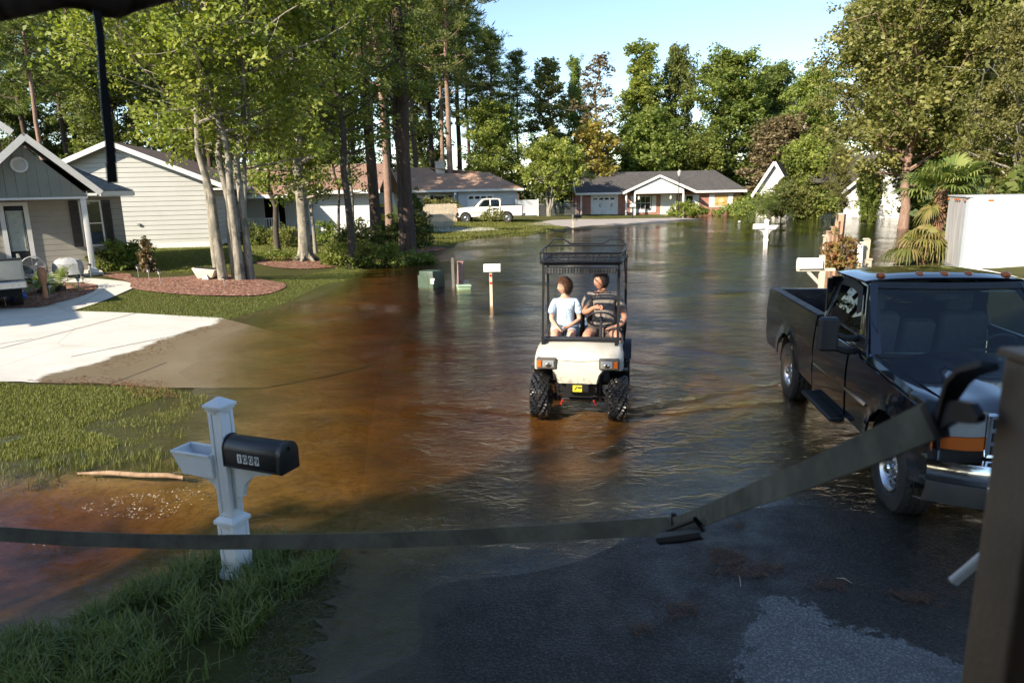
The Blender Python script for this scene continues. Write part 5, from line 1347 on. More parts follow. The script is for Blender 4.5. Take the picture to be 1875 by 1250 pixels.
for a, b in (((9.22, -.04, -.5), (9.4, .1, 2.3)), ((10.3, -.04, -.5), (10.85, .1, 2.3)), ((9.4, -.04, 2.15), (10.3, .1, 2.3))): df.bbox(a, b)
df.build('door_frame', M_white, dd)
window(h5, 11.9, 12.6, .95, 2.1, 0, (1, 2), .09, shutters=.55, sh_mat=M_white)
window(h5, 14.9, 16.25, .95, 2.15, 0, (1, 1), .06, shutters=.5, sh_mat=M_white, glass=M_dark)
bd = MB(); bd.bbox((14.9, -.03, .9), (16.3, -.005, 2.2)); b_ = bd.build('window_board', paint('fresh_plywood', (.62, .36, .14), .7, .15, 3), h5)
q = MB(); q.bbox((15.35, -.04, 1.35), (15.85, -.032, 1.75)); q.build('notice', paint('notice_paper', (.70, .52, .28), .7), b_)
for x in (6.7, 10.0): q = MB(); q.sphere((x, -1.35, 1.95), (.13, .13, .2)); q.cyl((x, -1.35, 2.1), (x, -1.35, 2.4), .02); q.build('porch_lantern', paint('lantern_glass', (.65, .6, .45), .3), h5, smooth=True)
p = D(1158, 400, 73.4)

# ---- 6. white gabled houses on the right bank
def white_house(label, px0, px1, pyb, Y, eave, ridge, rz=0, dep=8, wins=()):
    p = D(px0, pyb, Y); wd = D(px1, pyb, Y).x - p.x
    o = thing('white_house', label, 'house', (p.x, p.y, -.05), rz)
    m = MB(); m.prism([(0, -.5), (wd, -.5), (wd, eave), (wd / 2, ridge), (0, eave)], 0, dep, 'y'); m.build('wall', M_sid_white, o)
    r_ = MB(); k = (ridge - eave) / (wd / 2)
    roofslab(r_, [(wd + .4, -.4, eave - .4 * k + .12), (wd + .4, dep + .4, eave - .4 * k + .12), (wd / 2, dep + .4, ridge + .12), (wd / 2, -.4, ridge + .12)], .1); roofslab(r_, [(wd / 2, -.4, ridge + .122), (wd / 2, dep + .4, ridge + .122), (-.4, dep + .4, eave - .4 * k + .12), (-.4, -.4, eave - .4 * k + .12)], .1); r_.build('roof', M_roof_dark, o)
    f = MB(); strip(f, (wd + .42, -.42, eave - .4 * k), (wd / 2, -.42, ridge), .24, .05); strip(f, (-.42, -.422, eave - .4 * k), (wd / 2, -.422, ridge), .24, .05); f.build('fascia', M_white, o)
    for (a, b, c, d_) in wins: window(o, a, b, c, d_, -.09, (4, 3), .1)
    return o
h6 = white_house('white house whose steep gable rises behind the sago palm', 1384, 1440, 390, 66, 2.6, 5.0, R(-27), 7)
h7 = white_house('white house with a gridded window, half hidden by trees at the water', 1545, 1650, 388, 62, 2.4, 4.7, R(-25), 9, [(1.3, 2.9, 1.15, 2.35)])
rf = MB(); roofslab(rf, [(-3.5, 5, 3.2), (3, 5, 3.2), (3, 9, 5.6), (-3.5, 9, 5.6)], .1); rf.build('rear_roof', M_roof_dark, h7)

# ---- white privacy fence panel, chain link, wooden fences
def place(name, label, cat, px, py, Y, rz=0, group=None, z=None):
    p = D(px, py, Y); return thing(name, label, cat, (p.x, p.y, H(p.x, p.y) if z is None else z), rz, group)
o = place('vinyl_fence', 'white solid fence panel right of the tan roofed house', 'fence', 946, 392, 71)
m = MB(); m.bbox((0, 0, 0), (2.1, .05, 1.55)); m.build('panel', M_sid_blue, o); 
for x in (-.05, 2.15): m = MB(); m.box((x, .02, .8), (.12, .12, 1.7)); m.build('post', M_white, o)
o = place('chain_link_fence', 'low chain-link fence between the white fence panel and the brick house', 'fence', 984, 398, 71)
m = MB(); LN = 3.9
for k in range(30): m.tube([(k * LN / 30, 0, 0), (k * LN / 30 + .55, 0, 1.1)], .008, 4); m.tube([(k * LN / 30 + .4, 0.012, 0), (k * LN / 30 - .15, 0.012, 1.1)], .008, 4)
m.build('mesh_wire', M_plast_grey, o); m = MB(); m.cyl((0, 0, 1.12), (LN, 0, 1.12), .03, n=6); m.build('top_rail', M_plast_grey, o)
for k in range(3): m = MB(); m.cyl((k * LN / 2, .03, -.1), (k * LN / 2, .03, 1.2), .035, n=6); m.build('post', M_plast_grey, o)
M_pick = paint('weathered_pine', (.50, .42, .31), .8, .15, 4, dirt=(.3, .26, .2))
def picket(label, x0, y0, x1, y1, h, dist0, dist1):
    a = D(x0, y0, dist0); b = D(x1, y1, dist1); a.z = H(a.x, a.y); d = b - a; d.z = 0
    o = thing('picket_fence', label, 'fence', (a.x, a.y, a.z), math.atan2(d.y, d.x)); ln = d.length
    m = MB(); n = int(ln / .135)
    for k in range(n): m.box((.06 + k * .135, 0, h / 2), (.115, .02, h + .03 * math.sin(k * 3.1)))
    m.build('picket_panel', M_pick, o); m = MB(); m.bbox((0, .02, h * .25), (ln, .06, h * .25 + .08)); m.bbox((0, .02, h * .8), (ln, .06, h * .8 + .08)); m.build('rail', M_pick, o)
    for k in range(int(ln / 2.2) + 1): m = MB(); m.box((min(ln, k * 2.2), .08, h / 2), (.1, .1, h + .1)); m.build('post', M_pick, o)
picket('low wooden fence nearest the water left of the white pickup', 788, 404, 833, 403, 1.0, 52, 53)
picket('taller wooden fence behind, running up to the white pickup', 776, 398, 838, 397, 1.5, 60, 60)

# ---- distant vehicles left: white box truck and yellow van
o = place('box_truck', 'white box truck body parked behind the slim trees', 'truck', 568, 405, 46)
wd = D(672, 400, 46).x - D(568, 400, 46).x
m = MB(); m.rbox((wd / 2, 1.2, 1.75), (wd, 2.4, 2.4), .05, axis='z'); m.build('cargo_box', M_white, o)
m = MB(); m.bbox((wd - .32, -.004, .6), (wd, -.02, 2.9)); m.build('corner_panel', paint('chalky_white', (.6, .6, .6), .6), o)
for x in (.75, wd - 1.2):
    t = MB(); t.lathe([(.2, -.14), (.42, -.14), (.46, 0), (.42, .14), (.2, .14)], 20, Matrix.Translation((x, .2, .45)) @ Matrix.Rotation(R(90), 4, 'X')); t.build('wheel', paint('rubber', (.02, .02, .02), .8), o, smooth=True)
o = place('yellow_van', 'bright yellow van glimpsed between pine trunks', 'van', 690, 404, 50)
M_yel = paint('yellow_paint', (.62, .52, .04), .35, .05)
m = MB(); m.prism([(0, .35), (1.7, .35), (1.7, .9), (1.35, 1.05), (1.1, 1.75), (0, 1.8)], 0, 1.7, 'y'); m.build('body', M_yel, o, bevel=.05)
m = MB(); m.bbox((.25, -.012, 1.1), (1.0, -.001, 1.6)); m.build('side_window', M_glass, o)
for x in (.4,): t = MB(); t.lathe([(.15, -.1), (.3, -.1), (.33, 0), (.3, .1), (.15, .1)], 16, Matrix.Translation((x, .05, .33)) @ Matrix.Rotation(R(90), 4, 'X')); t.build('wheel', paint('rubber', (.02, .02, .02), .8), o)

# ---- white cargo trailer on the right bank
M_alu = bark_mat('stained_aluminium', (.30, .28, .27), (.55, .54, .53), (5, 5, .5), .15); 
p = D(1755, 495, 22.0); tr_ = thing('cargo_trailer', 'white box cargo trailer with a stained grey front parked behind the dark pickup', 'trailer', (p.x, p.y, H(p.x, p.y)), R(-20))
TH = 2.55 - p.z
b0 = .10; tz0, tz1 = b0, 2.5 - H(p.x, p.y)
m = MB(); m.bbox((.22, 0, tz0), (6.2, 2.35, tz1)); m.build('box_body', M_white, tr_, bevel=.015)
m = MB(); m.prism([(-.0, 2.3), (-.0, .25), (.03, .12), (.10, .04), (.215, -.002), (.215, 2.3)], tz0, tz1 - .03, 'z'); m.build('nose', M_alu, tr_)
m = MB(); m.prism([(-.006, .26), (.025, .115), (.095, .032), (.216, -.008), (.216, .1), (.1, .2)], tz0 + .01, tz1 - .04, 'z'); m.build('corner_cap', paint('pale_blue_alu', (.60, .64, .68), .35, .06, 3, metal=.5), tr_)
m = MB(); m.bbox((-.03, -.02, tz1 - .02), (6.2, 2.38, tz1 + .02)); m.build('roof', paint('roof_alu', (.55, .55, .56), .5), tr_)
m = MB(); m.bbox((-.03, .05, tz0 - .2), (.0, 2.3, tz0 - .01)); m.build('stone_guard', paint('dull_alu', (.3, .31, .3), .5), tr_)
M_amber = paint('amber_lens', (.55, .13, .02), .2, .1)
for y in (.12, .75, 1.0, 1.25, 2.2): m = MB(); m.rbox((-.04, y, tz1 - .1), (.03, .12, .06), .01); m.build('marker_light', M_amber, tr_)
m = MB(); m.rbox((.65, -.015, tz1 - .12), (.16, .02, .06), .01); m.build('marker_light', M_amber, tr_)
for x in (3.2, 4.0): t = MB(); t.lathe([(.2, -.1), (.33, -.1), (.36, 0), (.33, .1), (.2, .1)], 20, Matrix.Translation((x, .1, .3)) @ Matrix.Rotation(R(90), 4, 'X')); t.build('wheel', paint('rubber', (.02, .02, .02), .8), tr_)

# ---- utility boxes and stakes
o = place('transformer_box', 'dark green transformer box standing in the flood below the thickest pine', 'utility box', 790, 487, 22.2, R(-28), z=-.10); o.scale = (.8, .8, .85)
m = MB(); m.prism([(-.42, 0), (.42, 0), (.42, .60), (.30, .72), (-.42, .74)], -.33, .33, 'x'); q = m.build('cabinet', paint('dark_green_steel', (.05, .085, .06), .45, .2, 2, dirt=(.16, .2, .12)), o, bevel=.02)
m = MB(); m.box((.30, -.43, .38), (.14, .012, .2)); m.box((.36, -.43, .45), (.1, .012, .08)); m.build('warning_label', M_white, o)
m = MB(); m.bbox((-.38, -.435, .1), (.1, -.421, .58)); m.build('door', paint('green_steel', (.07, .11, .075), .4, .2), o)
o = place('wooden_stake', 'grey square stake standing in the water right of the transformer box', 'post', 829, 487, 21.8, z=-.3)
m = MB(); m.box((0, 0, .6), (.085, .085, 1.25)); m.box((0, 0, 1.235), (.085, .085, .03), taper=(.4, .4)); m.build('post', paint('weathered_grey', (.17, .15, .13), .8, .2), o)
o = place('utility_pedestal', 'pink-brown pedestal marker beside the grey stake in the water', 'post', 842, 482, 22.1, R(-8), z=-.3)
m = MB(); m.rbox((0, 0, .55), (.2, .16, 1.05), .02, rot=(0, R(3), 0)); m.build('pedestal', paint('faded_red', (.30, .19, .17), .6, .2), o); m = MB(); m.rbox((0.03, 0, 1.08), (.23, .19, .06), .02); m.build('cap', paint('faded_red2', (.26, .15, .14), .6, .2), o)
o = place('valve_box', 'pale green utility box barely above the water right of the stakes', 'utility box', 848, 485, 21.6, R(12), z=-.1)
m = MB(); m.rbox((0, 0, .08), (.42, .34, .2), .03); m.build('cover', paint('pale_green', (.30, .42, .27), .6, .1), o, bevel=.01); m = MB(); m.rbox((0, 0, .19), (.46, .38, .04), .03); m.build('lid', paint('pale_green2', (.36, .48, .33), .6, .1), o)

# ---- street lamp by the brick house
o = place('street_lamp', 'thin dark street lamp in front of the brick house roof', 'street lamp', 1242, 378, 69, z=-.1)
m = MB(); m.cyl((0, 0, 0), (0, 0, 4.0), .05, .035, 8); m.build('pole', M_black, o); m = MB(); m.lathe([(.05, 4.0), (.12, 4.1), (.2, 4.42), (.22, 4.45), (.05, 4.6), (.0, 4.65)], 12); m.build('lamp_head', paint('lamp_glass', (.5, .5, .46), .3), o)
# ---- kayak-like floats / debris near the brick house
for k, (px, py, lab) in enumerate(((1319, 392, 'white object drifting in the flood before the boarded window'), (1354, 406, 'tiny white float on the open water before the brick house'))):
    p = G(px, py, .03); m = MB(); m.sphere((0, 0, 0), (.28 - .14 * k, .12, .09), 10, 6); o = m.build('floating_debris', M_white, None, smooth=True); o.location = (p.x, p.y, .03); tag(o, lab, 'debris')
# ================================================================== VEHICLES
M_rubber = paint('tyre_rubber', (0.028, 0.027, 0.026), 0.62, 0.25, 14, bmp=.2, bscale=90, dirt=(0.07, 0.055, 0.04))
M_rubber_wet = paint('wet_tyre_rubber', (0.014, 0.014, 0.015), 0.28, 0.2, 14, bmp=.15, bscale=90)
M_chrome = paint('chrome', (0.78, 0.78, 0.80), 0.10, 0.05, 5, metal=1.0)
M_steel = paint('brushed_steel', (0.60, 0.60, 0.61), 0.26, 0.12, 9, metal=1.0)
M_blackplas = paint('black_plastic', (0.022, 0.022, 0.024), 0.5, 0.15, 10, bmp=.15, bscale=220)
M_greyplas = paint('grey_bumper_plastic', (0.085, 0.083, 0.080), 0.45, 0.15, 6, bmp=.1, bscale=200, dirt=(.13, .10, .07))
def see_glass(name, tint, gl=0.9):
    m = bpy.data.materials.new(name); m.use_nodes = True; nt = m.node_tree; nt.nodes.clear()
    out = N(nt, 'ShaderNodeOutputMaterial'); t = N(nt, 'ShaderNodeBsdfTransparent'); t.inputs[0].default_value = (*tint, 1)
    g = N(nt, 'ShaderNodeBsdfGlossy'); g.inputs['Roughness'].default_value = 0.01
    f = N(nt, 'ShaderNodeFresnel'); f.inputs[0].default_value = 1.5
    geo = N(nt, 'ShaderNodeNewGeometry'); ff = math_n(nt, 'MULTIPLY', f.outputs[0], math_n(nt, 'SUBTRACT', 1.0, geo.outputs['Backfacing']))
    ff = math_n(nt, 'ADD', ff, 0.03)
    mx = N(nt, 'ShaderNodeMixShader'); L(nt, ff, mx.inputs[0]); L(nt, t.outputs[0], mx.inputs[1]); L(nt, g.outputs[0], mx.inputs[2]); L(nt, mx.outputs[0], out.inputs['Surface'])
    return m
M_wind = see_glass('windscreen_glass', (.62, .70, .66))
M_tint = see_glass('tinted_glass', (.22, .25, .24))
M_lens = paint('lamp_lens', (.62, .62, .60), .08, .05, 12, metal=.6, coat=1)

def wheel(parent, c, r, w, side, tyre_m, rim_r=.52, lug='road', name='wheel', rim=True, rz=0):
    """wheel with its axle along x; side=+1 means the outer face looks to +x"""
    wo = bpy.data.objects.new(name, None); C.objects.link(wo); wo.parent = parent; wo.location = c; wo.rotation_euler = (0, 0, rz)
    na = 132 if lug == 'road' else 120; V, F = [], []
    rr = rim_r * r
    prof = [(rr, .42), (rr + (r - rr) * .12, .50), (rr + (r - rr) * .45, .535), (r * .93, .50), (r * .975, .45)]
    nt_ = 12
    us = [.45 - .9 * k / (nt_ - 1) for k in range(nt_)]
    full = [(p[0], p[1]) for p in prof[:-1]] + [(r, u) for u in us] + [(p[0], -p[1]) for p in prof[:-1][::-1]]
    m = len(full)
    for a in range(na):
        th = 2 * PI * a / na
        for k, (q, u) in enumerate(full):
            rad = q
            if q == r:
                rad = r * (1 - .025 * (abs(u) / .45) ** 4)
                if lug == 'road':
                    if k % 3 == 1: rad -= .011
                    elif (a + (k // 3) * 2) % 4 == 0: rad -= .010
                else:
                    ph = (a + abs(u) * 34) % 10
                    if ph < 5 or abs(u) < .03: rad -= .026
            elif lug != 'road' and k in (3, m - 4) and (a + .45 * 34) % 10 < 5: rad -= .02
            V.append((u * w, rad * math.cos(th), rad * math.sin(th)))
    for a in range(na):
        b = (a + 1) % na
        for k in range(m - 1): F.append((a * m + k, b * m + k, b * m + k + 1, a * m + k + 1))
    t = MB(); t.add(V, F); t.build('tyre', tyre_m, wo, smooth=True, angle=28)
    if rim:
        s = side; rm = MB(); Mx = Matrix.Rotation(R(90 * s), 4, 'Y')
        # lathe axis z -> +x*side
        rm.lathe([(rr + .004, w * .46), (rr - .012, w * .47), (rr - .03, w * .40), (rr - .045, w * .30), (rr * .80, w * .20), (rr * .62, w * .26), (rr * .50, w * .34), (rr * .36, w * .34), (rr * .34, w * .30), (0.0, w * .30)], 40, Mx)
        rm.lathe([(rr + .003, -w * .46), (rr - .03, -w * .40), (rr - .04, w * .1), (rr * .80, w * .20)], 40, Mx)
        ro = rm.build('rim', M_steel, wo, smooth=True, angle=40)
        hb = MB(); hb.lathe([(0, w * .56), (rr * .16, w * .56), (rr * .24, w * .50), (rr * .26, w * .30)], 20, Mx)
        for k in range(8):
            a = 2 * PI * k / 8; y, z = rr * .40 * math.cos(a), rr * .40 * math.sin(a)
            hb.cyl((s * w * .32, y, z), (s * w * .42, y, z), .016, .013, 6)
        hb.build('hub', M_chrome, wo, smooth=True)
        hl = MB()
        for k in range(8):
            a = 2 * PI * (k + .5) / 8; y, z = rr * .68 * math.cos(a), rr * .68 * math.sin(a)
            hl.cyl((s * (w * .225), y, z), (s * (w * .262), y, z), rr * .085, n=10)
        hl.build('vent_hole', M_dark, wo)
    return wo

def text_mesh(name, body, size, mat, parent, M, th=.001):
    cu = bpy.data.curves.new(name, 'FONT'); cu.body = body; cu.size = size; cu.extrude = th; cu.align_x = 'CENTER'; cu.align_y = 'CENTER'
    o = bpy.data.objects.new(name, cu); C.objects.link(o)
    dg_ = bpy.context.evaluated_depsgraph_get(); me = bpy.data.meshes.new_from_object(o.evaluated_get(dg_)); bpy.data.objects.remove(o)
    me.transform(M)
    return mesh_obj(name, me, mat, parent)

def arc(cy, cz, r, a0, a1, n=14): return [(cy + r * math.cos(R(a0 + (a1 - a0) * k / n)), cz + r * math.sin(R(a0 + (a1 - a0) * k / n))) for k in range(n + 1)]

def pickup(name, label, loc, rz, paint_m, cab_back=-.55, ext=False, scale=(1.03, 1.03, 1.07), detail=True, rub=None, group=None):
    o = thing(name, label, 'pickup truck', loc, rz, group); o.scale = scale
    yb = cab_back; tail = -2.98; fa_, ra = 1.75, -1.75; AR = .49; CZ = .43
    # side surface: x as function of height (and slight plan taper to the nose)
    def sx(y, z):
        x = .985 - .10 * max(0, (z - .98)) ** 1.3 - .07 * max(0, .85 - z) - .018 * math.exp(-((z - .84) / .03) ** 2)
        if y > 2.0: x -= .10 * ((y - 2.0) / .6) ** 2
        for ay in (fa_, ra):          # flared arches
            d = math.hypot(y - ay, z - CZ); x += .028 * math.exp(-((d - AR) / .06) ** 2)
        return x
    def sgn(s): return lambda y, z: (s * sx(y, z), y, z)
    wts = []
    for s in (1, -1):
        m = MB(); m.patch([(.62, .52)] + arc(fa_, CZ, AR, 172, 8)[:] + [(2.42, .52), (2.52, .60), (2.52, 1.0), (2.40, 1.12), (.98, 1.20), (.62, 1.26)], .08, sgn(s)); m.solid(-.02 * s)
        m.build('front_fender', paint_m, o, smooth=True)
        m = MB(); m.patch([(yb + .04, .50), (.605, .50), (.605, 1.26), (yb + .04, 1.26)], .08, sgn(s)); m.solid(-.03 * s); d_ = m.build('door', paint_m, o, smooth=True)
        h = MB(); h.rbox((s * .99, yb + .2, 1.08), (.03, .17, .045), .01); h.build('handle', M_blackplas, d_)
        m = MB(); m.patch([(tail, .62), (tail + .1, .55)] + arc(ra, CZ, AR, 165, 15) + [(yb - .04, .52), (yb - .04, 1.36), (tail, 1.36)], .08, sgn(s)); m.solid(-.02 * s); m.build('bed_side', paint_m, o, smooth=True)
        # body moulding
        m = MB(); m.patch([(yb + .06, .80), (1.2, .80), (1.2, .825), (yb + .06, .825)], .1, lambda y, z: (s * (sx(y, z) + .018), y, z)); m.solid(-.02 * s); m.build('side_moulding', M_chrome if detail else M_blackplas, o, smooth=True)
        # fender top
        secs = []
        for k in range(13):
            y = .60 + (2.46 - .60) * k / 12; zt = 1.27 - .085 * max(0, (y - 1.0) / 1.45) - .05 * max(0, (y - 2.2) / .26) ** 2
            x0 = sx(y, zt - .10)
            secs.append([(s * x0, y, zt - .12), (s * (x0 - .012), y, zt - .05), (s * (x0 - .05), y, zt - .012), (s * (x0 - .12), y, zt), (s * (x0 - .15), y, zt - .004)])
        m = MB(); m.loft(secs, closed=False, caps=False); m.build('fender_top', paint_m, o, smooth=True)
        # greenhouse side
        tz = lambda z: .955 - .30 * (z - 1.26) - .10 * max(0, z - 1.5) ** 1.2
        outer = [(1.0, 1.24), (.66, 1.60), (.36, 1.885), (.0, 1.925), (yb + .18, 1.915), (yb + .03, 1.86), (yb, 1.6), (yb, 1.24), (.2, 1.24)]
        inner = [(.70, 1.30), (.50, 1.56), (.28, 1.80), (.0, 1.835), (yb + .20, 1.83), (yb + .12, 1.78), (yb + .09, 1.6), (yb + .09, 1.30), (.2, 1.30)]
        m = MB(); nn = len(outer)
        m.add([(s * tz(z), y, z) for y, z in outer] + [(s * (tz(z) - .004), y, z) for y, z in inner], [(k, (k + 1) % nn, nn + (k + 1) % nn, nn + k) for k in range(nn)])
        m.solid(.035); m.build('window_frame', paint_m, o, bevel=.006)
        m = MB(); m.add([(s * (tz(z) - .018), y, z) for y, z in inner], [tuple(range(nn))]); m.build('side_window', M_tint, o)
        if ext: m = MB(); m.bbox((s * (tz(1.5) + .02), -.38, 1.26), (s * (tz(1.5) - .06), -.28, 1.86)); m.build('door_pillar', paint_m, o)
        if detail:
            m = MB(); m.add([(s * (tz(z) + .012), y, z) for y, z in ((.50, 1.60), (.27, 1.82), (.0, 1.855), (yb + .2, 1.85), (yb + .2, 1.77), (.0, 1.775), (.22, 1.745), (.42, 1.56))], [tuple(range(8))]); m.solid(.008); m.build('window_visor', M_tint if False else M_blackplas, o)
            # tow mirror
            m = MB(); m.rbox((s * 1.27, .78, 1.42), (.20, .12, .34), .05, rot=(0, 0, s * R(-6))); mr = m.build('door_mirror', M_blackplas, o, smooth=True)
            a = MB(); a.tube([(s * .93, .70, 1.36), (s * 1.08, .74, 1.37), (s * 1.2, .77, 1.42)], .032, 8); a.tube([(s * .94, .72, 1.24), (s * 1.08, .75, 1.24), (s * 1.2, .78, 1.28)], .035, 8)
            a.box((s * .93, .78, 1.30), (.03, .24, .20)); a.build('mirror_arm', M_blackplas, mr, smooth=True)
            g = MB(); g.box((s * 1.27, .712, 1.42), (.16, .006, .28)); g.build('mirror_glass', M_chrome, mr)
            m = MB(); m.rbox((s * 1.03, .0, .45), (.16, 1.1, .045), .02); 
            for k in range(7): m.box((s * (.965 + k * .02), .0, .477), (.008, 1.0, .012))
            m.build('running_board', M_blackplas, o)
    # bed
    m = MB()
    for s in (1, -1):
        m.bbox((s * .86, tail + .02, .95), (s * .885, yb - .06, 1.33))
    m.bbox((-.86, yb - .09, .80), (.86, yb - .06, 1.33)); m.bbox((-.86, tail + .02, .80), (.86, yb - .06, .83))
    for k in range(30): 
        y = tail + .1 + k * (yb - .2 - tail) / 30
        for s in (1, -1): m.bbox((s * .845, y, .95), (s * .86, y + .03, 1.3))
    for k in range(24): m.bbox((-.82 + k * .07, yb - .105, .85), (-.80 + k * .07, yb - .09, 1.3))
    for s in (1, -1): m.bbox((s * .62, ra - .45, .83), (s * .86, ra + .45, 1.02))
    m.build('bed_liner', M_blackplas, o)
    m = MB()
    for s in (1, -1): m.rbox((s * .905, (tail + yb) / 2 - .02, 1.365), (.12, yb - tail - .06, .03), .012)
    m.rbox((0, yb - .07, 1.365), (1.75, .08, .03), .012); m.build('bed_rail', M_blackplas, o, smooth=True)
    m = MB(); m.bbox((-.86, tail - .03, .62), (.86, tail + .02, 1.36)); m.bbox((-.8, tail - .04, .75), (.8, tail - .029, .8)); tg = m.build('tailgate', paint_m, o, bevel=.012)
    for s in (1, -1): m = MB(); m.bbox((s * .965, tail - .035, .95), (s * .87, tail + .03, 1.28)); m.build('tail_light', paint('red_lens', (.35, .02, .02), .15), o, bevel=.008)
    m = MB(); m.rbox((0, tail - .13, .60), (1.85, .2, .16), .05); m.build('rear_bumper', M_chrome if detail else M_greyplas, o, smooth=True)
    # cab shell
    m = MB()
    m.bbox((-.93, yb - .005, .6), (.93, yb + .035, 1.30)); m.bbox((-.90, yb, 1.28), (-.62, yb + .04, 1.82)); m.bbox((.90, yb, 1.28), (.62, yb + .04, 1.82)); m.bbox((-.85, yb, 1.72), (.85, yb + .04, 1.84))
    m.build('cab_back', paint_m, o)
    m = MB(); m.bbox((-.62, yb + .012, 1.30), (.62, yb + .024, 1.72)); m.build('rear_window', M_tint, o)
    y0, y1 = yb + .02, .38
    def roof(u, v):
        fx = 1 - (abs(u) / .80) ** 2.6; fy = 1 - abs((v - (y0 + y1) / 2) / ((y1 - y0) / 2)) ** 4
        return (u, v + .05 * (v - y0) / (y1 - y0) * (1 - (u / .8) ** 2), 1.872 + .085 * max(0, fx) ** .7 * (.45 + .55 * fy))
    m = MB(); m.patch([(-.80, y0), (.80, y0), (.80, y1), (-.80, y1)], .07, roof); m.solid(-.025); m.build('roof', paint_m, o, smooth=True)
    # windscreen and its surround
    def ws(u, v, off=0):     # u -1..1, v 0 base .. 1 top
        hw = .90 + (.755 - .90) * v; x = u * hw
        return (x, 1.01 - .60 * v + .13 * (1 - u * u) * (1 - .3 * v) + off, 1.255 + .625 * v)
    m = MB(); m.patch([(-.93, .05), (.93, .05), (.93, .93), (-.93, .93)], .12, lambda u, v: ws(u, v, -.012)); m.build('windscreen', M_wind, o, smooth=True)
    m = MB()
    for poly in ([(-1, 0), (1, 0), (1, .05), (-1, .05)], [(-1, .93), (1, .93), (1, 1.02), (-1, 1.02)]): m.patch(poly, .1, lambda u, v: ws(u, v, .003))
    m.solid(.012); m.build('windscreen_seal', M_blackplas, o, smooth=True)
    for poly in ([(-1.02, 0), (-.92, 0), (-.92, 1), (-1.02, 1)], [(.92, 0), (1.02, 0), (1.02, 1), (.92, 1)]): m = MB(); m.patch(poly, .1, lambda u, v: ws(u, v, .006)); m.solid(.03); m.build('front_pillar', paint_m, o, smooth=True)
    # hood
    def hood(u, v):
        t = (v - 1.06) / (2.5 - 1.06); edge = (abs(u) / .84) ** 4
        bul = .035 * (1 / (1 + math.exp((abs(u) - .50) * 30))) * (1 - .3 * t)
        return (u * (1 - .07 * t * t), v + .05 * (1 - (u / .84) ** 2) * t, 1.262 - .085 * t - .07 * max(0, t - .85) ** 1.4 * 8 + bul - .012 * edge)
    m = MB(); m.patch([(-.84, 1.10), (.84, 1.10), (.84, 2.50), (-.84, 2.50)], .06, hood); m.solid(-.02); m.build('hood', paint_m, o, smooth=True)
    m = MB(); m.patch([(-.88, .94), (.88, .94), (.88, 1.12), (-.88, 1.12)], .08, lambda u, v: (u, v + .10 * (1 - (u / .88) ** 2), 1.245 + .012 * math.sin(u * 160))); m.solid(-.02); m.build('cowl_grille', M_blackplas, o)
    for s in (1, -1) if detail else ():
        m = MB(); m.tube([(s * .15 + .25, 1.17, 1.275), (s * .15 - .2, 1.15, 1.30), (s * .15 - .62, 1.06, 1.30)], .009, 6); m.tube([(s * .15 + .05, 1.155, 1.30), (s * .15 - .62, 1.05, 1.312)], .006, 5); m.build('wiper', M_blackplas, o)
    # front end
    m = MB(); m.rbox((0, 2.50, .98), (1.18, .10, .36), .03); fr = m.build('grille', M_chrome, o, smooth=True)
    m = MB()
    for k in range(3):
        for q in (-1, 1): m.bbox((q * .02, 2.548, .84 + k * .105), (q * .55, 2.556, .91 + k * .105))
    m.build('grille_slot', M_dark, fr)
    for s in (1, -1):
        m = MB(); m.patch([(.60, .98), (.90, .96), (.90, 1.15), (.60, 1.17)], .05, lambda u, z: (s * u, 2.545 - .26 * max(0, u - .68) ** 1.3 * 2.2, z)); m.solid(.05); m.build('headlight', M_lens, o, smooth=True)
        m = MB(); m.patch([(.60, .87), (.92, .855), (.92, .955), (.60, .975)], .05, lambda u, z: (s * u, 2.55 - .26 * max(0, u - .68) ** 1.3 * 2.2, z)); m.solid(.05)
        m.patch([(0, 0), (.16, 0), (.16, .3), (0, .3)], .08, lambda u, z: (s * (.935 + .02 * (1 - u / .16)), 2.50 - u, .84 + z)); m.build('turn_signal', M_amber, o, smooth=True)
        m = MB(); m.cyl((s * .55, 2.70, .60), (s * .55, 2.74, .60), .07, n=16); m.build('fog_light', M_lens, o)
    secs = []
    for k in range(17):
        x = -1.0 + 2.0 * k / 16; y = 2.72 - .20 * abs(x) ** 3.2
        secs.append([(x, y - .10, .80), (x, y, .79), (x, y + .03, .72), (x, y + .02, .63), (x, y - .10, .60)])
    m = MB(); m.loft(secs, closed=False, caps=False); m.solid(.01); m.build('front_bumper', M_chrome, o, smooth=True)
    secs = []
    for k in range(17):
        x = -1.0 + 2.0 * k / 16; y = 2.72 - .20 * abs(x) ** 3.2
        secs.append([(x, y - .10, .625), (x, y + .028, .625), (x, y + .025, .54), (x, y - .02, .44), (x, y - .16, .40)])
    m = MB(); m.loft(secs, closed=False, caps=False); m.solid(.01); m.build('front_valance', M_greyplas, o, smooth=True)
    m = MB(); m.bbox((-.95, 2.3, .6), (.95, 2.52, .86)); m.bbox((-.93, -.5, .62), (.93, 1.1, .7)); m.bbox((-.93, 1.0, .7), (.93, 1.1, 1.2)); m.bbox((-.45, tail, .5), (.45, 2.4, .62))
    for ay in (fa_, ra):
        m.bbox((-.62, ay - .5, .45), (.62, ay + .5, .95)); m.cyl((-.7, ay, .42), (.7, ay, .42), .05)
    m.build('chassis', M_dark, o)
    # wheel wells
    for ay in (fa_, ra):
        for s in (1, -1):
            m = MB(); m.patch([(.0, .0), (PI, 0), (PI, .38), (0, .38)], (.25, .38), lambda u, v: (s * (.95 - v), ay + (AR + .015) * math.cos(u), CZ + (AR + .015) * math.sin(u))); m.solid(.01); m.build('wheel_liner', M_blackplas, o)
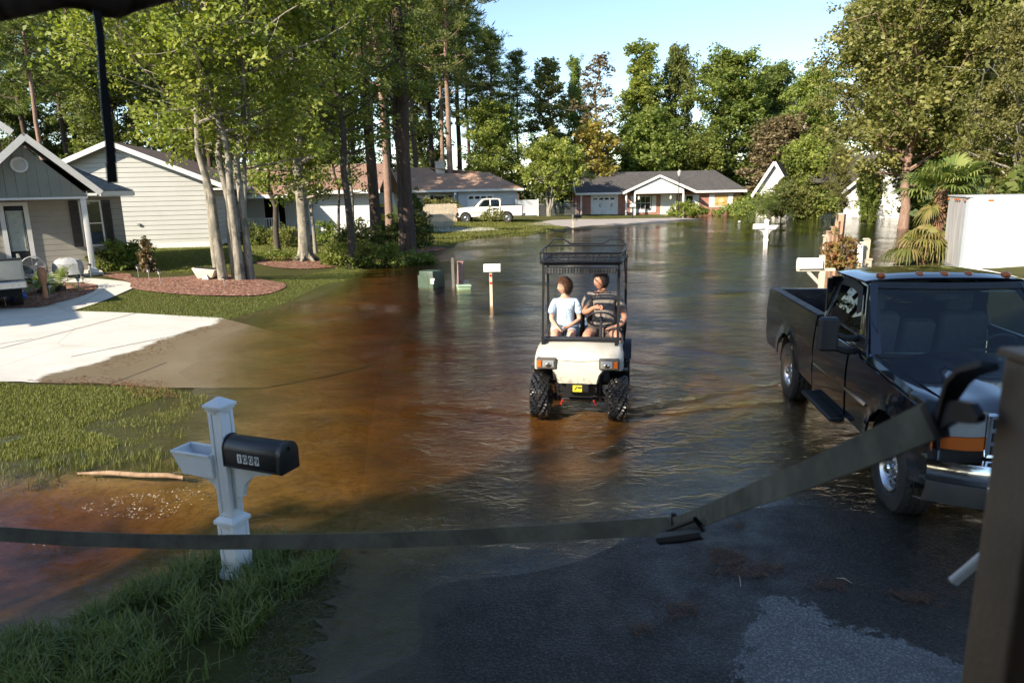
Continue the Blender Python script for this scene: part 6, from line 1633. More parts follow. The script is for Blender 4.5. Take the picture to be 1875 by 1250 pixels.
    # cabin
    M_cloth = paint('grey_cabin_cloth', (.13, .135, .14), .9, .1, 20); M_vinyl = paint('grey_dash', (.34, .38, .36), .6, .1, 12)
    m = MB(); m.rbox((0, .98, 1.17), (1.7, .42, .14), .06); m.rbox((0, .80, 1.10), (1.7, .2, .25), .06); m.build('dashboard', M_vinyl, o, smooth=True)
    for sx_ in (-.47, .0, .47):
        m = MB(); m.rbox((sx_, yb + .36, 1.18), (.50 if sx_ else .36, .18, .62 if sx_ else .45), .07, rot=(R(-12), 0, 0)); m.rbox((sx_, yb + .62, .88), (.5 if sx_ else .36, .55, .18), .06)
        st = m.build('seat', M_cloth, o, smooth=True)
        if sx_: q = MB(); q.rbox((sx_, yb + .27, 1.58), (.28, .10, .2), .05, rot=(R(-10), 0, 0)); q.build('headrest', M_cloth, st, smooth=True)
    m = MB(); cs = Vector((-.45, .62, 1.24)); m.tube([cs + Vector((.19 * math.cos(a), .19 * math.sin(a) * .45, .19 * math.sin(a) * .9)) for a in [k * PI / 12 for k in range(24)]], .016, 8, closed=True); m.cyl(cs, cs + Vector((0, .3, -.12)), .03)
    m.tube([cs + Vector((-.19, 0, 0)), cs + Vector((.19, 0, 0))], .015, 6); m.build('steering_wheel', M_black, o, smooth=True)
    m = MB(); m.rbox((0, .45, 1.74), (.24, .04, .07), .02); m.cyl((0, .45, 1.76), (0, .5, 1.86), .012); m.build('rear_view_mirror', M_blackplas, o)
    if detail:
        m = MB(); m.rbox((-.05, 1.02, 1.29), (.16, .03, .09), .01); m.cyl((-.05, 1.03, 1.2), (-.05, 1.03, 1.27), .012); m.build('phone_mount', M_blackplas, o)
        for x in (-.62, -.24, 0, .24, .62):
            m = MB(); m.sphere((x, .32 - .05 * abs(x), 1.955 - .03 * abs(x) ** 2), (.045, .06, .032), 12, 8); q = m.build('roof_marker_light', M_amber, o, smooth=True)
        m = MB(); m.cyl((.80, .86, 1.26), (.84, .80, 2.02), .004, .002, 6); m.build('antenna', M_black, o)
        m = MB(); m.rbox((.99, .93, 1.02), (.012, .20, .085), .02, axis='z'); bdg = m.build('fender_badge', M_blackplas, o)
        text_mesh('badge_text', 'F250', .058, M_steel, bdg, Matrix.Translation((.998, .93, 1.025)) @ Matrix.Rotation(R(90), 4, 'Z') @ Matrix.Rotation(R(90), 4, 'X'))
        m = MB(); m.bbox((-.30, .46, 1.86 - .05), (-.62, .50, 1.80)); m.build('sun_visor', M_vinyl, o)
    for ay in (fa_, ra):
        for s in (1, -1): wheel(o, (s * .84, ay, .40), .405, .25, s, rub or M_rubber)
    return o
M_paint_black = paint('black_truck_paint', (0.008, 0.010, 0.017), 0.10, 0.1, 2.5, coat=1.0, spec=.6)
pk = pickup('pickup_truck', 'black pickup truck with amber roof lights parked in shallow flood water at right', (4.76, 7.84, -.085), R(172.8), M_paint_black)
M_paint_white = paint('white_truck_paint', (0.76, 0.74, 0.69), 0.3, 0.06, 2.0, coat=.5, dirt=(0.58, 0.50, 0.38))
p = D(892, 402, 59)
wp = pickup('pickup_truck', 'white pickup truck with extended cab parked on the lawn of the tan roofed house', (p.x, p.y + .9, H(p.x, p.y) - .02), R(90 - 3), M_paint_white, cab_back=-1.2, ext=True, detail=False, scale=(1, 1, 1.02))

# ---- tailgate corner of the truck at the left edge, with belongings
tl = G(38, 468, 1.62); tl.z = H(tl.x, tl.y)
o = thing('parked_tailgate', 'rear corner of a silver pickup truck cut by the left edge', 'pickup truck', tuple(tl), R(36))
M_silver = paint('champagne_paint', (.48, .46, .40), .3, .08, 3, metal=.3, coat=.5)
m = MB(); m.rbox((-.9, 0, 1.02), (1.75, .08, .50), .03); m.bbox((-1.75, .0, .76), (-.03, 2.4, .8)); m.rbox((-.03, 1.2, 1.02), (.07, 2.4, .5), .02); m.build('tailgate', M_silver, o, smooth=True)
m = MB(); m.rbox((-.9, 0, 1.29), (1.78, .12, .05), .02); m.build('rail_cap', M_blackplas, o)
m = MB(); m.rbox((-.9, -.12, .66), (1.85, .22, .18), .04); m.build('rear_bumper', M_steel, o, smooth=True)
m = MB(); m.bbox((-1.7, .1, .35), (-.1, 2.3, .62)); m.build('chassis', M_dark, o)
wheel(o, (-.2, .9, .36), .37, .22, 1, M_rubber)
q = onG(37, 500)
o = thing('terracotta_vase', 'tall orange-brown clay vase beside the silver tailgate', 'vase', (tl.x + .12, tl.y + .50, .30)); o.scale = (.72, .72, .85); 
m = MB(); m.lathe([(.0, .2), (.08, .2), (.09, .3), (.07, .55), (.14, .85), (.16, .98), (.12, 1.08), (.10, 1.12), (.08, 1.1), (.0, 1.0)], 20); q_ = m.build('body', paint('clay', (.40, .19, .10), .8, .15), o, smooth=True)
m = MB(); m.lathe([(.105, 1.10), (.125, 1.12), (.12, 1.15), (.10, 1.14)], 20); m.build('rim', paint('clay_rim', (.46, .24, .14), .8, .1), o)
M_bluebag = paint('blue_plastic', (.01, .09, .55), .35, .1, 20)
for k, (px, py, lab) in enumerate(((27, 553, 'larger crumpled blue plastic bag on the mulch under the silver tailgate'), (42, 549, 'smaller crumpled blue plastic bag right of the larger one'))):
    p = onG(px, py); o = thing('plastic_bag', lab, 'bag', (p.x, p.y, p.z + .02), .4 * k, 'blue bags on the mulch')
    m = MB(); rngb = random.Random(k)
    m.sphere((0, 0, .1), (.13 - .03 * k, .12 - .02 * k, .11), 12, 8); m.v = [(x * rngb.uniform(.85, 1.15), y * rngb.uniform(.85, 1.15), z * rngb.uniform(.85, 1.15)) for x, y, z in m.v]; m.build('bag', M_bluebag, o)
    m = MB(); m.tube([(-.03, 0, .2), (0, 0, .25), (.04, .01, .21)], .012, 6); m.build('knot', M_white, o)
# ================================================================== GOLF CART AND PEOPLE
M_cream = paint('cream_body', (0.60, 0.56, 0.47), 0.28, 0.05, 3, coat=.6, dirt=(.40, .33, .24))
def muddy():
    nt = M_cream.node_tree; p = nt.nodes['Principled BSDF']; v = coord(nt); src = p.inputs['Base Color'].links[0].from_socket
    sp = N(nt, 'ShaderNodeSeparateXYZ'); L(nt, v, sp.inputs[0])
    low = N(nt, 'ShaderNodeMapRange'); low.inputs[1].default_value = .55; low.inputs[2].default_value = 1.0; low.inputs[3].default_value = .14; low.inputs[4].default_value = -.08; L(nt, sp.outputs['Z'], low.inputs[0])
    f = math_n(nt, 'ADD', noise(nt, v, 22, 6, .8), low.outputs[0])
    L(nt, mixc(nt, ramp(nt, f, [(.60, 0), (.72, .75)]), src, (.17, .12, .075)), p.inputs['Base Color'])
muddy()
M_cage = paint('black_cage_paint', (0.014, 0.014, 0.016), 0.3, 0.1, 10)
CG = -.15
cart = thing('golf_cart', 'lifted cream golf cart with black roll cage driving through the flood', 'golf cart', (.90, 9.13, CG), R(-10))
def tb(mb, pts, r=.02, n=8): return mb.tube(pts, r, n)
# body: cowl lofted from nose to dash; cross section per station
def cowl_sec(y, hw, zt, zb, r=.07):
    pts = [(-hw, zb), (-hw, zt - r * 1.6), (-hw + r * .35, zt - r * .5), (-hw + r, zt), (0, zt + .015), (hw - r, zt), (hw - r * .35, zt - r * .5), (hw, zt - r * 1.6), (hw, zb), (0, zb)]
    return [(x, y, z) for x, z in pts]
m = MB()
m.loft([cowl_sec(-.20, .49, .90, .80), cowl_sec(-.19, .55, .935, .785), cowl_sec(-.13, .585, .975, .775), cowl_sec(.02, .60, 1.03, .765), cowl_sec(.20, .60, 1.06, .76), cowl_sec(.34, .585, 1.075, .76)])
m.build('front_cowl', M_cream, cart, smooth=True, angle=50)
m = MB(); m.tube([(.33, -.198, .80), (.33, -.195, .92), (.33, -.10, .995), (.33, .30, 1.083)], .0025, 4); m.tube([(-.56, -.19, .935), (0, -.215, .905), (.56, -.19, .935)], .002, 4); m.build('panel_seam', M_greyplas, cart)
m = MB()   # narrowing nose below
m.loft([[(-w, y, z), (-w * .92, y - .03, z), (w * .92, y - .03, z), (w, y, z), (w, y + .3, z), (-w, y + .3, z)] for (w, y, z) in ((.40, -.18, .875), (.35, -.19, .785), (.30, -.19, .72), (.28, -.18, .65), (.27, -.17, .60))])
m.build('lower_nose', M_cream, cart, smooth=True, angle=50)
m = MB(); m.rbox((0, .36, 1.10), (1.12, .06, .04), .02); m.build('dash_trim', M_black, cart)
for s in (-1, 1):
    m = MB(); m.rbox((s * .415, -.185, .875), (.27, .12, .15), .025, rot=(R(-4), 0, 0)); hd = m.build('headlight_housing', M_greyplas, cart, smooth=True)
    m = MB(); m.rbox((s * .385, -.243, .875), (.155, .03, .09), .012); m.build('headlight_lens', M_lens, hd)
    m = MB(); m.sphere((s * .385, -.262, .865), (.045, .01, .03), 12, 8); m.build('headlight_bulb', M_chrome, hd, smooth=True)
    m = MB(); m.rbox((s * .505, -.243, .875), (.055, .03, .09), .01); m.build('turn_signal', M_amber, hd)
    m = MB(); m.patch([(-.15, 0), (1.2, 0), (1.2, .26), (-.15, .26)], (.2, .13), lambda u, v: (s * (.40 + v), .08 + .40 * math.sin(u), .33 + .42 * math.cos(u))); m.solid(.015); m.build('fender_flare', M_blackplas, cart, smooth=True)
    m = MB(); m.patch([(-1.1, 0), (1.1, 0), (1.1, .28), (-1.1, .28)], (.2, .14), lambda u, v: (s * (.42 + v), 1.78 + .40 * math.sin(u), .36 + .44 * math.cos(u))); m.solid(.015); m.build('rear_fender_flare', M_blackplas, cart, smooth=True)
    m = MB(); m.loft([[(s * .50, .34, .40), (s * .56, .34, .42), (s * .56, .34, .55), (s * .50, .34, .55)], [(s * .50, 1.5, .40), (s * .56, 1.5, .42), (s * .56, 1.5, .55), (s * .50, 1.5, .55)]]); m.build('rocker_panel', M_blackplas, cart)
m = MB(); m.rbox((0, 1.88, .86), (1.16, .72, .38), .10); m.rbox((0, 1.44, .66), (1.14, .26, .30), .05); m.build('rear_body', M_cream, cart, smooth=True)
m = MB(); m.bbox((-.5, .34, .44), (.5, 1.45, .49)); m.build('floor', M_blackplas, cart)
m = MB(); m.rbox((0, 1.18, .86), (1.06, .50, .15), .05); m.build('seat', paint('black_vinyl', (.02, .02, .023), .35, .1, 9, bmp=.1), cart, smooth=True)
for s in (-1, 1):
    m = MB(); m.rbox((s * .27, 1.50, 1.15), (.50, .12, .46), .05, rot=(R(-9), 0, 0)); m.build('backrest', paint('black_vinyl_back', (.02, .02, .023), .35, .1, 9), cart, smooth=True)
m = MB(); tb(m, [(-.54, 1.30, .90), (-.57, 1.35, 1.08), (-.57, 1.62, 1.10)], .016); m.build('arm_rail', M_cage, cart, smooth=True)
m = MB(); tb(m, [(.54, 1.30, .90), (.57, 1.35, 1.08), (.57, 1.62, 1.10)], .016); m.build('arm_rail', M_cage, cart, smooth=True)
# roll cage
zr = 2.16
m = MB()
for s in (-1, 1):
    m.box((s * .515, .305, 1.60), (.036, .036, 1.12), (R(-7), 0, 0)); m.box((s * .50, .19, 1.04), (.05, .12, .14))
    tb(m, [(s * .515, .37, zr - .02), (s * .56, .9, zr), (s * .60, 1.55, zr - .01)], .02); m.box((s * .60, 1.58, 1.58), (.038, .038, 1.16))
    tb(m, [(s * .60, 1.58, 1.02), (s * .58, 1.62, .80)], .022)
    tb(m, [(s * .60, 1.55, 1.75), (s * .57, 1.25, 2.14)], .012, 6)
tb(m, [(-.515, .36, zr - .02), (.515, .36, zr - .02)], .022); tb(m, [(-.60, 1.57, zr - .01), (.60, 1.57, zr - .01)], .022)
m.box((0, .24, 1.10), (1.06, .035, .035))
m.build('roll_cage', M_cage, cart, smooth=True, angle=50)
# roof rack basket
m = MB(); z0, z1 = zr + .01, zr + .13
for z, r in ((z0, .014), (z1, .014)):
    tb(m, [(-.50, .30, z), (.50, .30, z), (.57, .45, z), (.60, 1.55, z), (-.60, 1.55, z), (-.57, .45, z)], r) if False else m.tube([(-.50, .30, z), (.50, .30, z), (.56, .38, z), (.60, 1.0, z), (.60, 1.58, z), (-.60, 1.58, z), (-.60, 1.0, z), (-.56, .38, z)], r, 8, closed=True)
for x in (-.5, -.17, .17, .5): tb(m, [(x, .30, z0), (x, .30, z1)], .009, 6)
for y in (.6, 1.0, 1.3): 
    for s in (-1, 1): tb(m, [(s * .59, y, z0), (s * .59, y, z1)], .009, 6)
tb(m, [(-.60, 1.58, z1), (-.52, 1.60, z1 + .09), (-.36, 1.60, z1 + .10), (-.25, 1.60, z1 + .03), (.25, 1.60, z1 + .03), (.36, 1.60, z1 + .10), (.52, 1.60, z1 + .09), (.60, 1.58, z1)], .012)
for k in range(7): tb(m, [(-.54 + k * .18, .34, z0), (-.54 + k * .18, 1.56, z0)], .007, 5)
for k in range(4): tb(m, [(-.57, .5 + k * .3, z0 + .004), (.57, .5 + k * .3, z0 + .004)], .007, 5)
m.build('roof_rack', M_cage, cart, smooth=True)
m = MB()
for k in range(4): m.rbox((0, .42 + k * .36, zr - .012), (1.12, .04, .02), .01)
m.bbox((-.56, .34, zr - .03), (-.53, 1.56, zr - .01)); m.bbox((.53, .34, zr - .03), (.56, 1.56, zr - .01)); m.build('roof_slats', M_blackplas, cart)
m = MB(); m.rbox((.0, .28, zr - .10), (.98, .06, .085), .015); lb = m.build('light_bar', M_blackplas, cart)
m = MB()
for k in range(24):
    for q in (-1, 1): m.lathe([(.0, .0), (.013, .0), (.015, .008)], 8, Matrix.Translation((-.46 + k * .04, .250, zr - .10 + q * .018)) @ Matrix.Rotation(R(90), 4, 'X'))
m.build('led_row', M_lens, lb)
# steering
cs = Vector((.27, .62, 1.32)); m = MB(); ax = Vector((0, .50, .60)).normalized(); side = Vector((1, 0, 0)); up_ = ax.cross(side)
rim_pts = [cs + side * (.20 * math.cos(a)) + up_ * (.20 * math.sin(a)) for a in [k * PI / 16 for k in range(32)]]
m.tube(rim_pts, .014, 8, closed=True)
for a in (R(20), R(160), R(270)): m.tube([cs, cs + side * (.2 * math.cos(a)) + up_ * (.2 * math.sin(a))], .011, 6)
m.cyl(cs - ax * .02, cs + ax * .03, .04); m.build('steering_wheel', M_black, cart, smooth=True)
m = MB(); m.tube([cs, cs - ax * .25 + Vector((0, -.02, 0)), (.27, .42, .95), (.27, .36, .5)], .022, 8); m.build('steering_column', M_black, cart, smooth=True)
# front suspension, plate
m = MB(); m.cyl((-.5, .08, .30), (.5, .08, .30), .03)
for s in (-1, 1):
    tb(m, [(s * .18, .0, .42), (s * .46, .05, .30)], .016); tb(m, [(s * .18, .15, .42), (s * .46, .1, .30)], .016); m.cyl((s * .30, .05, .30), (s * .26, .05, .70), .035, n=10)
    for k in range(6): m.tube([(s * .285 + .045 * math.cos(a), .05 + .045 * math.sin(a), .36 + k * .05 + .008 * a) for a in [j * PI / 5 for j in range(11)]], .008, 5)
    m.box((s * .40, .08, .34), (.08, .1, .2))
m.box((0, .05, .52), (.5, .3, .12)); m.bbox((-.2, -.1, .38), (.2, .9, .46)); m.build('front_suspension', M_cage, cart, smooth=True)
for s in (-1, 1): m = MB(); tb(m, [(s * .24, -.06, .26), (s * .21, -.10, .34)], .012, 6); m.build('tow_shackle', paint('red_paint', (.45, .03, .03), .4), cart)
m = MB(); m.rbox((0, -.20, .54), (.30, .05, .10), .01); wn_ = m.build('winch_plate', M_cage, cart)
m = MB(); m.rbox((0, -.232, .54), (.125, .008, .09), .005); dc = m.build('warning_sticker', M_yel, wn_)
m = MB(); m.box((-.02, -.238, .545), (.012, .003, .06), (0, R(35), 0)); m.box((.03, -.238, .555), (.05, .003, .02)); m.build('sticker_print', M_black, dc)
for (x, y, s) in ((-.53, .08, -1), (.53, .08, 1), (-.55, 1.78, -1), (.55, 1.78, 1)): wheel(cart, (x, y, .335), .312, .25, s, M_rubber_wet, .45, 'mud', rim=True)

# ------------------------------------------------------------------ people: one skinned body each
def skin_mat(name, col):
    m, nt, p = new_mat(name); v = coord(nt)
    L(nt, ramp(nt, noise(nt, v, 14, 5, .6), [(.3, tuple(c * .82 for c in col)), (.7, col)]), p.inputs['Base Color'])
    p.inputs['Roughness'].default_value = .5; p.inputs['Subsurface Weight'].default_value = .12; p.inputs['Subsurface Radius'].default_value = (.02, .008, .004); p.inputs['Subsurface Scale'].default_value = .3
    return m
def cloth_mat(name, col, sc=30):
    m, nt, p = new_mat(name); v = coord(nt)
    L(nt, ramp(nt, noise(nt, v, 5, 5, .6), [(.3, tuple(c * .86 for c in col)), (.7, col)]), p.inputs['Base Color']); p.inputs['Roughness'].default_value = .9
    fold = noise(nt, coord(nt, 'Object', (1, 1, .6)), 9, 3, .5, .8)
    L(nt, bump(nt, noise(nt, v, 320, 2, .5), .15, .002, bump(nt, fold, 1.0, .05)), p.inputs['Normal'])
    return m
def metaskin(name, joints, bones, mat, parent, root, sub=2, smooth=True):
    """joints: {name:(pos, radius)}; grows one continuous surface along the bones"""
    idx = {k: i for i, k in enumerate(joints)}
    me = bpy.data.meshes.new(name); me.from_pydata([joints[k][0] for k in joints], [(idx[a], idx[b]) for a, b in bones], [])
    o = bpy.data.objects.new(name, me); C.objects.link(o)
    md = o.modifiers.new('skin', 'SKIN'); md.use_smooth_shade = True; md.branch_smoothing = .6
    for k in joints:
        r = joints[k][1]; r = r if isinstance(r, tuple) else (r, r)
        me.skin_vertices[0].data[idx[k]].radius = r
        me.skin_vertices[0].data[idx[k]].use_root = (k == root)
    if sub: s_ = o.modifiers.new('sub', 'SUBSURF'); s_.levels = sub; s_.render_levels = sub
    dg_ = bpy.context.evaluated_depsgraph_get(); m2 = bpy.data.meshes.new_from_object(o.evaluated_get(dg_))
    bpy.data.objects.remove(o)
    return m2
def join_meshes(name, mes, mat, parent):
    bm = bmesh.new()
    for me in mes: bm.from_mesh(me)
    m = bpy.data.meshes.new(name); bm.to_mesh(m); bm.free()
    o = mesh_obj(name, m, mat, parent, smooth=True); return o
def head_mesh(rad=.105, female=False):
    """head modelled as a deformed sphere, face toward -y, centre at origin"""
    nu, nv = 40, 32; V, F = [], []
    for j in range(nv + 1):
        th = PI * j / nv
        for i in range(nu):
            ph = 2 * PI * i / nu
            x, y, z = math.sin(th) * math.sin(ph), -math.sin(th) * math.cos(ph), math.cos(th)
            X, Y, Z = x * .76, y * .94, z * 1.16
            if z < 0: X *= 1 - .30 * (-z) ** 1.2; Y *= 1 - .22 * (-z) ** 1.3
            if y < 0:                    # front
                f = -y
                g = lambda cx, cz, sx_, sz: math.exp(-((x - cx) / sx_) ** 2 - ((z - cz) / sz) ** 2) * f
                Y += .05 * f * (abs(x) < 2)
                Y -= .20 * g(0, -.20, .10, .13) + .10 * g(0, -.04, .07, .16)          # nose
                Y += .07 * g(.27, .04, .15, .10) + .07 * g(-.27, .04, .15, .10)      # eye sockets
                Y -= .045 * g(.25, .20, .22, .07) + .045 * g(-.25, .20, .22, .07)    # brows
                Y -= .055 * g(0, -.45, .20, .05) - .035 * g(0, -.50, .18, .03) + .045 * g(0, -.55, .16, .05)   # lips
                Y -= .10 * g(0, -.78, .26, .16)                                       # chin
                Y -= .03 * g(.42, -.22, .18, .18) + .03 * g(-.42, -.22, .18, .18)     # cheeks
            V.append((X * rad, Y * rad, Z * rad))
    for j in range(nv):
        for i in range(nu): F.append((j * nu + i, (j + 1) * nu + i, (j + 1) * nu + (i + 1) % nu, j * nu + (i + 1) % nu))
    m = MB(); m.add(V, F)
    for s in (-1, 1):                    # ears
        m.sphere((s * rad * .77, rad * .06, -rad * .10), (rad * .09, rad * .18, rad * .27), 10, 8)
        m.sphere((s * rad * .80, rad * .0, -rad * .08), (rad * .05, rad * .10, rad * .16), 8, 6)
    me = bpy.data.meshes.new('h'); me.from_pydata(m.v, [], m.f); bm = bmesh.new(); bm.from_mesh(me); bmesh.ops.remove_doubles(bm, verts=bm.verts, dist=1e-6); bmesh.ops.recalc_face_normals(bm, faces=bm.faces); bm.to_mesh(me); bm.free()
    return me
def hair_mesh(rad, seed, longer=0.0, n=4200, ln=.042):
    """cap of hair strands over the skull, leaving the face free"""
    rng = np.random.RandomState(seed); V, F = [], []
    nu, nv = 36, 22; cap = MB(); vs = []
    def hairline(ph, th):       # ph 0 = face
        c = math.cos(ph)
        lim = R(52) if c > .75 else R(52) + (R(118 + 20 * longer) - R(52)) * min(1, (.75 - c) / .7)
        return th < lim
    def surf(th, ph, k):
        x, y, z = math.sin(th) * math.sin(ph), -math.sin(th) * math.cos(ph), math.cos(th)
        X, Y, Z = x * .79, y * .96, z * 1.19
        if z < 0: X *= 1 - .22 * (-z) ** 1.2; Y *= 1 - .1 * (-z)
        return np.array((X, Y, Z)) * rad * k
    pts = []
    while len(pts) < n:
        th = math.acos(rng.uniform(-.55, 1)); ph = rng.uniform(-PI, PI)
        if hairline(ph, th): pts.append((th, ph))
    for th, ph in pts:
        p = surf(th, ph, rng.uniform(1.0, 1.10 + .06 * longer)); nrm = p / np.linalg.norm(p)
        d = np.array((rng.normal(0, .35) + (nrm[0] * .5), .35 + rng.normal(0, .3), -.7 * (1 - nrm[2]) - .15 + rng.normal(0, .2))); d -= nrm * d.dot(nrm) * .8; d /= np.linalg.norm(d)
        s = np.cross(d, nrm); s /= np.linalg.norm(s) + 1e-9; l = ln * rng.uniform(.6, 1.3) * (1 + longer)
        b = len(V); w = .0035
        V += [p - s * w, p + s * w, p + d * l * .6 + nrm * .006 + s * w * .8, p + d * l * .6 + nrm * .006 - s * w * .8, p + d * l + nrm * .002, p + d * l + nrm * .001]
        F += [(b, b + 1, b + 2, b + 3), (b + 3, b + 2, b + 4, b + 5)]
    # solid under-cap
    b0 = len(V); 
    for j in range(nv + 1):
        for i in range(nu):
            ph = -PI + 2 * PI * i / nu; c = math.cos(ph); lim = R(50) if c > .75 else R(50) + (R(114 + 20 * longer) - R(50)) * min(1, (.75 - c) / .7)
            V.append(surf(lim * j / nv, ph, 1.03))
    for j in range(nv):
        for i in range(nu): F.append((b0 + j * nu + i, b0 + (j + 1) * nu + i, b0 + (j + 1) * nu + (i + 1) % nu, b0 + j * nu + (i + 1) % nu))
    return np_mesh('hair', np.array(V), np.array(F))
def hand_joints(J, B, pre, wrist, d, palm_n, side, curl=.6, r=1.0):
    """palm and five fingers grown from the wrist joint; d = hand direction, palm_n = direction the palm faces, side = toward the thumb"""
    w = Vector(wrist); d = Vector(d).normalized(); n = Vector(palm_n).normalized(); t = Vector(side).normalized()
    J[pre + 'palm'] = (tuple(w + d * .045), (.020 * r, .034 * r)); B.append((pre + 'wrist', pre + 'palm'))
    J[pre + 'knk'] = (tuple(w + d * .085), (.014 * r, .036 * r)); B.append((pre + 'palm', pre + 'knk'))
    for k, (off, ln) in enumerate(((.027, .070), (.009, .080), (-.009, .074), (-.026, .058))):
        b = w + d * .090 + t * off
        dirs = [d, (d + n * curl).normalized(), (d * .4 + n * curl * 1.6).normalized()]
        prev = pre + 'knk'
        q = b
        for j_, (dd, f) in enumerate(zip(dirs, (.42, .32, .26))):
            q = q + dd * ln * f; J['%sf%d%d' % (pre, k, j_)] = (tuple(q), (.0085 - .0012 * j_) * r); B.append((prev, '%sf%d%d' % (pre, k, j_))); prev = '%sf%d%d' % (pre, k, j_)
    q = w + d * .03 + t * .030; J[pre + 't0'] = (tuple(q), .011 * r); B.append((pre + 'palm', pre + 't0'))
    q = q + (d * .6 + t * .6 + n * .3).normalized() * .035; J[pre + 't1'] = (tuple(q), .0095 * r); B.append((pre + 't0', pre + 't1'))
    q = q + (d * .8 + n * .6).normalized() * .028; J[pre + 't2'] = (tuple(q), .008 * r); B.append((pre + 't1', pre + 't2'))

def finish_person(o, skin, J, B, head_c, head_rot, head_r, hair_m, hair_seed, longer, female, sub=2):
    body = metaskin('body', J, B, skin, o, 'pelvis', sub)
    hd = head_mesh(head_r, female); Mh = Matrix.Translation(Vector(head_c)) @ Euler(head_rot).to_matrix().to_4x4(); hd.transform(Mh)
    b = join_meshes('body', [body, hd], skin, o)
    hm = hair_mesh(head_r, hair_seed, longer); hm.transform(Mh); mesh_obj('hair', hm, hair_m, o, smooth=True)
    for s in (-1, 1):
        e = MB(); e.sphere((s * head_r * .26, -head_r * .83, head_r * .045), (head_r * .085, head_r * .05, head_r * .05), 10, 8, Mh); ey = e.build('eye', paint('eye_white', (.7, .68, .65), .2), o, smooth=True)
        e = MB(); e.sphere((s * head_r * .26, -head_r * .872, head_r * .045), (head_r * .035, head_r * .015, head_r * .04), 8, 6, Mh); e.build('pupil', M_black, ey, smooth=True)
        e = MB(); e.tube([Mh @ Vector((s * head_r * x, -head_r * y, head_r * z)) for x, y, z in ((.14, .93, .17), (.27, .93, .21), (.40, .83, .17))], .004, 5); e.build('eyebrow', hair_m, o)
    e = MB(); e.tube([Mh @ Vector((head_r * x, -head_r * y, head_r * -.50)) for x, y in ((-.19, .80), (-.08, .885), (0, .90), (.08, .885), (.19, .80))], .0045, 5); e.build('lips', paint('lip', (.42, .17, .14), .5), o)
    return b

SK1 = skin_mat('fair_skin', (.62, .36, .25)); SK2 = skin_mat('tanned_skin', (.50, .24, .15))
# passenger (image left): local origin at the cart seat
W0 = thing('person', 'woman in a pale blue t-shirt and shorts in the cart passenger seat, looking to the left', 'person', (.0, 0, 0)); W0.parent = None
def cartpos(x, y, z): return cart.matrix_basis @ Vector((x, y, z))
bpy.context.view_layer.update()
cp = cart.location; 
def seat_person(label, x, y):
    q = Matrix.Rotation(cart.rotation_euler.z, 4, 'Z') @ Vector((x, y, 0))
    return thing('person', label, 'person', (cp.x + q.x, cp.y + q.y, cp.z + .03), cart.rotation_euler.z)
bpy.data.objects.remove(W0)
# ---------- woman: everything in person space, origin under her hips on the ground, facing -y
w = seat_person('woman in a pale blue t-shirt on the cart passenger seat, short brown hair, looking left', -.30, 1.26)
J = {}; B = []
def j(n, p, r): J[n] = (p, r)
j('pelvis', (0, 0, .99), (.155, .115)); j('waist', (0, .0, 1.13), (.125, .10)); j('chest', (0, .01, 1.29), (.14, .10)); j('upchest', (0, .02, 1.44), (.125, .085)); j('neck', (0, .01, 1.53), .056); j('neck2', (-.012, -.01, 1.60), .054)
B += [('pelvis', 'waist'), ('waist', 'chest'), ('chest', 'upchest'), ('upchest', 'neck'), ('neck', 'neck2')]
for s, pre in ((-1, 'r'), (1, 'l')):
    j(pre + 'hip', (s * .095, -.08, .985), .088); j(pre + 'thigh', (s * .115, -.26, 1.01), .078); j(pre + 'knee', (s * .125, -.46, 1.015), .060); j(pre + 'shin', (s * .12, -.50, .84), .054); j(pre + 'calf', (s * .115, -.47, .72), .048); j(pre + 'ank', (s * .11, -.50, .56), .036); j(pre + 'toe', (s * .12, -.64, .525), .034)
    B += [('pelvis', pre + 'hip'), (pre + 'hip', pre + 'thigh'), (pre + 'thigh', pre + 'knee'), (pre + 'knee', pre + 'shin'), (pre + 'shin', pre + 'calf'), (pre + 'calf', pre + 'ank'), (pre + 'ank', pre + 'toe')]
    j(pre + 'sh', (s * .155, .02, 1.455), .052); j(pre + 'uarm', (s * .20, -.0, 1.30), .043); j(pre + 'elb', (s * .215, -.02, 1.17), .036)
    if s < 0: j('rfore', (-.16, -.13, 1.12), .034); j('rwrist', (-.10, -.24, 1.085), .026)
    else: j('lfore', (.15, -.14, 1.14), .034); j('lwrist', (.06, -.25, 1.10), .026)
    B += [('upchest', pre + 'sh'), (pre + 'sh', pre + 'uarm'), (pre + 'uarm', pre + 'elb'), (pre + 'elb', pre + 'fore'), (pre + 'fore', pre + 'wrist')]
hand_joints(J, B, 'r', J['rwrist'][0], (.6, -.75, -.1), (.1, 0, -1), (.7, .6, .1), .5, .92)
hand_joints(J, B, 'l', J['lwrist'][0], (-.65, -.7, -.1), (-.1, 0, -1), (-.6, .7, .1), .7, .92)
M_hair1 = paint('brown_hair', (.10, .045, .022), .45, .3, 60); M_hair2 = paint('dark_brown_hair', (.045, .024, .014), .5, .3, 60)
finish_person(w, SK1, J, B, (-.02, -.01, 1.675), (R(3), R(4), R(-52)), .110, M_hair1, 3, .55, True)
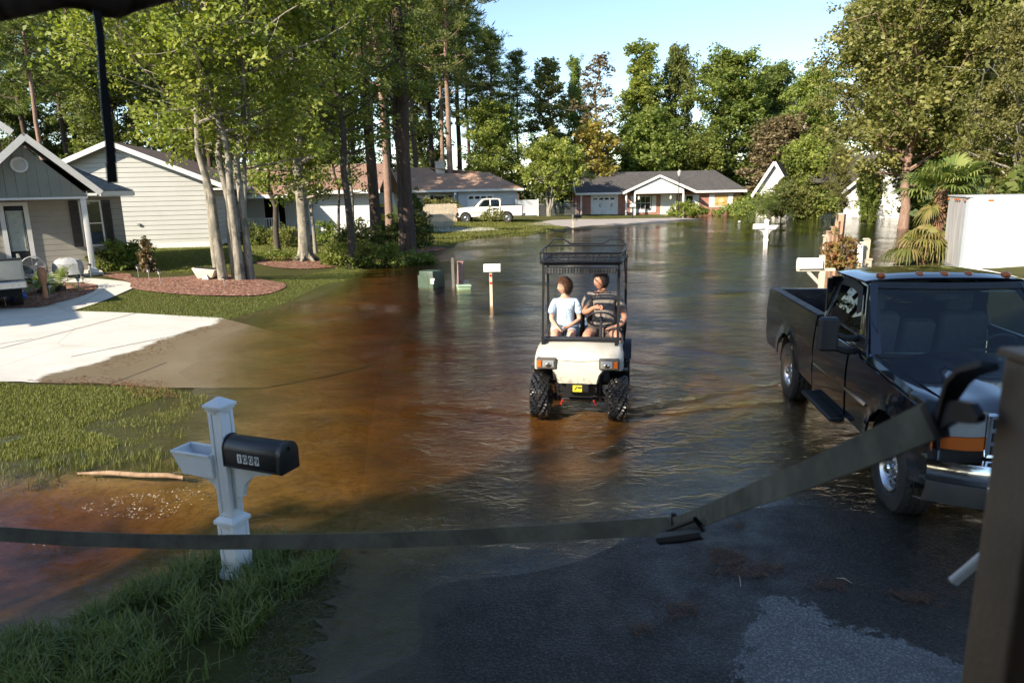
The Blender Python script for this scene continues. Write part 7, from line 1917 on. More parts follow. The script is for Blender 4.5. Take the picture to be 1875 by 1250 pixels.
# t-shirt: slightly larger skin over torso and upper arms
M_shirt1 = cloth_mat('pale_blue_cotton', (.42, .53, .68)); M_short1 = cloth_mat('light_blue_denim', (.35, .45, .58))
TJ = {}; TB = []
TJ.update({'pelvis': ((0, -.0, 1.03), (.165, .125)), 'waist': ((0, .0, 1.14), (.145, .118)), 'chest': ((0, .0, 1.28), (.158, .118)), 'up': ((0, .02, 1.43), (.142, .100)), 'nk': ((0, .015, 1.50), (.085, .078))})
TB += [('pelvis', 'waist'), ('waist', 'chest'), ('chest', 'up'), ('up', 'nk')]
for s, pre in ((-1, 'r'), (1, 'l')):
    TJ[pre + 's'] = ((s * .155, .02, 1.455), .068); TJ[pre + 'a'] = ((s * .20, .0, 1.32), .066); TJ[pre + 'b'] = ((s * .222, -.01, 1.235), .064)
    TB += [('up', pre + 's'), (pre + 's', pre + 'a'), (pre + 'a', pre + 'b')]
ts = mesh_obj('t_shirt', metaskin('t_shirt', TJ, TB, None, None, 'pelvis', 2), M_shirt1, w, smooth=True)
pr = MB()
for k in range(7): pr.tube([(.05 + .010 * k, -.128 + .0015 * k * k * .12, 1.335 + .012 * math.sin(k * 2.1)), (.062 + .010 * k, -.127 + .002 * k * .5, 1.335 + .012 * math.sin(k * 2.1 + 2))], .0035, 4)
pr.build('chest_print', paint('dark_print', (.08, .07, .12), .8), ts)
SJ = {'pelvis': ((0, 0, .99), (.168, .125))}; SB = []
for s, pre in ((-1, 'r'), (1, 'l')):
    SJ[pre + 'h'] = ((s * .095, -.08, .985), .100); SJ[pre + 't'] = ((s * .112, -.24, 1.005), .092); SJ[pre + 'u'] = ((s * .116, -.29, 1.01), .088); SB += [('pelvis', pre + 'h'), (pre + 'h', pre + 't'), (pre + 't', pre + 'u')]
mesh_obj('shorts', metaskin('shorts', SJ, SB, None, None, 'pelvis', 2), M_short1, w, smooth=True)
ph_ = thing('mobile_phone', 'dark phone in the hands of the woman in the cart', 'phone', tuple(w.matrix_basis @ Vector((.0, -.335, 1.09))) if False else (0, 0, 0), 0)
q = Matrix.Translation(w.location) @ Matrix.Rotation(w.rotation_euler.z, 4, 'Z'); ph_.location = q @ Vector((-.02, -.33, 1.095)); ph_.rotation_euler = (R(20), 0, R(30) + w.rotation_euler.z)
m = MB(); m.rbox((0, 0, 0), (.075, .15, .009), .01); m.build('case', M_black, ph_); m = MB(); m.bbox((-.033, -.068, .0046), (.033, .068, .0055)); m.build('screen', M_glass, ph_)

# ---------- man at the wheel
mn = seat_person('man in a grey t-shirt and brown shorts driving the cart, one hand on the wheel', .27, 1.26)
J = {}; B = []
j('pelvis', (.02, 0, .99), (.185, .14)); j('waist', (.02, -.01, 1.14), (.175, .145)); j('chest', (.01, .0, 1.33), (.19, .135)); j('upchest', (0, .02, 1.53), (.170, .110)); j('neck', (0, -.0, 1.62), .076); j('neck2', (-.02, -.02, 1.68), .074)
B += [('pelvis', 'waist'), ('waist', 'chest'), ('chest', 'upchest'), ('upchest', 'neck'), ('neck', 'neck2')]
for s, pre, kx in ((-1, 'r', -.24), (1, 'l', .26)):
    j(pre + 'hip', (s * .11, -.08, .99), .105); j(pre + 'thigh', (s * .155, -.28, 1.02), .092); j(pre + 'knee', (kx * .9, -.50, 1.03), .074); j(pre + 'shin', (kx * .87, -.54, .86), .064); j(pre + 'calf', (kx * .86, -.50, .74), .058); j(pre + 'ank', (kx * .85, -.52, .57), .042); j(pre + 'toe', (kx * .9, -.68, .53), .04)
    B += [('pelvis', pre + 'hip'), (pre + 'hip', pre + 'thigh'), (pre + 'thigh', pre + 'knee'), (pre + 'knee', pre + 'shin'), (pre + 'shin', pre + 'calf'), (pre + 'calf', pre + 'ank'), (pre + 'ank', pre + 'toe')]
j('rsh', (-.20, .02, 1.55), .072); j('ruarm', (-.25, -.12, 1.42), .056); j('relb', (-.265, -.28, 1.33), .047); j('rfore', (-.20, -.39, 1.36), .043); j('rwrist', (-.115, -.46, 1.43), .032)
j('lsh', (.20, .02, 1.55), .072); j('luarm', (.27, -.01, 1.38), .058); j('lelb', (.33, -.02, 1.21), .048); j('lfore', (.27, -.15, 1.12), .044); j('lwrist', (.17, -.27, 1.10), .032)
for pre in 'rl': B += [('upchest', pre + 'sh'), (pre + 'sh', pre + 'uarm'), (pre + 'uarm', pre + 'elb'), (pre + 'elb', pre + 'fore'), (pre + 'fore', pre + 'wrist')]
hand_joints(J, B, 'r', J['rwrist'][0], (.85, -.45, .15), (0, -.5, -.8), (.2, -.3, .8), .9, 1.08)
hand_joints(J, B, 'l', J['lwrist'][0], (-.75, -.6, -.15), (-.1, 0, -1), (-.5, .7, .2), .6, 1.08)
finish_person(mn, SK2, J, B, (-.04, -.04, 1.765), (R(2), 0, R(-48)), .118, M_hair2, 5, .0, False)
M_shirt2 = cloth_mat('grey_cotton', (.21, .18, .155)); M_short2 = cloth_mat('brown_shorts', (.11, .085, .07))
TJ = {'pelvis': ((.02, -.01, 1.04), (.20, .155)), 'waist': ((.02, -.015, 1.15), (.195, .165)), 'chest': ((.01, -.01, 1.32), (.208, .155)), 'up': ((0, .02, 1.52), (.185, .122)), 'nk': ((0, .005, 1.60), (.102, .094))}
TB = [('pelvis', 'waist'), ('waist', 'chest'), ('chest', 'up'), ('up', 'nk')]
TJ['rs'] = ((-.20, .02, 1.55), .087); TJ['ra'] = ((-.245, -.10, 1.43), .080); TJ['rb'] = ((-.258, -.19, 1.385), .076)
TJ['ls'] = ((.20, .02, 1.55), .087); TJ['la'] = ((.26, .0, 1.40), .083); TJ['lb'] = ((.298, -.01, 1.30), .080)
for pre in 'rl': TB += [('up', pre + 's'), (pre + 's', pre + 'a'), (pre + 'a', pre + 'b')]
mesh_obj('t_shirt', metaskin('t_shirt', TJ, TB, None, None, 'pelvis', 2), M_shirt2, mn, smooth=True)
SJ = {'pelvis': ((.02, 0, .99), (.198, .15))}; SB = []
for s, pre, kx in ((-1, 'r', -.216), (1, 'l', .234)):
    SJ[pre + 'h'] = ((s * .11, -.08, .99), .118); SJ[pre + 't'] = ((s * .155, -.28, 1.02), .112); SJ[pre + 'u'] = ((s * .19, -.39, 1.025), .105); SB += [('pelvis', pre + 'h'), (pre + 'h', pre + 't'), (pre + 't', pre + 'u')]
mesh_obj('shorts', metaskin('shorts', SJ, SB, None, None, 'pelvis', 2), M_short2, mn, smooth=True)
# ================================================================== MAILBOXES AND NEAR THINGS
M_vinyl_w = paint('white_vinyl', (.72, .74, .76), .38, .04, 4, dirt=(.62, .63, .60))
# ---- 1009 mailbox post. local: x along the mailbox (toward the street), -y toward the camera side that carries the number
p = onG(437, 1048); mp_ = G(437, 1050, .04)
mb_ = thing('mailbox_post', 'white panelled vinyl post holding a black mailbox numbered 1009 and an empty planter box', 'mailbox', (mp_.x, mp_.y, .03), R(-22))
def panelled(m, x0, x1, z0, z1, hw, d=.006, fr=.028):
    """square post with recessed panels on all four sides between z0,z1"""
    m.bbox((-hw + d, -hw + d, z0), (hw - d, hw - d, z1))
    for (ax, s) in ((0, 1), (0, -1), (1, 1), (1, -1)):
        def bb(u0, u1, a, b):
            if ax == 0: m.bbox((s * (hw - d - .001), u0, a), (s * hw, u1, b))
            else: m.bbox((u0, s * (hw - d - .001), a), (u1, s * hw, b))
        e = hw if ax == 0 else hw - d
        bb(-e, -e + fr, z0, z1); bb(e - fr, e, z0, z1); bb(-e + fr, e - fr, z0, z0 + fr * 1.3); bb(-e + fr, e - fr, z1 - fr * 1.3, z1)
m = MB(); panelled(m, 0, 0, .53, 1.40, .064); m.build('upper_post', M_vinyl_w, mb_, bevel=.002)
m = MB(); panelled(m, 0, 0, .06, .47, .082); m.build('lower_post', M_vinyl_w, mb_, bevel=.002)
m = MB(); m.box((0, 0, .485), (.196, .196, .03)); m.box((0, 0, .515), (.196, .196, .03), taper=(.68, .68)); m.build('collar', M_vinyl_w, mb_, bevel=.003)
m = MB(); m.box((0, 0, .02), (.205, .205, .05)); m.box((0, 0, .06), (.205, .205, .03), taper=(.85, .85)); m.box((0, 0, .05), (.185, .185, .06)); m.build('base_trim', M_vinyl_w, mb_, bevel=.003)
m = MB(); m.box((0, 0, 1.40), (.15, .15, .02)); m.box((0, 0, 1.422), (.176, .176, .024)); m.box((0, 0, 1.46), (.176, .176, .052), taper=(.12, .12)); m.build('post_cap', M_vinyl_w, mb_, bevel=.003)
# support arm with scalloped bracket to the right, small bracket to the left
m = MB(); m.rbox((.275, 0, .965), (.43, .095, .022), .004); m.rbox((.262, 0, .945), (.39, .07, .02), .004)
br = [(x_, z_ + .10) for x_, z_ in [(.064, .835), (.43, .835), (.43, .815), (.36, .81), (.30, .795), (.245, .765), (.20, .725), (.175, .68), (.165, .64), (.15, .62), (.15, .60), (.10, .60), (.10, .50), (.064, .50)]]
m.prism(br, -.022, .022, 'y'); m.build('bracket', M_vinyl_w, mb_, bevel=.003)
m = MB(); m.rbox((-.20, 0, .838), (.27, .09, .022), .004); m.prism([(x_, z_ + .026) for x_, z_ in [(-.064, .80), (-.27, .80), (-.27, .785), (-.20, .775), (-.14, .745), (-.10, .69), (-.085, .62), (-.064, .60)]], -.022, .022, 'y'); m.build('planter_bracket', M_vinyl_w, mb_, bevel=.003)
# planter box
def frust(x0, x1, y0, y1, z, X0, X1, Y0, Y1, Z): return [(x0, y0, z), (x1, y0, z), (x1, y1, z), (x0, y1, z)], [(X0, Y0, Z), (X1, Y0, Z), (X1, Y1, Z), (X0, Y1, Z)]
m = MB(); a, b = frust(-.36, -.068, -.078, .078, .855, -.45, -.066, -.085, .085, 1.03); m.loft([a, b], caps=False); m.solid(.008); m.box((-.21, 0, .859), (.28, .14, .008))
pl_ = m.build('planter_box', M_vinyl_w, mb_)
m = MB(); R0 = .016
for (c, d_) in (((-.258, -.094, 1.03), (.39, .02, .02)), ((-.258, .094, 1.03), (.39, .02, .02)), ((-.445, 0, 1.03), (.02, .2, .02)), ((-.072, 0, 1.03), (.02, .2, .02))): m.box(c, d_)
m.build('planter_rim', M_vinyl_w, pl_, bevel=.003)
# mailbox itself: a thing carried by the post
mx = thing('mailbox', 'black metal mailbox with the white number stickers 1009 on its side', 'mailbox', tuple(mb_.location), R(-22)) if False else None
M_mbox = paint('black_mailbox_metal', (.013, .013, .015), .34, .1, 20, bmp=.12, bscale=260)
bw, z0, zs = .095, .978, 1.105
prof = [(-bw, z0), (-bw, zs)] + [(-bw * math.cos(R(a)), zs + bw * 1.0 * math.sin(R(a))) for a in range(15, 180, 15)] + [(bw, zs), (bw, z0)]
m = MB(); m.prism(prof, .072, .590, 'x'); bx = m.build('mailbox', M_mbox, mb_, bevel=.004)
m = MB(); m.prism([(y * 1.06, (z - z0) * 1.05 + z0 - .004) for y, z in prof], .590, .622, 'x'); m.box((.626, 0, 1.155), (.016, .03, .03)); dr_ = m.build('mailbox_door', M_mbox, bx, bevel=.003)
m = MB(); m.prism([(y * 1.035, (z - z0) * 1.025 + z0) for y, z in prof], .572, .590, 'x'); m.prism([(y * 1.035, (z - z0) * 1.025 + z0) for y, z in prof], .072, .082, 'x'); m.bbox((.08, -bw - .004, zs - .004), (.575, -bw + .0, zs + .002)); m.bbox((.075, -bw - .005, z0 - .002), (.585, bw + .005, z0 + .012)); m.build('seam', M_mbox, bx)
for k, dch in enumerate('1009'):
    x = .235 + k * .054; m = MB(); m.bbox((x - .019, -bw - .004, 1.022), (x + .019, -bw - .0, 1.090)); st = m.build('number_sticker', M_white, bx)
    text_mesh('digit', dch, .074, M_black, st, Matrix.Translation((x, -bw - .0052, 1.056)) @ Matrix.Rotation(R(90), 4, 'X'), .0006)
# the box sits on the post bracket: keep as its own thing
bx.parent = None
box_thing = thing('mailbox', 'black metal mailbox with white number stickers 1009, resting on the white post arm', 'mailbox', tuple(mb_.location), R(-22))
bx.name = 'box_body'; bx.parent = box_thing

# ---- plain white mailbox on a stake with red reflectors, in the water
def boxy(o, c, L_, w_, h_, mat, door=True, ax=0):
    m = MB(); bw = w_ / 2; zs = h_ - bw
    pr_ = [(-bw, 0), (-bw, zs)] + [(-bw * math.cos(R(a)), zs + bw * math.sin(R(a))) for a in range(20, 180, 20)] + [(bw, zs), (bw, 0)]
    M = Matrix.Translation(c) @ Matrix.Rotation(R(ax), 4, 'Z')
    m.prism(pr_, -L_ / 2, L_ / 2, 'x', M); b = m.build('box', mat, o, bevel=.003)
    m = MB(); m.prism([(y * 1.05, z * 1.04 - .003) for y, z in pr_], L_ / 2, L_ / 2 + .02, 'x', M); m.build('box_door', mat, b)
    return b
p = G(900, 559, 0)
o = thing('mailbox', 'white mailbox on a slim stake with two red reflectors, standing in the flood', 'mailbox', (p.x, p.y, -.3), R(-3))
mh = D(901, 497, p.y).z + .3
m = MB(); m.box((0, 0, mh / 2), (.075, .075, mh), taper=(1, 1)); m.build('post', paint('pale_stake', (.62, .52, .38), .7, .12, 6, dirt=(.4, .28, .16)), o)
for z in (mh - .10, mh - .30): m = MB(); m.cyl((0, -.038, z), (0, -.046, z), .034, n=16); m.build('red_reflector', paint('red_reflector', (.65, .03, .02), .2), o)
b = boxy(o, (0.03, 0, mh), .42, .17, .2, M_white)

# ---- white cross-shaped mailbox post further out in the flood
p = G(1401, 455, 0)
o = thing('mailbox', 'white mailbox post with arms like a cross, far out in the open flood', 'mailbox', (p.x, p.y, -.35), R(4))
hh = D(1401, 404, p.y).z + .35
m = MB(); m.box((0, 0, hh / 2), (.15, .15, hh)); m.box((0, 0, .75), (.19, .19, .12)); m.build('post', M_white, o); m = MB(); m.box((0, 0, hh), (.2, .2, .04)); m.box((0, 0, hh + .05), (.2, .2, .07), taper=(.1, .1)); m.build('post_cap', M_white, o)
boxy(o, (-.35, 0, hh - .38), .5, .2, .24, M_white, ax=180)
m = MB(); m.loft([[(.08, -.07, hh - .42), (.42, -.07, hh - .42), (.42, .07, hh - .42), (.08, .07, hh - .42)], [(.08, -.1, hh - .22), (.56, -.1, hh - .22), (.56, .1, hh - .22), (.08, .1, hh - .22)]]); m.build('planter_box', M_white, o)
m = MB(); m.prism([(-.5, hh - .42), (.45, hh - .42), (.2, hh - .5), (.08, hh - .75), (-.08, hh - .75), (-.2, hh - .5)], -.03, .03, 'y'); m.build('bracket', M_white, o)
# ---- white mailbox on a wooden post behind the dark pickup
p = D(1504, 525, 13.2)
o = thing('mailbox', 'white mailbox on a wooden arm and post behind the bed of the black pickup', 'mailbox', (p.x, p.y, -.2), R(-4))
hh = D(1500, 472, p.y).z + .25
M_pw = paint('pale_wood', (.60, .54, .42), .75, .12, 5)
m = MB(); m.box((0, 0, hh / 2), (.085, .085, hh), (0, R(-1.5), 0)); m.build('post', M_pw, o)
zb = D(1480, 494, p.y).z + .2
m = MB(); m.box((-.13, .0, zb), (.70, .085, .05), (0, 0, 0)); m.build('arm', M_pw, o); m = MB(); strip(m, (-.28, 0, zb - .03), (-.02, 0, zb - .30), .06, .05); m.build('brace', M_pw, o)
b = boxy(o, (-.24, 0, zb + .026), .42, .17, .2, M_white, ax=180)
# ---- mailbox on timber post by the cul-de-sac driveway, black one near brick house
p = G(1049, 418, .0); 
o = thing('mailbox', 'dark mailbox on a pale timber post at the water edge before the brick house', 'mailbox', (p.x, p.y, -.1), R(-8))
hh = D(1049, 393, p.y).z + .1
m = MB(); m.box((0, 0, hh / 2), (.13, .13, hh)); m.build('post', M_pick, o); m = MB(); strip(m, (.06, 0, hh - .60), (.38, 0, hh - .28), .09, .09); m.build('brace', M_pick, o)
boxy(o, (.36, 0, hh - .25), .55, .2, .26, M_black)
p = D(1158, 403, 66)
o = thing('mailbox', 'small white-topped mailbox on a black post at the brick house porch', 'mailbox', (p.x, p.y, 0), R(5))
m = MB(); m.cyl((0, 0, -.2), (0, 0, 1.2), .05, n=8); m.build('post', M_black, o); boxy(o, (0, 0, 1.2), .5, .2, .22, M_white)
# ---- timber posts right
M_tim = paint('reddish_timber', (.36, .20, .12), .8, .2, 5, dirt=(.5, .38, .26))
for k, (px, pyt, pyb, Y, wd, lab, mt) in enumerate(((1511, 432, 482, 16.2, .10, 'nearest weathered fence post beside the dying plant', M_pick), (1518, 424, 470, 18.5, .11, 'second reddish fence post from the mailbox', M_tim), (1526, 416, 462, 20.5, .12, 'third reddish fence post from the mailbox', M_tim), (1535, 406, 455, 22.5, .12, 'fourth reddish fence post, behind the dying plant', M_tim), (1541, 392, 440, 26.0, .2, 'farthest and thickest fence post with a pale top', M_tim),
                                               (1578, 445, 492, 17.0, .12, 'white square post right of the dying plant', M_white), (1586, 438, 492, 17.2, .15, 'tall pale timber post beside the white square post', M_pick), (1592, 475, 495, 16.6, .12, 'short sawn-off post right of the tall pale post', M_pick))):
    t_ = D(px, pyt, Y); o = thing('fence_post', lab, 'post', (t_.x, t_.y, -.3), .2 * k, 'posts standing in the flood on the right'); h_ = t_.z + .3
    m = MB(); m.box((0, 0, h_ / 2), (wd, wd, h_), (R(1.5 * (-1) ** k), R(1.2), 0)); m.build('post', mt, o); m = MB(); m.box((0, 0, h_ + .01), (wd * 1.05, wd * 1.05, .03), taper=(.8, .8)); m.build('top', mt if k != 4 else M_white, o)

# ---- things around the porch
p = onG(66, 512)
o = thing('drum_fan', 'grey drum fan standing on the walkway by the front door', 'fan', (p.x, p.y, p.z + .02), R(25))
m = MB(); Mf = Matrix.Translation((0, 0, .40)) @ Matrix.Rotation(R(90), 4, 'X'); m.lathe([(.34, -.13), (.36, -.10), (.36, .12), (.34, .14), (.33, .12), (.33, -.12)], 36, Mf); m.build('drum', M_plast_grey, o, smooth=True)
m = MB()
for k in range(9): m.tube([Mf @ Vector(((.035 + .036 * k) * math.cos(a), (.035 + .036 * k) * math.sin(a), .13)) for a in [j_ * PI / 14 for j_ in range(28)]], .003, 4, closed=True)
for k in range(16): m.tube([Mf @ Vector((.04 * math.cos(k * PI / 8), .04 * math.sin(k * PI / 8), .135)), Mf @ Vector((.33 * math.cos(k * PI / 8), .33 * math.sin(k * PI / 8), .13))], .003, 4)
m.build('grille', M_plast_grey, o)
m = MB(); m.lathe([(0, .1), (.06, .1), (.07, .0)], 16, Mf)
for k in range(5):
    a = k * 2 * PI / 5; m.add([Mf @ Vector((.06 * math.cos(a), .06 * math.sin(a), .02)), Mf @ Vector((.30 * math.cos(a - .3), .30 * math.sin(a - .3), .06)), Mf @ Vector((.30 * math.cos(a + .4), .30 * math.sin(a + .4), -.02)), Mf @ Vector((.06 * math.cos(a + .8), .06 * math.sin(a + .8), .0))], [(0, 1, 2, 3)])
m.build('blade', paint('fan_blade', (.16, .17, .18), .5), o); m = MB(); m.tube([(-.36, 0, .4), (-.3, 0, .02), (.3, 0, .02), (.36, 0, .4)], .016, 8); m.rbox((0, .0, .02), (.5, .3, .03), .02); m.build('stand', M_black, o)
p = onG(128, 508)
o = thing('covered_grill', 'barbecue wrapped in wrinkled grey plastic beside the porch post', 'grill', (p.x, p.y, p.z), R(8))
rngc = random.Random(4); m = MB(); secs = []
for z, w_, d_ in ((.12, .42, .26), (.3, .44, .27), (.48, .42, .26), (.60, .34, .2), (.66, .18, .12)):
    secs.append([((w_ + rngc.uniform(-.03, .03)) * math.cos(a) * (1.1 if abs(math.cos(a)) > .7 else 1), (d_ + rngc.uniform(-.03, .03)) * math.sin(a), z + rngc.uniform(-.02, .02)) for a in [k * PI / 10 for k in range(20)]])
m.loft(secs); m.build('cover', paint('grey_tarp', (.36, .37, .38), .4, .15, 5, bmp=.6, bscale=9), o, smooth=True, angle=25); m = MB()
for x in (-.3, .3): m.cyl((x, 0, 0), (x, 0, .2), .03)
m.build('leg', M_black, o)
# concrete trough planter with sprouts
p = onG(380, 512)
o = thing('stone_trough', 'tilted pale concrete trough lying on the mulch left of the multi-stem tree', 'planter', (p.x, p.y, p.z + .04), R(-12))
m = MB(); m.loft([[(-.28, -.12, 0), (.26, -.12, .04), (.26, .12, .04), (-.28, .12, 0)], [(-.42, -.19, .36), (.42, -.19, .30), (.42, .19, .30), (-.42, .19, .36)]]); m.prism([(-.1, -.06), (.0, .12), (.12, .16), (.2, -.06)], -.2, -.16, 'y'); m.build('trough', paint('pale_concrete', (.66, .60, .50), .85, .1, 5, bmp=.3), o, bevel=.015)
m = MB(); m.rbox((0, 0, .33), (.7, .3, .04), .02, rot=(0, R(4), 0)); m.build('soil', M_dark, o)
# solar path lights
for k, (px, py, h_) in enumerate(((167, 507, .42), (254, 507, .38), (274, 516, .42), (294, 520, .42), (125, 520, .36), (146, 534, .42), (154, 528, .40), (93, 548, .42), (411, 523, .25), (11, 562, .3))):
    p = onG(px, py)
    labs = ['black path light at the foot of the porch post', 'path light in the mulch below the porch shrub', 'path light on the mulch right of the walkway end', 'path light nearest the stone trough on the mulch', 'path light before the covered grill', 'bright-topped path light in the small mulch bed', 'path light at the curve of the walkway', 'path light beside the variegated plant', 'tiny path light at the foot of the multi-stem tree', 'path light at the left edge beside the blue bags']
    if k == 0:
        po0 = thing('path_light', labs[0], 'garden light', (p.x, p.y, p.z), 0, 'solar path lights in the mulch beds')
        m = MB(); m.cyl((0, 0, -.05), (0, 0, .30), .012, n=6); m.build('stake', M_plast_grey, po0); m = MB(); m.lathe([(.02, .30), (.035, .31), (.05, .40)], 10); m.build('lens', paint('clear_plastic', (.5, .5, .48), .2), po0); m = MB(); m.lathe([(.0, .46), (.05, .44), (.07, .415), (.065, .40), (.0, .40)], 12); m.build('cap', M_black, po0)
    else:
        c = copy_tree(po0); c.location = (p.x, p.y, p.z); c['label'] = labs[k]; c.scale = (1, 1, h_ / .42)
# floating log
a = onG(145, 884); b = onG(338, 890)
o = thing('floating_log', 'straw-coloured log floating in the grass shallows left of the mailbox', 'log', (a.x, a.y, .03), math.atan2(b.y - a.y, b.x - a.x)); ln = math.hypot(b.x - a.x, b.y - a.y)
m = MB(); m.tube([(0, 0, 0), (ln * .3, .02, .008), (ln * .6, -.015, .006), (ln * .85, .01, 0), (ln, 0, -.02)], [.012, .026, .028, .027, .018], 10); m.build('stem', bark_mat('peeled_wood', (.16, .09, .05), (.40, .27, .17), (9, 9, 2), .3), o, smooth=True)
m = MB(); m.tube([(ln * .85, .0, .0), (ln * .93, .03, .03), (ln * .99, .045, .02)], [.012, .009, .005], 6); m.build('twig', M_bark_dark, o)

# ---- leaf litter, foam and pine straw (uncountable)
def litter(name, label, cat, polys, n, size, mats, seed, on_water=False, th=.0, clump=0, ncl=0, aspect=.5):
    rng = np.random.RandomState(seed); P_ = []
    for pol, k in polys: P_.append(scatter(pol, k, rng, clump, ncl))
    q = np.concatenate(P_); z = np.maximum(HN(q) + .028, .006) if on_water else HN(q) + .03
    ax = np.stack([rng.normal(size=len(q)), rng.normal(size=len(q)), rng.normal(0, .12, len(q))], 1)
    a = ax / np.linalg.norm(ax, axis=1, keepdims=True); b = np.stack([-a[:, 1], a[:, 0], rng.normal(0, .15, len(q))], 1)
    s = (size * rng.uniform(.5, 1.5, len(q)))[:, None]; cen = np.stack([q[:, 0], q[:, 1], z + rng.uniform(0, th + 1e-4, len(q))], 1)
    V = np.stack([cen - a * s * .5, cen + b * s * .5 * aspect, cen + a * s * .5, cen - b * s * .5 * aspect], 1).reshape(-1, 3)
    o = mesh_obj(name, np_mesh(name, V, np.arange(len(V)).reshape(-1, 4), rng.uniform(0, 1, len(q))), mats); return tag(o, label, cat, kind='stuff')
M_litter = leaf_mat('leaf_litter', [(.10, .035, .02), (.20, .075, .035), (.30, .16, .07)], .1, .7)
litter('leaf_litter', 'reddish leaf litter stranded along the driveway water line', 'leaf litter', [([gp(40, 698), gp(200, 708), gp(330, 716), gp(300, 700), gp(150, 690)], 500), ([gp(180, 690), gp(330, 640), gp(320, 625), gp(170, 670)], 260), ([gp(270, 640), gp(420, 600), gp(560, 560), gp(520, 560), gp(400, 590), gp(280, 625)], 600), ([gp(210, 700), gp(310, 712), gp(330, 730), gp(250, 730)], 500)], 0, .035, M_litter, 1, True)
litter('leaf_litter', 'scattered brown leaves on the sunny lawn between walkway and water', 'leaf litter', [(lawn, 700)], 0, .045, M_litter, 2, False, .04)
M_foam = paint('foam', (.42, .35, .26), .6, .3, 40)
litter('foam', 'pale foam and pollen flecks drifting left of the white post', 'foam', [([gp(150, 968), gp(250, 930), gp(370, 905), gp(380, 930), gp(300, 985), gp(180, 990)], 230)], 0, .024, M_foam, 3, True)
litter('leaf_litter', 'pine needles and small leaves floating over the flooded lawn edge', 'leaf litter', [([gp(330, 700), gp(420, 620), gp(640, 520), gp(760, 520), gp(700, 700), gp(480, 760)], 420), ([gp(600, 900), gp(900, 850), gp(1300, 900), gp(1200, 1050), gp(700, 1060)], 260)], 0, .035, M_litter, 9, True, aspect=.18)
litter('foam', 'sparse pale bubbles scattered over the flooded street', 'foam', [([gp(700, 820), gp(1300, 820), gp(1250, 1000), gp(700, 1050)], 260), ([gp(0, 900), gp(150, 900), gp(100, 1050), gp(0, 1050)], 40), ([gp(650, 650), gp(950, 650), gp(950, 760), gp(650, 760)], 160)], 0, .012, M_foam, 4, True)
def straw(name, label, polys, size, mat, seed, th, loose=0):
    pl = []
    for pol, k in polys:
        cx = sum(q[0] for q in pol) / len(pol); cy = sum(q[1] for q in pol) / len(pol)
        pl.append((pol, int(k * .7)))
        if loose: pl.append(([(cx + (q[0] - cx) * 2.1, cy + (q[1] - cy) * 1.9) for q in pol], int(k * .35)))
    o = litter(name, label, 'debris', pl, 0, size, mat, seed, False, th, 0, 0, .05); return o
M_straw = leaf_mat('pine_straw', [(.05, .022, .014), (.11, .045, .024), (.20, .11, .055)], .05, .7)
straw('pine_straw', 'heap of reddish pine straw washed onto the wet asphalt', [([gp(1300, 1010), gp(1340, 1008), gp(1370, 1025), gp(1345, 1040), gp(1300, 1040)], 650), ([gp(1345, 1030), gp(1430, 1035), gp(1440, 1050), gp(1380, 1065), gp(1300, 1055)], 700), ([gp(1500, 1060), gp(1560, 1068), gp(1540, 1085), gp(1490, 1082)], 240), ([gp(1620, 1085), gp(1710, 1095), gp(1700, 1110), gp(1650, 1105)], 260), ([gp(1220, 1110), gp(1270, 1105), gp(1280, 1130), gp(1230, 1140)], 240), ([gp(1150, 1150), gp(1190, 1145), gp(1200, 1165), gp(1160, 1168)], 120), ([gp(1340, 960), gp(1365, 962), gp(1362, 972), gp(1345, 972)], 90)], .065, M_straw, 5, .012, 1)
straw('pine_straw', 'dead grass and twigs on the mud between the long grass and the street', [([gp(480, 1140), gp(560, 1050), gp(640, 1010), gp(650, 1080), gp(600, 1200), gp(560, 1290), gp(420, 1290)], 2600)], .07, leaf_mat('dead_grass', [(.06, .045, .03), (.12, .09, .055), (.10, .10, .04)], .1, .8), 6, .02)
for k, (a_, b_, r_, lab) in enumerate((((1530, 1064), (1560, 1074), .004, 'pale twig on the asphalt right of the pine straw heap'), ((1356, 1080), (1352, 1058), .003, 'thin grey twig standing beside the larger pine straw heap'))):
    a, b = onG(*a_), onG(*b_); o = thing('twig', lab, 'twig', (a.x, a.y, a.z + .03), 0); d = b - a
    m = MB(); m.tube([(0, 0, 0), tuple(d * .5 + Vector((0, 0, .02))), tuple(d)], [r_, r_ * .8, r_ * .4], 6); m.build('stem', M_pick, o)

# ================================================================== THE PHOTOGRAPHER'S TRUCK: canvas, posts, straps
M_tan = paint('tan_vehicle_paint', (.20, .12, .065), .6, .12, 7, bmp=.2, bscale=150)
M_canvas = cloth_mat('dark_canvas', (.06, .035, .025))
M_web = cloth_mat('olive_webbing', (.13, .118, .085), 80)
def webbing_weave():
    nt = M_web.node_tree; p = nt.nodes['Principled BSDF']; tc = N(nt, 'ShaderNodeTexCoord')
    w1 = N(nt, 'ShaderNodeTexWave', bands_direction='X'); w1.inputs['Scale'].default_value = 70; w2 = N(nt, 'ShaderNodeTexWave', bands_direction='Z'); w2.inputs['Scale'].default_value = 110; w2.inputs['Distortion'].default_value = .6
    L(nt, tc.outputs['Object'], w1.inputs[0]); L(nt, tc.outputs['Object'], w2.inputs[0])
    hh_ = math_n(nt, 'MULTIPLY', w1.outputs[0], w2.outputs[0])
    L(nt, bump(nt, hh_, .8, .0015), p.inputs['Normal'])
    st_ = ramp(nt, noise(nt, tc.outputs['Object'], 7, 5, .7), [(.4, (.10, .085, .058)), (.62, (.19, .165, .115))])
    L(nt, mixc(nt, math_n(nt, 'MULTIPLY', hh_, .35), st_, (.21, .195, .15)), p.inputs['Base Color'])
webbing_weave()
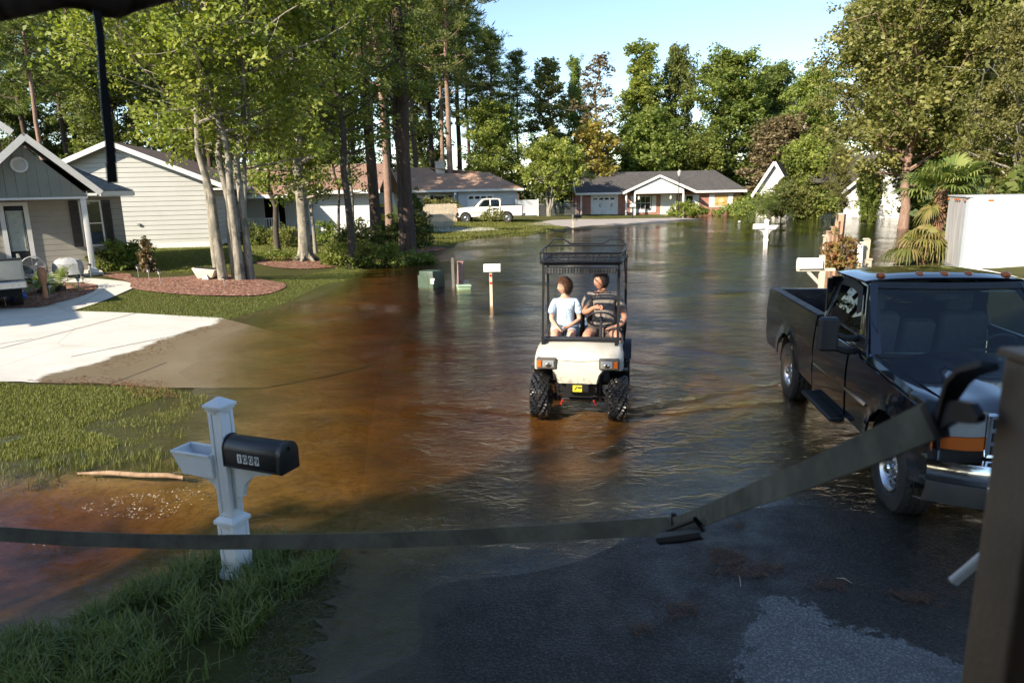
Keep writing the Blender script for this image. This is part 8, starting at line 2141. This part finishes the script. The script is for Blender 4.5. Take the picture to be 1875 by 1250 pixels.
mt = thing('cargo_truck', 'tan cargo truck around the camera, its tailgate post at right and canvas at top left', 'truck', (0, 0, 0))
# tailgate post (right): box section with inner channel, at about 0.7 m
pt = T(1800, 660, .72); pb_ = T(1783, 1250, 1.12)
zt_, zb_ = pt.z - .012, pb_.z - .4
px0 = pt.x + .060; py0 = pt.y
m = MB(); m.rbox((px0 + .028, py0 + .03, (zt_ + zb_) / 2), (.056, .06, zt_ - zb_), .006, seg=3); m.build('tailgate_post', M_tan, mt, smooth=True, angle=50)
m = MB(); m.rbox((px0 + .068, py0 + .05, (zt_ + zb_) / 2 - .02), (.03, .05, zt_ - zb_ - .03), .004); m.build('post_channel', M_dark, mt)
m = MB(); m.rbox((px0 + .14, py0 + .02, zt_ - .02 - .5), (.12, .05, 1.0), .02); m.build('post_flange', M_tan, mt, smooth=True)
m = MB(); m.rbox((px0 + .078, py0 + .032, zt_ + .004), (.160, .068, .008), .003); m.build('post_cap', M_tan, mt)
# truck bed and canopy behind/around the photographer
bx0, bx1 = -1.9, px0 + .10
m = MB(); m.bbox((bx0, -5.5, 1.25), (bx1, .25, 1.35)); m.bbox((bx0 - .05, -5.5, 1.35), (bx0, .25, 1.9)); m.bbox((bx1 + .1, -5.5, 1.35), (bx1 + .15, .25, 1.9)); m.bbox((bx0, .25, .95), (bx1, .30, 1.35)); m.build('bed', M_tan, mt)
m = MB(); secs = []
for y in [-5.5 + .5 * k for k in range(12)] + [.42]:
    cx = (bx0 + bx1) / 2; hw = (bx1 - bx0) / 2 + .12
    secs.append([(cx - hw, y, 1.9), (cx - hw, y, 2.9), (cx - hw + .12, y, 3.22), (cx - hw * .5, y, 3.46), (cx, y, 3.52), (cx + hw * .5, y, 3.5), (cx + hw - .12, y, 3.35), (cx + hw, y, 2.95), (cx + hw, y, 1.9)])
m.loft(secs, closed=False, caps=False); m.solid(.01); m.build('canvas_roof', M_canvas, mt, smooth=True)
for y in (-4, -2, -.2): m = MB(); m.tube([((bx0 + bx1) / 2 + 1.22 * math.cos(a), y, 2.2 + 1.2 * math.sin(a)) for a in [k * PI / 10 for k in range(11)]], .02, 6); m.build('canopy_bow', M_tan, mt)
for (x, y) in ((bx0 + .3, -4.8), (bx1 - .3, -4.8), (bx0 + .3, -3.4), (bx1 - .3, -3.4)): wheel(mt, (x, y, .45), .55, .35, 1 if x > 0 else -1, M_rubber)
# rolled canvas flap showing at the upper left
rl = [(-160, 42), (-60, 32), (0, 24), (50, 14), (100, 4), (150, 6), (178, 18), (200, 20), (235, 8), (290, -4), (340, -16), (460, -40), (700, -90)]
pts = [T(x, y - 26, 1.30) for x, y in rl]
m = MB(); m.tube([tuple(q) for q in pts], [.030, .029, .028, .028, .027, .028, .030, .031, .03, .028, .027, .026, .026], 12); m.build('rolled_flap', M_canvas, mt, smooth=True)
# hanging strap
hs = [(176, 8, 1.28), (183, 60, 1.285), (187, 120, 1.29), (193, 190, 1.30), (201, 260, 1.31), (206, 331, 1.33)]
st = thing('hanging_strap', 'black webbing strap dangling from the canvas at the upper left', 'strap', tuple(T(176, 8, 1.28)))
base = T(176, 8, 1.28); m = MB()
def ribbon(pts, width_dir, w, th):
    secs = []
    for i, q in enumerate(pts):
        wd = Vector(width_dir[i] if isinstance(width_dir[0], (tuple, list, Vector)) else width_dir).normalized()
        t = (pts[min(i + 1, len(pts) - 1)] - pts[max(i - 1, 0)]).normalized(); wd = (wd - t * wd.dot(t)).normalized(); n = t.cross(wd)
        ww = w[i] if isinstance(w, (list, tuple)) else w
        secs.append([q + wd * ww / 2 + n * th / 2, q - wd * ww / 2 + n * th / 2, q - wd * ww / 2 - n * th / 2, q + wd * ww / 2 - n * th / 2])
    return secs
m.loft(ribbon([T(*q) - base for q in hs], (.8, .6, 0), [.012, .011, .010, .013, .014, .013], .004)); m.build('webbing', M_black, st)
m = MB(); m.loft(ribbon([T(*q) - base for q in ((203, 300, 1.325), (206, 334, 1.333))], (.8, .6, 0), .015, .007)); m.build('strap_end', M_black, st)
# tailgate safety strap
ss = thing('safety_strap', 'olive webbing safety strap stretched across the open tailgate', 'strap', (0, 0, 0))
sp = [(-120, 970, 2.75), (0, 977, 2.60), (120, 985, 2.48), (260, 990, 2.36), (400, 992, 2.25), (560, 991, 2.12), (720, 988, 2.0), (880, 982, 1.90), (1040, 973, 1.80), (1160, 966, 1.72), (1228, 963, 1.66)]
pts = [T(*q) for q in sp]; o_ = pts[4].copy(); ss.location = o_
m = MB(); m.loft(ribbon([q - o_ for q in pts], (0, .25, 1), [.042] * 9 + [.041, .042], .004)); m.build('long_webbing', M_web, ss, smooth=True, angle=40)
sp2 = [(1236, 962, 1.62), (1290, 944, 1.50), (1380, 906, 1.30), (1480, 868, 1.12), (1580, 826, .98), (1660, 790, .90), (1712, 766, .86)]
m = MB(); m.loft(ribbon([T(*q) - o_ for q in sp2], (0, .1, 1), [.036, .037, .038, .040, .041, .041, .041], .005)); m.build('wide_webbing', M_web, ss, smooth=True, angle=40)
m = MB(); q1 = T(1233, 962, 1.635) - o_; m.rbox(tuple(q1), (.012, .012, .065), .004); m.build('stitch_loop', M_black, ss)
a, b = T(1208, 986, 1.60) - o_, T(1290, 975, 1.50) - o_
m = MB(); m.tube([a, a * .5 + b * .5 + Vector((0, 0, -.001)), b], [.013, .014, .013], 8); m.tube([a + Vector((0, 0, .006)), a + Vector((.02, 0, .022)), b + Vector((-.02, 0, .03)), b + Vector((0, 0, .006))], .006, 6); m.build('buckle', M_black, ss, smooth=True)
hk = [(1712, 735, .85), (1735, 760, .84), (1738, 800, .84)]
m = MB(); m.loft(ribbon([T(*q) - o_ for q in ((1700, 740, .86), (1716, 766, .85), (1726, 802, .85))], (1, 0, 0), [.014, .018, .010], .010)); 
m.loft(ribbon([T(*q) - o_ for q in ((1722, 770, .85), (1748, 752, .83), (1782, 757, .80), (1798, 766, .79))], (0, 0, 1), [.018, .022, .020, .005], .008))
m.build('hook', M_black, ss, smooth=True)
m = MB(); m.loft(ribbon([T(*q) - o_ for q in ((1722, 776, .85), (1735, 735, .84), (1752, 700, .82), (1772, 680, .80), (1812, 668, .78))], (.9, .2, -.3), [.014, .017, .022, .022, .018], .006)); m.build('hook_strap', M_black, ss, smooth=True)
# chain rod end
a, b = T(1747, 1062, 1.35), T(1800, 1018, 1.30)
o = thing('metal_rod', 'short silver rod poking out beside the tan tailgate post', 'rod', tuple(a)); m = MB(); m.cyl((0, 0, 0), tuple(b - a), .0075, n=14); m.build('rod', paint('galvanised', (.75, .77, .80), .35, .08, 20, metal=.35), o, smooth=True); m = MB(); m.cyl(tuple((a - b) * .01), tuple((a - b) * .04), .0082, n=14); m.build('end_cap', M_steel, o)
